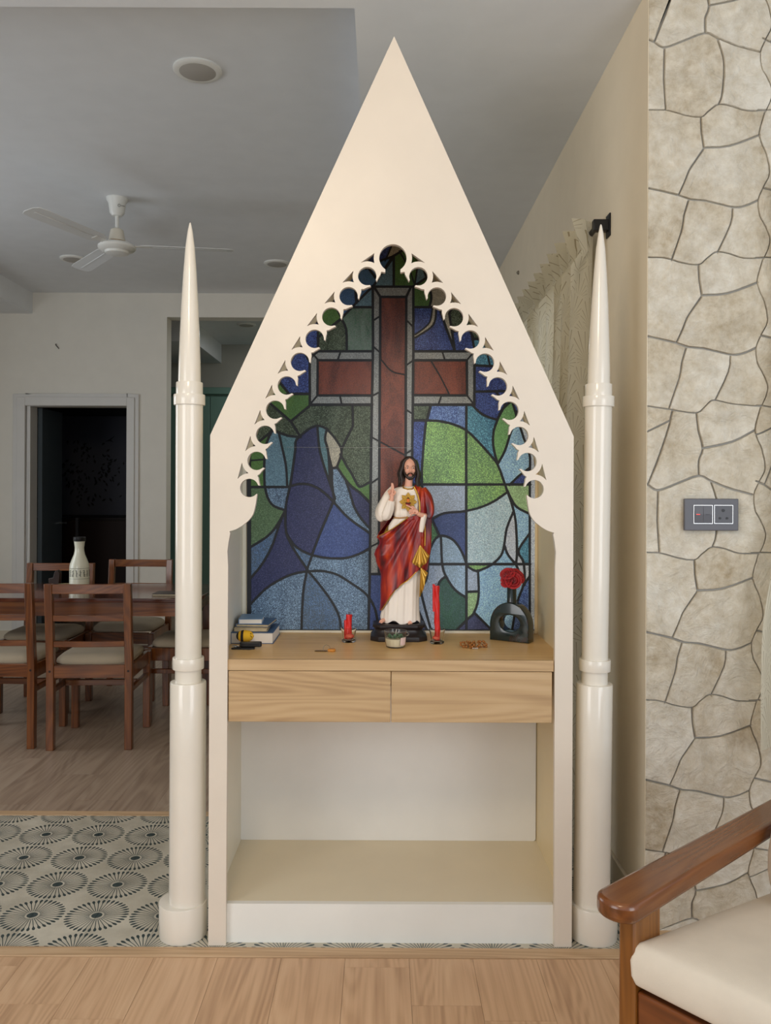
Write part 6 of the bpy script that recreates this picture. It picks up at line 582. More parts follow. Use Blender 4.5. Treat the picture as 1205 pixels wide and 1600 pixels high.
# small things on the table
p=P(86,905,5.06); t=thing('napkin_holder',(p.x,5.06,tz),'small dark wooden holder left of the white carafe','holder'); DK=mat('dark_wood',(46,26,18),.35)
B(-.035,.035,-.03,.03,0,.008).build('base',DK,t,world=False,bevel=.002)
MB().prism([(-.032,.008),(.030,.008),(.034,.075),(.018,.098),(.004,.085),(-.004,.05),(-.032,.045)],-.02,-.010).build('side',DK,t,world=False,bevel=.002)
MB().prism([(-.032,.008),(.030,.008),(.034,.075),(.018,.098),(.004,.085),(-.004,.05),(-.032,.045)],.010,.02).build('side',DK,t,world=False,bevel=.002)
p=P(100,911,5.0); t=thing('coaster_stack',(p.x,5.03,tz),'low tan coaster between the dark holder and the carafe','coaster')
MB().lathe((0,0,0),[(.05,0),(.05,.012),(.046,.014)],28).build('coaster',mat('tan_mat',(170,150,110),.6),t,world=False,smooth=40)
p=P(262,931,4.66); t=thing('notebook',(p.x+.04,4.66,tz),'slim dark notebook with pale pages on the table by the left spire','notebook')
B(-.11,.11,-.07,.07,0,.002).build('cover',DK,t,world=False); B(-.105,.105,-.066,.066,.002,.009).build('pages',mat('pages',(222,208,176),.7),t,world=False); B(-.11,.11,-.07,.07,.009,.011).build('cover',DK,t,world=False)
p=P(48,932,4.6); t=thing('glass_stopper',(p.x,4.6,tz),'tiny clear glass knob on the table near the left chair','stopper')
MB().lathe((0,0,0),[(.008,0),(.010,.004),(.006,.008),(.010,.014),(.009,.020),(.001,.023)],16).build('knob',mat('clear_glass',(255,255,255),.03,trans=1),t,world=False,smooth=60)

# ------------------------------------------------------------------ curtains
def curtainmat():
    m=bpy.data.materials.new('leaf_line_fabric'); m.use_nodes=True; t=NT(m)
    v=t.coords((1,1,1)); n=t.noise(v,6,2); 
    mp=t.new('ShaderNodeMapping'); tc=t.new('ShaderNodeTexCoord'); t.l.new(tc.outputs['UV'],mp.inputs[0]); mp.inputs['Scale'].default_value=(13,10,1)
    vo=t.new('ShaderNodeTexVoronoi'); vo.inputs['Scale'].default_value=1; t.l.new(mp.outputs[0],vo.inputs['Vector'])
    sb=t.new('ShaderNodeVectorMath',operation='SUBTRACT'); t.l.new(mp.outputs[0],sb.inputs[0]); t.l.new(vo.outputs['Position'],sb.inputs[1])
    sp=t.new('ShaderNodeSeparateXYZ'); t.l.new(sb.outputs[0],sp.inputs[0])
    an=t.math('ARCTAN2',t.math('SUBTRACT',sp.outputs[1],-.45),t.math('MULTIPLY',sp.outputs[0],1.0)); 
    f=t.math('ABSOLUTE',t.math('SUBTRACT',t.math('FRACT',t.math('MULTIPLY',an,3.4)),.5)); ln=t.math('LESS_THAN',f,.055)
    e=t.new('ShaderNodeTexVoronoi',feature='DISTANCE_TO_EDGE'); t.l.new(mp.outputs[0],e.inputs['Vector']); e.inputs['Scale'].default_value=1
    ln=t.math('MULTIPLY',ln,t.math('GREATER_THAN',e.outputs['Distance'],.03))
    col=t.mix(ln,lin((226,220,200)),lin((176,164,136)))
    t.l.new(col,t.b.inputs['Base Color']); t.b.inputs['Roughness'].default_value=.85
    tr=t.new('ShaderNodeBsdfTranslucent'); t.l.new(col,tr.inputs[0]); mx=t.new('ShaderNodeMixShader'); mx.inputs[0].default_value=.38
    t.l.new(t.b.outputs[0],mx.inputs[1]); t.l.new(tr.outputs[0],mx.inputs[2]); t.l.new(mx.outputs[0],t.n['Material Output'].inputs[0]); return m
CURT=curtainmat()
def curtain_mesh(name,org,dirv,nrm,Wd,z0,z1,npl,parent,amp=.035,taper=None):
    """pleated cloth: runs along dirv from org, folds out along nrm"""
    nu=npl*14; nv=40; vs=[];uv=[]
    rr=random.Random(5); ph=[rr.uniform(-.25,.25) for _ in range(npl+1)]
    for j in range(nv+1):
        tv=j/nv; z=z1+(z0-z1)*tv; dz=z1-z
        for i in range(nu+1):
            tu=i/nu; k=tu*npl; ki=min(int(k),npl-1); fr=k-ki
            # header: pinched triple folds, then open rounded folds below
            head=math.exp(-((dz-.095)/.035)**2)
            c=math.cos(2*PI*(fr)); a_head=(.5+.5*c)**2*.8*(1-.72*head)+.30*max(0,c)*math.cos(2*PI*fr*6)*(1-.6*head)
            a_low=(.5+.5*math.cos(2*PI*fr+ph[ki]*math.sin(dz*2.2)))**1.1
            g=min(1,max(0,(dz-.06)/.25)); a=a_head*(1-g)+a_low*g
            w=amp*(a)*(1+.35*min(1,dz/1.0)); sh=.012*math.sin(dz*3+ki*1.7)*g
            s=tu*Wd+sh; 
            if taper: s=s*taper(tv)
            p_=Vector(org)+Vector(dirv)*s+Vector(nrm)*w; vs.append((p_.x,p_.y,z)); uv.append((tu*Wd*1.7,-dz))
    fs=[(j*(nu+1)+i,j*(nu+1)+i+1,(j+1)*(nu+1)+i+1,(j+1)*(nu+1)+i) for j in range(nv) for i in range(nu)]
    o=MB().add(vs,fs).build(name,CURT,parent,smooth=80,weld=False,fixn=False)
    l=o.data.uv_layers.new(name='UVMap')
    for lp in o.data.loops: l.data[lp.index].uv=uv[lp.vertex_index]
    return o
t=thing('curtain',(.70,3.7,0),'pinch pleated cream curtain with fine leaf lines, over the window behind the right spire','curtain')
curtain_mesh('cloth',(0.765,2.97,0),(0,1,0),(-1,0,0),1.66,.03,2.298,11,t,amp=.085)
t=thing('curtain_rod',(.76,3.8,2.25),'black curtain rod with end bracket above the window curtain','curtain rod')
MB().tube([(.752,2.93,2.255),(.752,4.7,2.255)],.010,12).build('rod',BLACK,t,smooth=50)
MB().box(.735,XR,2.905,2.935,2.235,2.275).box(XR-.006,XR,2.895,2.945,2.215,2.295).build('bracket',BLACK,t,bevel=.003)
t=thing('curtain',(1.4,2.38,0),'cream leaf line curtain hanging at the right edge over the stone wall','curtain')
curtain_mesh('cloth',(1.108,2.44,0),(1,0,0),(0,-1,0),.75,.575,2.25,6,t,amp=.03,taper=None)
for q in t.children:
    for v_ in q.data.vertices:
        z=v_.co.z; k=max(0,min(1,(z-.88)/.5)); v_.co.x+=.06*k*k*(3-2*k)*(1 if v_.co.x+1.4<1.3 else .3)
t=thing('curtain_rod',(1.5,2.42,2.3),'black curtain rod above the right edge curtain, outside the picture','curtain rod')
MB().tube([(1.19,2.43,2.26),(2.0,2.43,2.26)],.010,12).build('rod',BLACK,t,smooth=50); 
for x in (1.22,1.93): B(x,x+.03,2.43,YS+.003,2.24,2.28).build('bracket',BLACK,t)

# ------------------------------------------------------------------ wooden armchair
TEAK=wood('teak',(84,46,16),(112,62,24),(134,80,36),'x',1.0,.24,rnd=3,coat=.35,fine=.2); TEAKZ=wood('teak_upright',(96,54,18),(126,76,26),(148,94,38),'z',1.0,.3,rnd=3,coat=.3)
TEAKY=wood('teak_cross',(84,44,18),(112,60,26),(136,78,38),'y',1.0,.3,rnd=3,coat=.3)
UPH=mat('oat_upholstery',(220,208,190),.9,bump=.25,bscale=700,var=.05); UPH2=mat('taupe_cushion',(196,178,158),.9,bump=.2,bscale=600)
za=.58
A0=PZ(970,1398,za); A1=PZ(1200,1268,za); dv=(A1-A0); dv.z=0; dv.normalize(); nv=Vector((dv.y,-dv.x,0))   # dv: arm direction to the back, nv: towards the camera side
ang=math.atan2(dv.y,dv.x)
t=thing('armchair',(A0.x,A0.y,0),'teak armchair with oat seat cushion at the lower right corner','armchair',rz=ang)
# local frame: x to the chair back, y away from the seat (negative y = seat side)
def lb(name,m,x0,x1,y0,y1,z0,z1,bv=.004,seg=2,par=None): return B(x0,x1,y0,y1,z0,z1).build(name,m,par or t,world=False,bevel=bv,seg=seg)
DEP=.80; SWD=.72
for k,yo in enumerate((0,-SWD)):
    n=14; pts=[]
    hw=.042
    for i in range(n+1): a=PI/2+PI*i/n; pts.append((-.005+.034*math.cos(a), yo+hw*math.sin(a)))
    pts+=[(DEP,yo-.034),(DEP,yo+.034)]
    MB().prism(pts,za-.036,za,axis='z').build('armrest',TEAK,t,world=False,bevel=.009,seg=3,smooth=40)
    lb('leg',TEAKZ,.0,.088,yo+(-.030 if k==0 else -.006),yo+(.004 if k==0 else .030),0,za-.036); lb('leg',TEAKZ,.70,.77,yo-.02,yo+.02,0,za-.036)
    q_=MB().prism([(.088,.335),(.70,.23),(.70,.30),(.088,.405)],yo+(-.026 if k==0 else 0),yo+(0 if k==0 else .026),axis='y'); q_.build('side_rail',TEAK,t,world=False,bevel=.003)
lb('front_rail',TEAKY,.008,.034,-SWD+.024,-.030,.325,.412); lb('back_rail',TEAK,.70,.725,-SWD+.03,-.03,.22,.31)
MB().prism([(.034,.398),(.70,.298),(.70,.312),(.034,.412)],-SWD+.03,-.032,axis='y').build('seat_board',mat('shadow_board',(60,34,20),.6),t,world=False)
for i in range(5): lb('back_slat',TEAK,.735,.755,-SWD+.06+i*.13,-SWD+.10+i*.13,.31,.84)
lb('top_rail',TEAK,.72,.77,-SWD-.02,.02,.84,.90)
def pillow(name,mt_,cx,cy,cz,hx,hy,hz,M=None,ex=8,n=48,m=16,par=None,puff=.35):
    vs=[];fs=[]
    for j in range(m+1):
        th=-PI/2+PI*j/m; zc_=math.sin(th); rc=math.cos(th)
        zz=math.copysign(abs(zc_)**.55,zc_); rcc=abs(rc)**.30
        for i in range(n):
            a=2*PI*i/n; c_,s_=math.cos(a),math.sin(a); r=(abs(c_)**ex+abs(s_)**ex)**(-1/ex)
            x=hx*rcc*r*c_; y=hy*rcc*r*s_; e=(1-max(abs(x/hx),abs(y/hy))**2); z=hz*zz*(1+puff*max(0,e))
            q=Vector((x,y,z)); q=M@q if M is not None else q; vs.append((cx+q.x,cy+q.y,cz+q.z))
    for j in range(m):
        for i in range(n): fs.append((j*n+i,j*n+(i+1)%n,(j+1)*n+(i+1)%n,(j+1)*n+i))
    return MB().add(vs,fs).build(name,mt_,t if par is None else par,world=False,smooth=70)
vs=[];fs=[]
def cush(x0,x1,y0,y1,z0,z1,r,n=10):
    q=MB(); N_=n; pts=[]
    def rr1(u,lo,hi): return lo+(hi-lo)*u
    us=[0,.012,.035,.09,.2,.35,.5,.65,.8,.91,.965,.988,1]; m_=len(us)
    for a,ua in enumerate(us):
        for b,ub in enumerate(us):
            x=rr1(ua,x0,x1); y=rr1(ub,y0,y1); e=min(ua,1-ua,ub,1-ub)/.09; e=min(1,e)
            pts.append((x,y,z1-.012*(1-e)**2+.010*math.sin(PI*ua)*math.sin(PI*ub)))
    fs=[(a*m_+b,(a+1)*m_+b,(a+1)*m_+b+1,a*m_+b+1) for a in range(m_-1) for b in range(m_-1)]
    per=[b for b in range(m_)]+[a*m_+m_-1 for a in range(1,m_)]+[(m_-1)*m_+b for b in range(m_-2,-1,-1)]+[a*m_ for a in range(m_-2,0,-1)]
    k=len(pts); cx,cy=(x0+x1)/2,(y0+y1)/2; L=len(per); prev=per
    for lv,(o_,zz) in enumerate(((.007,.78),(.010,.5),(.007,.2),(0,.02))):
        for i,pi in enumerate(per):
            x,y,z=pts[pi]; sx=1 if x>cx else -1; sy=1 if y>cy else -1
            dx=o_*sx*(1 if min(abs(x-x0),abs(x-x1))<1e-6 else 0); dy=o_*sy*(1 if min(abs(y-y0),abs(y-y1))<1e-6 else 0)
            pts.append((x+dx,y+dy,z0+(z1-z0)*zz))
        cur=list(range(k,k+L)); fs+=[(prev[i],prev[(i+1)%L],cur[(i+1)%L],cur[i]) for i in range(L)]; prev=cur; k+=L
    fs.append(tuple(prev)); return q.add(pts,fs)
cq=cush(0,.66,-SWD+.036,-.030,0,.088,.02); Mt=Matrix.Translation((.0,0,.424))@Matrix.Rotation(R(8.5),4,'Y'); cq.v=[tuple(Mt@Vector(q)) for q in cq.v]
cq.build('seat_cushion',UPH,t,world=False,smooth=80,bevel=.006,seg=3)
c2=thing('back_cushion',(A0.x,A0.y,0),'soft taupe back cushion resting in the armchair, at the right edge','cushion',rz=ang)
pl=PZ(1176,1405,.475); lx=(pl-A0).dot(dv); print('CUSH',lx,(pl-A0).dot(nv))
pillow('cover',UPH2,lx+.160,-SWD/2+.005,.600,.070,.305,.19,M=Matrix.Rotation(R(24),3,'Y'),ex=3.5,puff=.1,par=c2)

# ------------------------------------------------------------------ statue (local units: z up from the base top, x right, -y to the front)
SK=.002112/4.846                      # metres per drawing unit
sx0=P(623,1000,2.74).x; SZ0=.8288
st=thing('statue',(sx0,2.76,SZ0),'painted statue of a bearded man in white robe and red mantle on the counter','statue')
BH=125*SK                              # base height
def q2(X,Y,d=0): return Vector(((X-283)*SK, -d*SK, (1387-Y)*SK+BH))
RED=bpy.data.materials.new('mantle_red'); RED.use_nodes=True; t_=NT(RED)
n_=t_.noise(t_.coords((46,46,7)),1.0,2); t_.l.new(t_.ramp(n_,[(.36,lin((74,20,30))),(.5,lin((138,24,22))),(.68,lin((190,62,24)))]),t_.b.inputs['Base Color']); t_.b.inputs['Roughness'].default_value=.35
GOLD=mat('gold_paint',(196,150,62),.3,metal=.7); ROBE=mat('robe_white',(240,228,214),.45); SKIN=mat('skin_paint',(226,168,142),.45); HAIR=mat('hair_dark',(46,34,28),.45); BASEM=mat('base_black',(40,34,34),.35,var=.15,vscale=60)
def ipoly(poly,x,y):
    r=False; n=len(poly)
    for i in range(n):
        x1,y1=poly[i]; x2,y2=poly[(i+1)%n]
        if (y1>y)!=(y2>y) and x<(x2-x1)*(y-y1)/(y2-y1)+x1: r=not r
    return r
# silhouette: y, left, right, half depth
SIL=[(318,318,402,38),(345,300,420,50),(362,250,455,62),(385,222,480,70),(430,225,495,76),(500,236,505,78),(560,240,500,72),(600,225,498,72),(650,185,500,76),(700,148,502,80),(740,122,505,82),(790,140,505,84),(830,120,506,84),(870,108,503,84),(900,122,500,84),(940,132,496,84),(1000,142,478,82),(1080,150,460,80),(1180,152,446,80),(1260,150,442,84),(1320,146,444,88),(1350,142,450,92),(1378,150,450,94)]
TUN=[(348,312,400,40),(362,250,455,62),(385,222,480,70),(430,225,480,74),(500,234,470,74),(560,242,460,66),(590,240,455,62),(650,200,455,66),(740,165,455,70),(870,160,455,72),(1000,160,450,72),(1180,160,440,76),(1260,158,440,82),(1320,148,444,88),(1350,142,450,92),(1378,150,450,94)]
def prof(T,y):
    for a,b in zip(T,T[1:]):
        if y<=b[0]:
            k=(y-a[0])/(b[0]-a[0]); k=max(0,min(1,k)); return [a[i]+(b[i]-a[i])*k for i in (1,2,3)]
    return T[-1][1:]
def surf(T,fold,y0,y1,nu,nv,mask=None,grow=0,zj=None):
    P_=[]; ok={}
    for j in range(nv+1):
        y=y0+(y1-y0)*j/nv; l,r,d=prof(T,y); cx=(l+r)/2; hw=(r-l)/2
        for i in range(nu):
            a=2*PI*i/nu; X=cx+hw*math.cos(a); D=d*math.sin(a)
            f=fold(X,y,a)+grow; L=math.hypot(math.cos(a)/hw,math.sin(a)/d); nx,ny=math.cos(a)/hw/L,math.sin(a)/d/L
            yy=y+(zj(a,y) if zj else 0); v=q2(X+nx*f,yy,D+ny*f); P_.append(v)
            ok[(j,i)]=(X,y,D)
    fs=[]
    for j in range(nv):
        for i in range(nu):
            k=(i+1)%nu
            if mask is None or mask(*[(ok[(j,i)][c]+ok[(j+1,k)][c])/2 if not(k==0 and c==0) else ok[(j,i)][c] for c in range(3)]): fs.append((j*nu+i,(j+1)*nu+i,(j+1)*nu+k,j*nu+k))
    return P_,fs
def clean(vs,fs):
    u=sorted({i for f in fs for i in f}); m={a:b for b,a in enumerate(u)}
    return [vs[i] for i in u],[tuple(m[i] for i in f) for f in fs]
def tfold(X,y,a):
    fr=max(0,math.sin(a)); k=0
    if y>880: k+=min(1,(y-880)/150)*(4.5*math.sin((X-430-(y-900)*.05)/(9+ (y-900)*.012)*1.0)+2*math.sin(X*.19+y*.004))
    if 420<y<590: k+=min(1,(y-420)/80)*2.2*math.sin(X*.17+(y-500)*.02)+ (3 if 545<y<575 else 0)
    if 575<=y<=600: k-=3
    if 600<y<720: k+=2.5*math.sin((X+y*.5)*.13)
    return k
vs,fs=surf(TUN,tfold,350,1378,120,130,zj=lambda a,y:(10*math.sin(a*5+1)+6*math.sin(a*9))*max(0,(y-1250)/128))
b_=len(vs); fs.append(tuple(range(130*120,131*120))); fs.append(tuple(range(119,-1,-1)))
MB().add(vs,fs).build('robe',ROBE,st,world=False,smooth=80)
redp=[(392,340),(440,345),(480,368),(512,440),(535,560),(532,700),(520,860),(512,1000),(445,985),(430,975),(380,1030),(345,1060),(300,1090),(255,1130),(220,1180),(190,1230),(150,1296),(90,1250),(90,735),(160,712),(230,672),(300,622),(350,583),(395,572),(432,560),(440,480),(425,420),(405,380)]
def rmask(X,y,D):
    if D<-8: return 352<y<(1255 if X<380 else 1120)
    return ipoly(redp,X,y)
def rfold(X,y,a):
    ph=math.atan2(y-500,X-470); ds=math.hypot(X-470,y-500)
    if y>600 and X<445: return 7+min(1,ds/260)*(9*math.sin(ph*19+ds*.004)+3.5*math.sin(ph*37+1))
    return 8+4*math.sin(X*.16+y*.006)
vs,fs=surf(SIL,rfold,340,1300,200,230,mask=rmask,grow=2)
vs2,fs2=clean(vs,fs); m_=MB().add(vs2,fs2).build('mantle',RED,st,world=False,smooth=80,fixn=True)
sd_=m_.modifiers.new('solid','SOLIDIFY'); sd_.thickness=.0012; sd_.offset=0
# gold edging along the mantle border
def onsurf(T,X,y,g):
    l,r,d=prof(T,y); cx=(l+r)/2; hw=(r-l)/2; c_=max(-.995,min(.995,(X-cx)/hw)); a=math.acos(c_); return q2(cx+hw*c_,y,d*math.sin(a)+g)
g_=MB()
for pth,rad in (([(150,1292),(190,1230),(220,1180),(255,1130),(300,1090),(345,1060),(380,1030),(430,975),(440,930)],4),([(395,355),(410,385),(424,420),(436,470),(438,520),(434,556)],7),([(118,735),(160,712),(230,672),(300,622),(350,583)],4),([(468,590),(478,650),(480,720),(478,800)],4)):
    g_.tube([onsurf(SIL,x,y,11 if rad>5 else 14) for x,y in pth],rad*SK,8)
g_.build('gold_edging',GOLD,st,world=False,smooth=60)
MB().tube([onsurf(TUN,x,y,2) for x,y in ((298,345),(315,362),(345,372),(380,370),(402,352))],6*SK,8,flat=1).build('gold_collar',GOLD,st,world=False,smooth=60)
MB().tube([onsurf(TUN,x,y,3) for x,y in ((243,588),(265,590),(290,590),(320,587),(345,582))],6*SK,8).build('belt',mat('belt_tan',(176,132,84),.4),st,world=False,smooth=60)
# gold lining showing at the left hip
vs,fs=surf(TUN,lambda X,y,a:6+3*math.sin(X*.3+y*.05),600,740,90,20,mask=lambda X,y,D: X<205 and D>-30 and y>600+max(0,(X-150))*.9,grow=2)
a_,b_=clean(vs,fs); MB().add(a_,b_).build('gold_lining',GOLD,st,world=False,smooth=80)
# pleated gold lining falling from the left arm
def fan(apx,base,dep,n,name,m):
    vs=[];fs=[]; A_=q2(*apx,dep); N=n*8
    pts=[]
    for i in range(N+1):
        u=i/N*(len(base)-1); k=min(int(u),len(base)-2); f=u-k; X=base[k][0]+(base[k+1][0]-base[k][0])*f; Y=base[k][1]+(base[k+1][1]-base[k][1])*f; pts.append((X,Y))
    for s_ in (0,1):
        for r in range(7):
            w_=r/6
            for i,(X,Y) in enumerate(pts):
                x=apx[0]+(X-apx[0])*w_; y=apx[1]+(Y-apx[1])*w_; vs.append(q2(x,y,dep+w_*9*math.sin(i/N*2*PI*n)+4*w_-s_*3))
    M_=N+1
    for s_ in (0,1):
        for r in range(6):
            for i in range(N): k=s_*7*M_+r*M_+i; fs.append((k,k+1,k+M_+1,k+M_))
    for i in range(N): a=6*M_+i; fs.append((a,a+1,a+7*M_+1,a+7*M_))
    return MB().add(vs,fs).build(name,m,st,world=False,smooth=80)
fan((440,790),[(378,918),(392,936),(412,946),(440,962),(462,945),(482,932),(500,905),(512,872)],92,3,'gold_lining',GOLD)
fan((446,960),[(436,1185),(448,1172),(466,1130),(484,1060),(500,1000)],80,2,'gold_lining',GOLD)
# arms and sleeves
def tb(pts,n=16,flat=1): 
    return [q2(x,y,d) for x,y,d,r in pts],[r*SK for *_,r in pts]
def smoothpts(pts,k=5):
    out=[]; Q=[pts[0]]+list(pts)+[pts[-1]]
    for i in range(1,len(Q)-2):
        for j in range(k):
            t=j/k; out.append(tuple(.5*((2*b)+(-a+c)*t+(2*a-5*b+4*c-d)*t*t+(-a+3*b-3*c+d)*t**3) for a,b,c,d in zip(Q[i-1],Q[i],Q[i+1],Q[i+2])))
    out.append(Q[-1]); return out
def arm(name,pts,m,flat=1,fold=0,nf=6,n=36):
    pts=smoothpts(pts); P_,R_=tb(pts); mb=MB().tube(P_,R_,n,flat=flat)
    if fold:
        for idx in range(len(mb.v)):
            ring_=idx//n; k=idx%n; c=P_[ring_]; v=Vector(mb.v[idx]); mb.v[idx]=tuple(c+(v-c)*(1+fold*math.sin(2*PI*nf*k/n+ring_*.25)))
    return mb.build(name,m,st,world=False,smooth=80)
arm('sleeve',[(246,372,5,34),(205,420,10,40),(175,480,18,44),(152,540,26,48),(148,585,34,40),(160,612,42,20)],ROBE,fold=.05,nf=5)
arm('sleeve',[(150,575,40,30),(178,570,48,42),(200,530,56,40),(214,490,62,34),(222,458,68,29)],ROBE,fold=.06,nf=6)
arm('forearm',[(205,520,62,22),(218,470,72,19),(226,440,76,16),(229,420,78,14)],SKIN)
arm('mantle_sleeve',[(455,375,5,34),(490,430,14,40),(512,500,24,38),(512,560,34,34),(492,590,46,26)],RED,fold=.05,nf=5)
arm('mantle_fall',[(505,560,34,28),(506,640,30,27),(502,740,28,27),(494,830,26,28),(486,900,22,24),(480,985,18,20)],RED,fold=.10,nf=4)
arm('sleeve_cuff',[(474,566,66,22),(464,600,66,24),(456,645,64,24),(448,694,62,20)],ROBE,fold=.05,nf=5,flat=.8)
arm('forearm',[(480,575,58,20),(455,568,72,19),(432,560,84,17),(420,552,90,15)],SKIN)
# hands: palm with five separate bent fingers
def hand(palm,fingers,name):
    mb=MB()
    c,r,Mx=palm; mb.ell(q2(*c),tuple(k*SK for k in r),16,10,M=Mx)
    o=mb.build(name,SKIN,st,world=False,smooth=80)
    mb2=MB()
    for pts in fingers: 
        pp=smoothpts(pts,3); P_,R_=tb(pp); mb2.tube(P_,R_,10); mb2.ell(P_[-1],(R_[-1],)*3,10,6)
    import itertools
    mbj=MB(); mbj.add(mb.v,mb.f); mbj.add(mb2.v,mb2.f)
    bpy.data.objects.remove(o); return mbj.build(name,SKIN,st,world=False,remesh=.00045)
Ry=lambda a:Matrix.Rotation(R(a),3,'Y')
hand(((224,408,80),(20,11,25),Ry(5)),[
 [(236,392,82,7.5),(238,370,86,6.8),(236,350,88,6),(233,332,88,5)],          # index up
 [(226,390,82,7.5),(226,366,86,7),(226,346,88,6),(226,329,88,5)],            # middle up
 [(214,392,84,7),(210,376,96,6.4),(211,388,104,5.8),(214,400,102,5)],        # ring folded
 [(205,398,84,6.4),(200,386,94,6),(202,398,101,5.4),(206,408,98,4.8)],       # little folded
 [(238,418,86,7.5),(250,402,94,6.8),(248,386,98,6)]],'raised_hand')
hand(((404,540,94),(26,10,21),Ry(28)),[
 [(388,520,98,7.5),(370,508,100,7),(352,499,102,6.2),(338,493,102,5.2)],     # index pointing to the heart
 [(384,532,98,7.5),(368,528,102,7),(358,534,104,6.2),(360,542,100,5.2)],
 [(384,545,98,7.2),(368,543,102,6.8),(360,550,103,6),(366,557,99,5)],
 [(388,557,96,6.4),(374,558,100,6),(367,565,101,5.4),(374,571,97,4.8)],
 [(404,524,98,7.6),(392,508,104,6.8),(378,500,106,5.8)]],'pointing_hand')
MB().ell(q2(400,546,106),(3.5*SK,2*SK,6*SK),8,6).build('wound_mark',mat('wound_red',(150,40,36),.5),st,world=False)
# sacred heart emblem
cxh,cyh=350,468; pts=[]
for i in range(32):
    a=PI/2+2*PI*i/32; r=(74 if i%4==0 else 52 if i%2==0 else 60); r*= (1.0 if abs(math.sin(a))>.5 else .98)
    p_=q2(cxh+r*math.cos(a)*.95,cyh-r*math.sin(a),0); pts.append((p_.x,p_.z))
yb_=q2(0,0,86).y
MB().prism(pts,yb_-.0012,yb_+.003,inset=.0010).build('gold_rays',GOLD,st,world=False)
q=MB()
for i in range(16):
    a=2*PI*i/16+.2; p0=q2(cxh+24*math.cos(a),cyh-24*math.sin(a),92); p1=q2(cxh+60*math.cos(a),cyh-62*math.sin(a),89); q.tube([p0,p1],[4*SK,1.6*SK],6)
q.build('gold_ridges',GOLD,st,world=False,smooth=60)
hp=[]
for i in range(24):
    a=2*PI*i/24; hx=16*math.sin(a)**3; hz=13*math.cos(a)-5*math.cos(2*a)-2*math.cos(3*a)-math.cos(4*a); p_=q2(cxh-1+hx*1.25,484-hz*1.15,0); hp.append((p_.x,p_.z))
MB().prism(hp,yb_-.0052,yb_,inset=.0014).build('heart',mat('heart_red',(150,24,22),.3),st,world=False,bevel=.0004)
MB().tube([q2(cxh-20,474,98),q2(cxh,480,104),q2(cxh+19,473,98)],3*SK,6).build('thorn_ring',HAIR,st,world=False)
MB().lathe((0,0,0),[(9*SK,0),(13*SK,8*SK),(8*SK,22*SK),(1*SK,36*SK)],12,M=Matrix.Translation(q2(cxh-1,468,96))).build('flame',mat('flame_orange',(232,120,40),.4),st,world=False,smooth=60)
MB().tube([q2(cxh-1,452,101),q2(cxh-1,432,101)],2.6*SK,6).tube([q2(cxh-9,440,101),q2(cxh+7,440,101)],2.6*SK,6).build('small_cross',HAIR,st,world=False)
# neck and head
arm('neck',[(352,372,8,34),(354,340,10,31),(356,310,12,29),(358,285,12,28)],SKIN)
mb=MB(); E=lambda x,y,d,a,b,c,M=None: mb.ell(q2(x,y,d),(a*SK,b*SK,c*SK),20,14,M=M)
E(362,188,2,49,56,60); E(364,228,14,41,42,52); E(365,262,20,28,30,30)         # cranium, face, chin
E(364,202,46,38,14,12)                                                           # brow ridge
mb.tube([q2(366,200,56),q2(367,218,63),q2(368,236,70),q2(368,242,66)],[5*SK,6*SK,8.5*SK,7*SK],10); E(360,242,60,6,6,5); E(376,242,60,6,6,5)  # nose
E(340,232,38,14,14,18); E(390,232,36,13,14,18)                                   # cheeks
E(366,262,52,13,8,5)                                                             # mouth mound
E(318,222,2,6,12,17); E(408,222,2,6,12,17)                                       # ears
mb.build('head',SKIN,st,world=False,remesh=.00050)
EW=mat('eye_white',(232,226,216),.25); EI=mat('eye_brown',(50,32,24),.2)
for ex in (345,387):
    MB().ell(q2(ex,212,50),(9*SK,8*SK,4.2*SK),14,10).build('eye',EW,st,world=False,smooth=80)
    MB().ell(q2(ex+1,212,56),(4.4*SK,3*SK,4.0*SK),10,8).build('iris',EI,st,world=False,smooth=80)
    sg=-1 if ex<366 else 1
    MB().tube([q2(366+sg*10,202,58),q2(366+sg*22,196,58),q2(366+sg*37,203,48)],[2*SK,2.6*SK,1.4*SK],6).build('eyebrow',HAIR,st,world=False,smooth=60)
    MB().tube([q2(ex-10,209,55),q2(ex,205,58),q2(ex+10,209,54)],2*SK,6).build('eyelid',SKIN,st,world=False,smooth=60)
MB().tube([q2(355,262,60),q2(361,260,62),q2(366,261,62),q2(371,260,62),q2(378,262,59)],[1*SK,2.6*SK,2.2*SK,2.6*SK,1*SK],8).tube([q2(356,265,59),q2(366,268,62),q2(377,265,58)],[1*SK,3.2*SK,1*SK],8).build('lips',mat('lips_paint',(190,104,92),.45),st,world=False,smooth=60)
mb=MB(); rb=random.Random(3)
for sg in (-1,1):
    mb.tube([q2(366+sg*3,251,64),q2(366+sg*14,254,58),q2(366+sg*22,266,50),q2(366+sg*22,276,46)],[4*SK,5*SK,5*SK,5*SK],8)
    for k in range(5): mb.tube([q2(365+sg*(45-k*2),222+k*9,14+k*4),q2(365+sg*(42-k*3),250+k*5,24+k*4),q2(365+sg*(28-k*4),276+k*3,36+k*2),q2(366+sg*(14-k*3),290+k*2,40)],[7*SK,9*SK,11*SK,9*SK],8)
for k in range(7): mb.tube([q2(350+k*5.2,276,46),q2(352+k*4.8,290,46),q2(356+k*3.4,300+3*math.sin(k),42)],[7*SK,8*SK,4*SK],8)
mb.build('beard',HAIR,st,world=False,remesh=.0006)
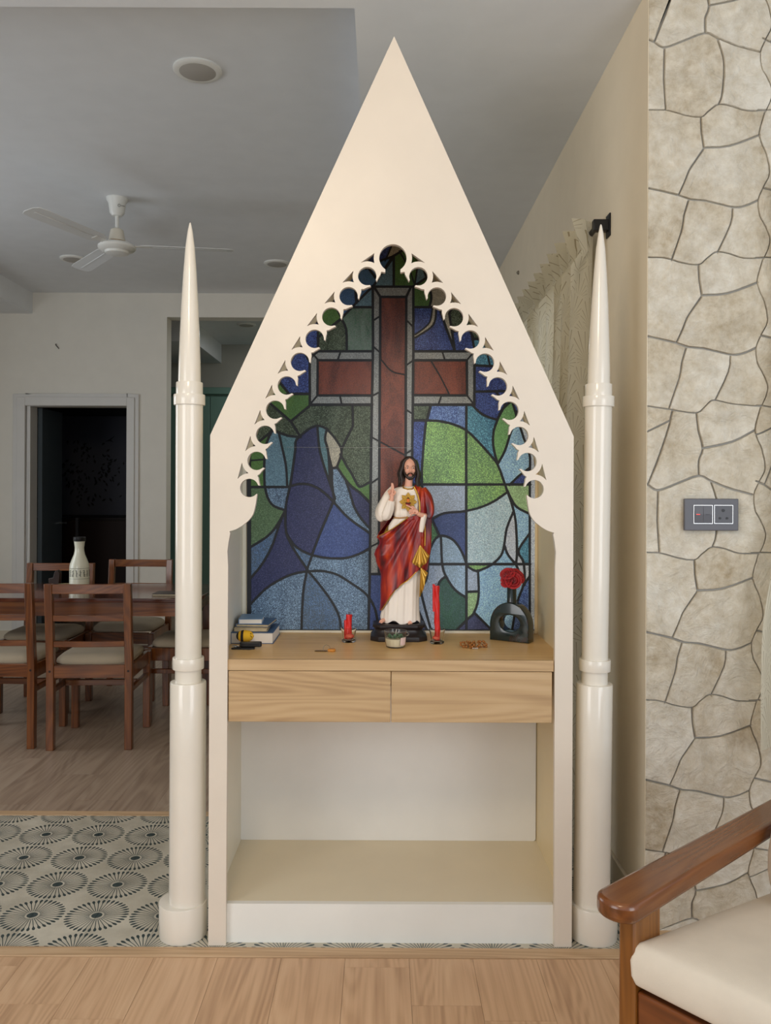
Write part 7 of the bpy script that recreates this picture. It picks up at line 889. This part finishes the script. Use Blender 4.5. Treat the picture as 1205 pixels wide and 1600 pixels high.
# hair: cap and long wavy locks
mb=MB(); mb.ell(q2(358,178,-14),(58*SK,58*SK,60*SK),24,16); mb.ell(q2(356,230,-26),(58*SK,46*SK,70*SK),20,14)
for sg,n_,x0 in ((-1,9,0),(1,9,0)):
    for k in range(n_):
        f=k/(n_-1); dd=34-f*62; xo=361+sg*(4+f*8)
        end=(286 if sg<0 else 424, 352) ; ey=345+8*math.sin(k*2.1)+(14 if sg>0 else 0)*(1-f)
        xm=361+sg*(52+f*14); ph=rb.uniform(0,6)
        ptz=[(xo,134+f*10,dd-6),(361+sg*(38+f*14),158,dd-2),(xm,205,dd-12+3*math.sin(ph)),(xm+sg*(10+5*math.sin(ph)),255,dd-14),(xm+sg*(4+9*math.sin(ph+1.5)),300,dd-4),(xm+sg*(10+6*math.sin(ph+3))+ (-6 if sg<0 else 2),ey,dd+8)]
        ptz=smoothpts([(a,b,c,(9,11,12,13,11,5)[i]) for i,(a,b,c) in enumerate(ptz)],4); P_,R_=tb(ptz); mb.tube(P_,R_,8)
mb.build('hair',HAIR,st,world=False,remesh=.00065)
# feet with toes
def foot(x,y,rot,name,mir):
    mb=MB(); M_=Matrix.Rotation(R(rot),3,'Z')
    def L(a,b,c): v=M_@Vector((a*SK,-b*SK,c*SK)); return q2(x,y,70)+v
    mb.tube([L(0,-40,14),L(0,-10,15),L(0,20,11)],[16*SK,17*SK,13*SK],12)
    for i in range(5):
        o=(i-2)*7.2*mir; ln=36-abs(i-0)*3.4; r=(7.5,5.4,5,4.7,4.4)[i]; o=(-13+i*6.6)*mir
        mb.tube([L(o*.8,12,9),L(o,ln-8,8),L(o,ln,5)],[r*SK,r*SK,r*.8*SK],8); mb.ell(L(o,ln,5),(r*.8*SK,)*3,8,6)
    mb.build(name,SKIN,st,world=False,remesh=.0006)
foot(366,1387,8,'foot',1); foot(158,1380,-28,'foot',-1)
# stepped octagonal base
def octo(hx,hy,ch): return [(-hx+ch,-hy),(hx-ch,-hy),(hx,-hy+ch),(hx,hy-ch),(hx-ch,hy),(-hx+ch,hy),(-hx,hy-ch),(-hx,-hy+ch)]
vs=[];fs=[]; LV=[(212,150,0),(214,152,8),(212,150,34),(206,144,40),(192,130,52),(176,118,78),(178,120,88),(190,130,98),(196,136,104),(196,136,118),(190,130,125)]
for hx,hy,z in LV:
    for a,b in octo(hx,hy,62*hx/212): vs.append((a*SK,b*SK,z*SK))
for j in range(len(LV)-1):
    for i in range(8): fs.append((j*8+i,j*8+(i+1)%8,(j+1)*8+(i+1)%8,(j+1)*8+i))
fs.append(tuple(range(7,-1,-1))); fs.append(tuple(range((len(LV)-1)*8,len(LV)*8)))
MB().add(vs,fs).build('base',BASEM,st,world=False,bevel=.0008,seg=2)

# ------------------------------------------------------------------ things on the altar counter
ZT_=.8288
def on(x,y,z=ZT_): return PZ(x,y,z)
PAPER=mat('paper',(232,224,212),.75); COVB=mat('blue_cover',(62,92,130),.45,var=.08,vscale=30); COVL=mat('light_blue_cover',(112,146,182),.45,var=.08,vscale=40); PAPOLD=mat('old_paper',(200,180,144),.8,var=.15,vscale=60)
def book(x0,x1,y0,y1,z,h,label,cov,pg,ct=.0018,rz=0,spine='left',wavy=0):
    cx,cy=(x0+x1)/2,(y0+y1)/2; t=thing('book',(cx,cy,z),label,'book','books stacked on the altar counter',rz=R(rz)); hx,hy=(x1-x0)/2,(y1-y0)/2
    B(-hx,hx,-hy,hy,0,ct).build('cover',cov,t,world=False,bevel=.0005,seg=1); B(-hx,hx,-hy,hy,h-ct,h).build('cover',cov,t,world=False,bevel=.0005,seg=1)
    B(-hx-.001,-hx+ct,-hy,hy,0,h).build('spine',cov,t,world=False,bevel=.0006)
    q=MB(); e=.003; n=10; vs=[];fs=[]
    q.box(-hx+ct,hx-e,-hy+e,hy-e,ct+.0001,h-ct-.0001); q.build('pages',pg,t,world=False)
    return t
book(-.484,-.348,2.655,2.835,ZT_,.036,'thick white edged book at the bottom of the pile beside the left jamb',COVB,PAPER)
book(-.478,-.372,2.675,2.815,ZT_+.0362,.011,'worn booklet with yellowed pages, lower middle of the pile',PAPOLD,PAPOLD,.0012,2)
book(-.470,-.362,2.69,2.83,ZT_+.0478,.009,'thin blue booklet lying under the topmost book',COVB,PAPOLD,.0012,-4)
book(-.468,-.392,2.69,2.80,ZT_+.0572,.017,'small pale blue book on top of the pile',COVL,PAPER,.0016,4)
# crocheted bee
p=on(385,1016); YEL=mat('yellow_yarn',(226,176,40),.9,bump=.4,bscale=700); BLKY=mat('black_yarn',(34,30,28),.9,bump=.4,bscale=700)
bx,by=-.432,2.618; M=Matrix.Rotation(R(-6),3,'Y')
t=thing('crochet_bee',(bx,by,ZT_+.012),'round yellow and black striped crocheted bee lying against the books','toy')
q=MB(); q.cur=0; vs=[];fs=[]; mi=[]
def band(x0,x1,name,m,k=0):
    vs=[];fs=[]; n=32; mm=6; hx,hr=.0285,.0185
    for j in range(mm+1):
        x=x0+(x1-x0)*j/mm; r=hr*math.sqrt(max(0,1-(x/hx)**2))
        for i in range(n):
            a=2*PI*i/n; b=1+.035*math.sin(a*16+x*900)+k; vs.append((x,r*b*math.cos(a),.0195+r*b*math.sin(a)))
    for j in range(mm):
        for i in range(n): fs.append((j*n+i,j*n+(i+1)%n,(j+1)*n+(i+1)%n,(j+1)*n+i))
    MB().add(vs,fs).build(name,m,t,world=False,smooth=80)
band(-.0285,-.019,'stripe',BLKY); band(-.019,-.0115,'stripe',YEL); band(-.0115,-.003,'stripe',BLKY,.02); band(-.003,.0285,'head',YEL)
MB().tube([(.018,-.013,.024),(.021,-.0125,.020),(.024,-.010,.018)],.0009,6).build('smile',BLKY,t,world=False); MB().ell((.020,-.0125,.029),(.0016,)*3,8,6).build('eye',BLKY,t,world=False)
# car key on a leather strap
t=thing('car_key',(-.405,2.575,ZT_),'black car key fob and folded strap lying in front of the crocheted bee','key')
MB().prism(rrect(-.036,.032,-.0085,.0085,.008,6),0.006,.022,axis='z',M=Matrix.Rotation(R(4),4,'Z')).build('fob',mat('fob_black',(30,30,32),.35),t,world=False,bevel=.003,seg=3)
MB().prism([(-.060,-.016),(-.004,-.022),(.012,-.012),(.010,.006),(-.052,.004)],0,.005,axis='z').build('leather_tab',mat('tab_black',(28,26,26),.5),t,world=False,bevel=.001)
MB().tube([(-.05+.007*math.cos(a*PI/8),-.002+.007*math.sin(a*PI/8),.0075) for a in range(16)],.0009,6,closed=True).build('split_ring',METAL,t,world=False,smooth=60)
MB().box(-.058,-.036,-.002,.003,.0055,.0095).build('key_blade',METAL,t,world=False,bevel=.0008)
# second small key ring in the middle
p=on(512,1018); t=thing('key_ring',(p.x,p.y,ZT_),'small key ring with tan leather tag alone on the counter, left of centre','key')
TAN=mat('tan_leather',(190,124,44),.45)
MB().prism([(.0,-.006),(.016,-.012),(.024,-.006),(.025,.003),(.018,.010),(.002,.007)],0,.009,axis='z',M=Matrix.Rotation(R(0),4,'Z')).build('leather_tag',TAN,t,world=False,bevel=.003,seg=3)
MB().tube([(-.003+.010*math.cos(a*PI/9),-.001,.010+.010*math.sin(a*PI/9)) for a in range(18)],.0008,6,closed=True).build('ring',METAL,t,world=False,smooth=60)
MB().prism([(-.040,-.001),(-.034,-.004),(-.006,-.005),(-.001,.0),(-.008,.004),(-.034,.003)],.0,.003,axis='z').build('key_shaft',mat('key_bronze',(90,66,40),.4,metal=.7),t,world=False,bevel=.0008)
# rosary heap
BEAD=mat('wood_bead',(150,92,36),.4,var=.12,vscale=90); p=on(740,1012)
t=thing('rosary',(p.x,p.y,ZT_),'wooden bead rosary heaped on the counter between candle and vase','rosary')
rb=random.Random(12); spots=[]; r_=.0040
for k in range(400):
    if len(spots)>=50: break
    a=rb.uniform(0,2*PI); rad=math.sqrt(rb.random()); x=.041*rad*math.cos(a); y=.020*rad*math.sin(a)
    z=r_
    for s_ in spots:
        d=math.hypot(x-s_[0],y-s_[1])
        if d<2*r_: z=max(z,s_[2]+math.sqrt(4*r_*r_-d*d)*.9)
    if z>r_*5.2: continue
    spots.append((x,y,z))
b0=MB().ell((0,0,0),(r_,r_,r_*.9),12,8).mesh('bead',BEAD)
for s_ in spots:
    o=bpy.data.objects.new('bead',b0); COL.objects.link(o); o.parent=t; o.location=s_; o.rotation_euler=(rb.uniform(0,3),rb.uniform(0,3),0)
    for pl_ in b0.polygons: pl_.use_smooth=True
CH=mat('chain',(176,150,110),.35,metal=.7); q=MB().tube([tuple(s_) for s_ in sorted(spots,key=lambda s:math.atan2(s[1],s[0]))][::2],.0007,5); q.build('cord',CH,t,world=False)
MB().box(-.006,.012,-.0235,-.021,.001,.004).box(.000,.003,-.031,-.014,.001,.004).build('cross',mat('cross_steel',(200,190,178),.35,metal=.6),t,world=False,bevel=.0005)
# glass holders
GLS=mat('cup_glass',(252,252,250),.02,trans=1,ior=1.3); WAX=mat('red_wax',(206,34,30),.3,var=.08,vscale=60); WAX2=mat('melted_red_wax',(226,96,74),.35)
def cup(x,y,label):
    t=thing('candle_holder',(x,y,ZT_),label,'candle holder')
    s=.98
    MB().lathe((0,0,0),[(.001,0),(.021,0),(.0225,.003),(.0225,.006),(.0185,.008),(.0205,.020),(.0262,.046),(.0250,.046),(.0190,.020),(.0170,.0105),(.001,.0100)],40,cap=False).build('cup',GLS,t,world=False,smooth=50)
    return t
def wob(h,n,r0,tilt,seed,lean=0):
    rb=random.Random(seed); vs=[];fs=[]; N=16
    for j in range(n+1):
        z=h*j/n; 
        for i in range(N):
            a=2*PI*i/N; r=r0*(1+.10*math.sin(a*3+z*90+seed)+.07*math.sin(a*5-z*140)); vs.append((r*math.cos(a)+tilt*z+lean*z*z,r*math.sin(a),z))
    for j in range(n):
        for i in range(N): fs.append((j*N+i,j*N+(i+1)%N,(j+1)*N+(i+1)%N,(j+1)*N+i))
    fs.append(tuple(range(N-1,-1,-1))); fs.append(tuple(range(n*N,n*N+N))); return vs,fs
p=P(545,1000,2.70); cup(p.x,2.70,'small clear glass candle cup holding the short red candle')
t=thing('candle',(p.x,2.70,ZT_+.0108),'short melted red candle in the glass cup, left of the statue','candle')
v_,f_=wob(.078,16,.0098,.0,1); MB().add(v_,f_).build('wax_stick',WAX,t,world=False,smooth=60)
v_,f_=wob(.060,12,.0050,-.03,3); MB().add([(a-.009,b-.003,c) for a,b,c in v_],f_).build('wax_drip',WAX,t,world=False,smooth=60)
MB().ell((.003,-.002,.008),(.0150,.0140,.009),18,10).build('wax_pool',WAX2,t,world=False,smooth=80)
MB().tube([(0,0,.077),(.001,0,.082),(0,0,.086)],.0010,6).build('wick',mat('wick',(60,30,24),.8),t,world=False)
p=P(683,1002,2.68); cup(p.x,2.68,'small clear glass candle cup holding the tall red candle')
t=thing('candle',(p.x+.001,2.68,ZT_+.0108),'tall red taper candle right of the statue','candle')
v_,f_=wob(.175,36,.0088,-.012,5,-.05); MB().add(v_,f_).build('wax_stick',WAX,t,world=False,smooth=60)
v_,f_=wob(.088,20,.0042,-.01,8,-.02); MB().add([(a-.0115,b-.002,c+.092) for a,b,c in v_],f_).build('wax_drip',WAX,t,world=False,smooth=60)
MB().ell((-.004,0,.007),(.0125,.0130,.007),18,10).build('wax_pool',WAX2,t,world=False,smooth=80)
MB().tube([(-.0035,0,.173),(-.005,0,.180),(-.003,0,.185)],.0010,6).build('wick',mat('wick',(60,30,24),.8),t,world=False)
# jar candle with succulents in front of the statue
p=P(618,1005,2.62)
t=thing('jar_candle',(p.x,2.612,ZT_),'round glass jar candle with green wax succulents before the statue base','candle')
MB().lathe((0,0,0),[(.001,0),(.026,0),(.030,.003),(.0325,.014),(.0352,.046),(.0358,.052),(.0345,.052),(.0338,.045),(.0312,.014),(.028,.005),(.001,.0045)],44,cap=False).build('jar',GLS,t,world=False,smooth=50)
MB().lathe((0,0,0),[(.001,.0052),(.0272,.0054),(.0303,.014),(.0318,.028),(.001,.029)],40,cap=False).build('cream_wax',mat('cream_wax',(232,220,190),.5),t,world=False,smooth=50)
SUC=mat('succulent_green',(84,124,92),.5,var=.15,vscale=80)
for k,(x,y,r) in enumerate(((-.019,.004,.010),(-.003,-.015,.011),(.015,-.006,.011),(.004,.012,.011),(-.014,-.014,.008),(.019,.009,.008))):
    q=MB()
    for lay,(nn,rr_2,zz,tl) in enumerate(((8,1.0,.0,20),(6,.62,.003,45),(3,.25,.006,70))):
        for i in range(nn):
            a=2*PI*(i+.5*lay)/nn; M=Matrix.Translation((x,y,.030+zz))@Matrix.Rotation(a,4,'Z')@Matrix.Rotation(R(-tl),4,'Y')@Matrix.Translation((r*rr_2*.55,0,0))
            q.ell((0,0,0),(0,0,0),3,2) if False else None
            vs=[];fs=[]; nn2,mm2=8,5
            for j in range(mm2+1):
                th=PI*j/mm2
                for ii in range(nn2):
                    b=2*PI*ii/nn2; vs.append(M@Vector((r*.55*math.cos(th),r*.24*math.sin(th)*math.cos(b),r*.13*math.sin(th)*math.sin(b))))
            for j in range(mm2):
                for ii in range(nn2): fs.append((j*nn2+ii,(j+1)*nn2+ii,(j+1)*nn2+(ii+1)%nn2,j*nn2+(ii+1)%nn2))
            q.add(vs,fs)
    q.build('succulent',SUC,t,world=False,smooth=80)
MB().tube([(0,0,.029),(.001,0,.045),(.003,0,.056)],.0012,6).build('wick',mat('wick_pale',(200,190,180),.6),t,world=False)
MB().tube([(.0345+.0058*math.sin(PI*i/8)*1.3,-.004,.036+.012*(i/8)) for i in range(9)],.0015,8).build('handle',GLS,t,world=False,smooth=60)
vs=[];fs=[]
for j,z in enumerate((.010,.034)):
    for i in range(7): a=R(-64+i*6.5); r=.0322+(z-.010)*.11+.0006; vs.append((r*math.cos(a),r*math.sin(a),z))
fs=[(i,i+1,8+i,7+i) for i in range(6)]; MB().add(vs,fs).build('sticker',mat('sticker_pink',(222,196,190),.6),t,world=False)
# arch vase with a round hole and roses
VASE=bpy.data.materials.new('dark_green_glaze'); VASE.use_nodes=True; t_=NT(VASE)
n_=t_.noise(t_.coords((1,1,1)),26,5,.6); t_.l.new(t_.ramp(n_,[(.35,lin((16,30,32))),(.55,lin((26,42,40))),(.7,lin((58,34,26)))]),t_.b.inputs['Base Color']); t_.b.inputs['Roughness'].default_value=.16; t_.b.inputs['Coat Weight'].default_value=.4
pa=on(765,999.5); pb=on(826,1006); dvv=(pb-pa); wv_=dvv.length; rzv=math.atan2(dvv.y,dvv.x)
cv=(pa+pb)/2; dep=.046; nrm_=Vector((-math.sin(rzv),math.cos(rzv),0)); cc=cv+nrm_*dep/2
t=thing('vase',(cc.x,cc.y,ZT_),'dark green glazed arch vase with an oval hole, at the right end of the counter','vase',rz=rzv)
hw=wv_/2; hh=.128; out_=[(-hw,0),(hw,0)]+[(hw*math.cos(R(a)),.052+(hh-.052)*math.sin(R(a))) for a in range(0,181,8)]
hol=[(.002+hw*.52*math.cos(R(a)),.060+.027*math.sin(R(a))) for a in range(0,360,10)]
cu=bpy.data.curves.new('b','CURVE'); cu.dimensions='2D'; cu.fill_mode='BOTH'; cu.extrude=dep/2-.004; cu.bevel_depth=.004; cu.bevel_resolution=3; cu.offset=-.004
for lp in (out_,hol):
    sp_=cu.splines.new('POLY'); sp_.points.add(len(lp)-1); sp_.use_cyclic_u=True
    for a_,q_ in zip(sp_.points,lp): a_.co=(q_[0],q_[1],0,1)
tmp=bpy.data.objects.new('tmp',cu); COL.objects.link(tmp); me=bpy.data.meshes.new_from_object(tmp.evaluated_get(bpy.context.evaluated_depsgraph_get())); bpy.data.objects.remove(tmp)
for v_ in me.vertices: x,y,z=v_.co; v_.co=(x,z,y)
bm=bmesh.new(); bm.from_mesh(me); bmesh.ops.remove_doubles(bm,verts=bm.verts,dist=1e-6); bmesh.ops.recalc_face_normals(bm,faces=bm.faces); bm.to_mesh(me); bm.free()
me.materials.clear(); me.materials.append(VASE); me.polygons.foreach_set('use_smooth',[True]*len(me.polygons)); me.set_sharp_from_angle(angle=R(40))
o=bpy.data.objects.new('body',me); COL.objects.link(o); o.parent=t
MB().lathe((0,0,0),[(.021,.118),(.0165,.126),(.0155,.135),(.0155,.185),(.0165,.190),(.0150,.1915),(.0125,.188),(.0125,.150)],32,cap=False).build('neck',VASE,t,world=False,smooth=50)
RS=mat('rose_red',(176,28,36),.6,var=.15,vscale=120,sheen=.3); rn=random.Random(4)
GRN=mat('stem_green',(50,84,44),.6)
vp=Vector((cc.x,cc.y,ZT_))
def rose(dx,dy,dz,r,label,rot):
    t=thing('rose',(vp.x+dx,vp.y+dy,ZT_+.19+dz),label,'flower','red roses in the arch vase')
    Mr=Matrix.Rotation(R(rot[0]),4,'X')@Matrix.Rotation(R(rot[1]),4,'Y')
    for lay in range(4):
        nn=(3,4,5,6)[lay]; rad=r*(.22,.45,.72,1.0)[lay]; hgt=r*(.95,.95,.85,.7)[lay]
        for i in range(nn):
            a0=2*PI*i/nn+lay*.9+rn.uniform(-.2,.2); sp=2*PI/nn*.72; vs=[];fs=[]; U_,V_=7,5
            for s_ in (0,1):
                for j in range(V_+1):
                    tv=j/V_
                    for k in range(U_+1):
                        tu=k/U_*2-1; a=a0+tu*sp*(1-.25*tv*tv); flare=(0,.10,.30,.55)[lay]*tv**2.2*r
                        rr_3=rad*(.35+.65*math.sin(min(1,tv*1.1)*PI/2))+flare+s_*.0006; z=-r*.45+hgt*1.25*tv*(1-.16*tu*tu)-flare*.5
                        vs.append(Mr@Vector((rr_3*math.cos(a),rr_3*math.sin(a),z)))
            n1_=(U_+1)*(V_+1)
            for s_ in (0,1):
                for j in range(V_):
                    for k in range(U_): q_=s_*n1_+j*(U_+1)+k; fs.append((q_,q_+1,q_+U_+2,q_+U_+1))
            for k in range(U_): q_=V_*(U_+1)+k; fs.append((q_,q_+1,q_+1+n1_,q_+n1_))
            MB().add(vs,fs).build('petal',RS,t,world=False,smooth=80)
    e=Vector((-dx*.8,-dy*.8,-dz-.012)); MB().tube([Mr@Vector((0,0,-r*.4)),e*.5+Vector((0,0,-.004)),e],.0018,6).build('stem',GRN,t,world=False,smooth=60)
rose(-.014,-.006,.030,.0165,'red rose on the upper left of the cluster in the arch vase',(40,-18))
rose(.016,-.004,.022,.0185,'red rose on the right of the cluster in the arch vase',(52,26))
rose(-.018,-.010,.008,.0150,'small red rose on the lower left of the cluster in the arch vase',(68,-40))
rose(.002,-.018,.010,.0180,'red rose facing forward, low in the middle of the cluster in the arch vase',(78,0))
rose(.004,.012,.034,.0150,'red rose at the back of the cluster in the arch vase',(-10,8))
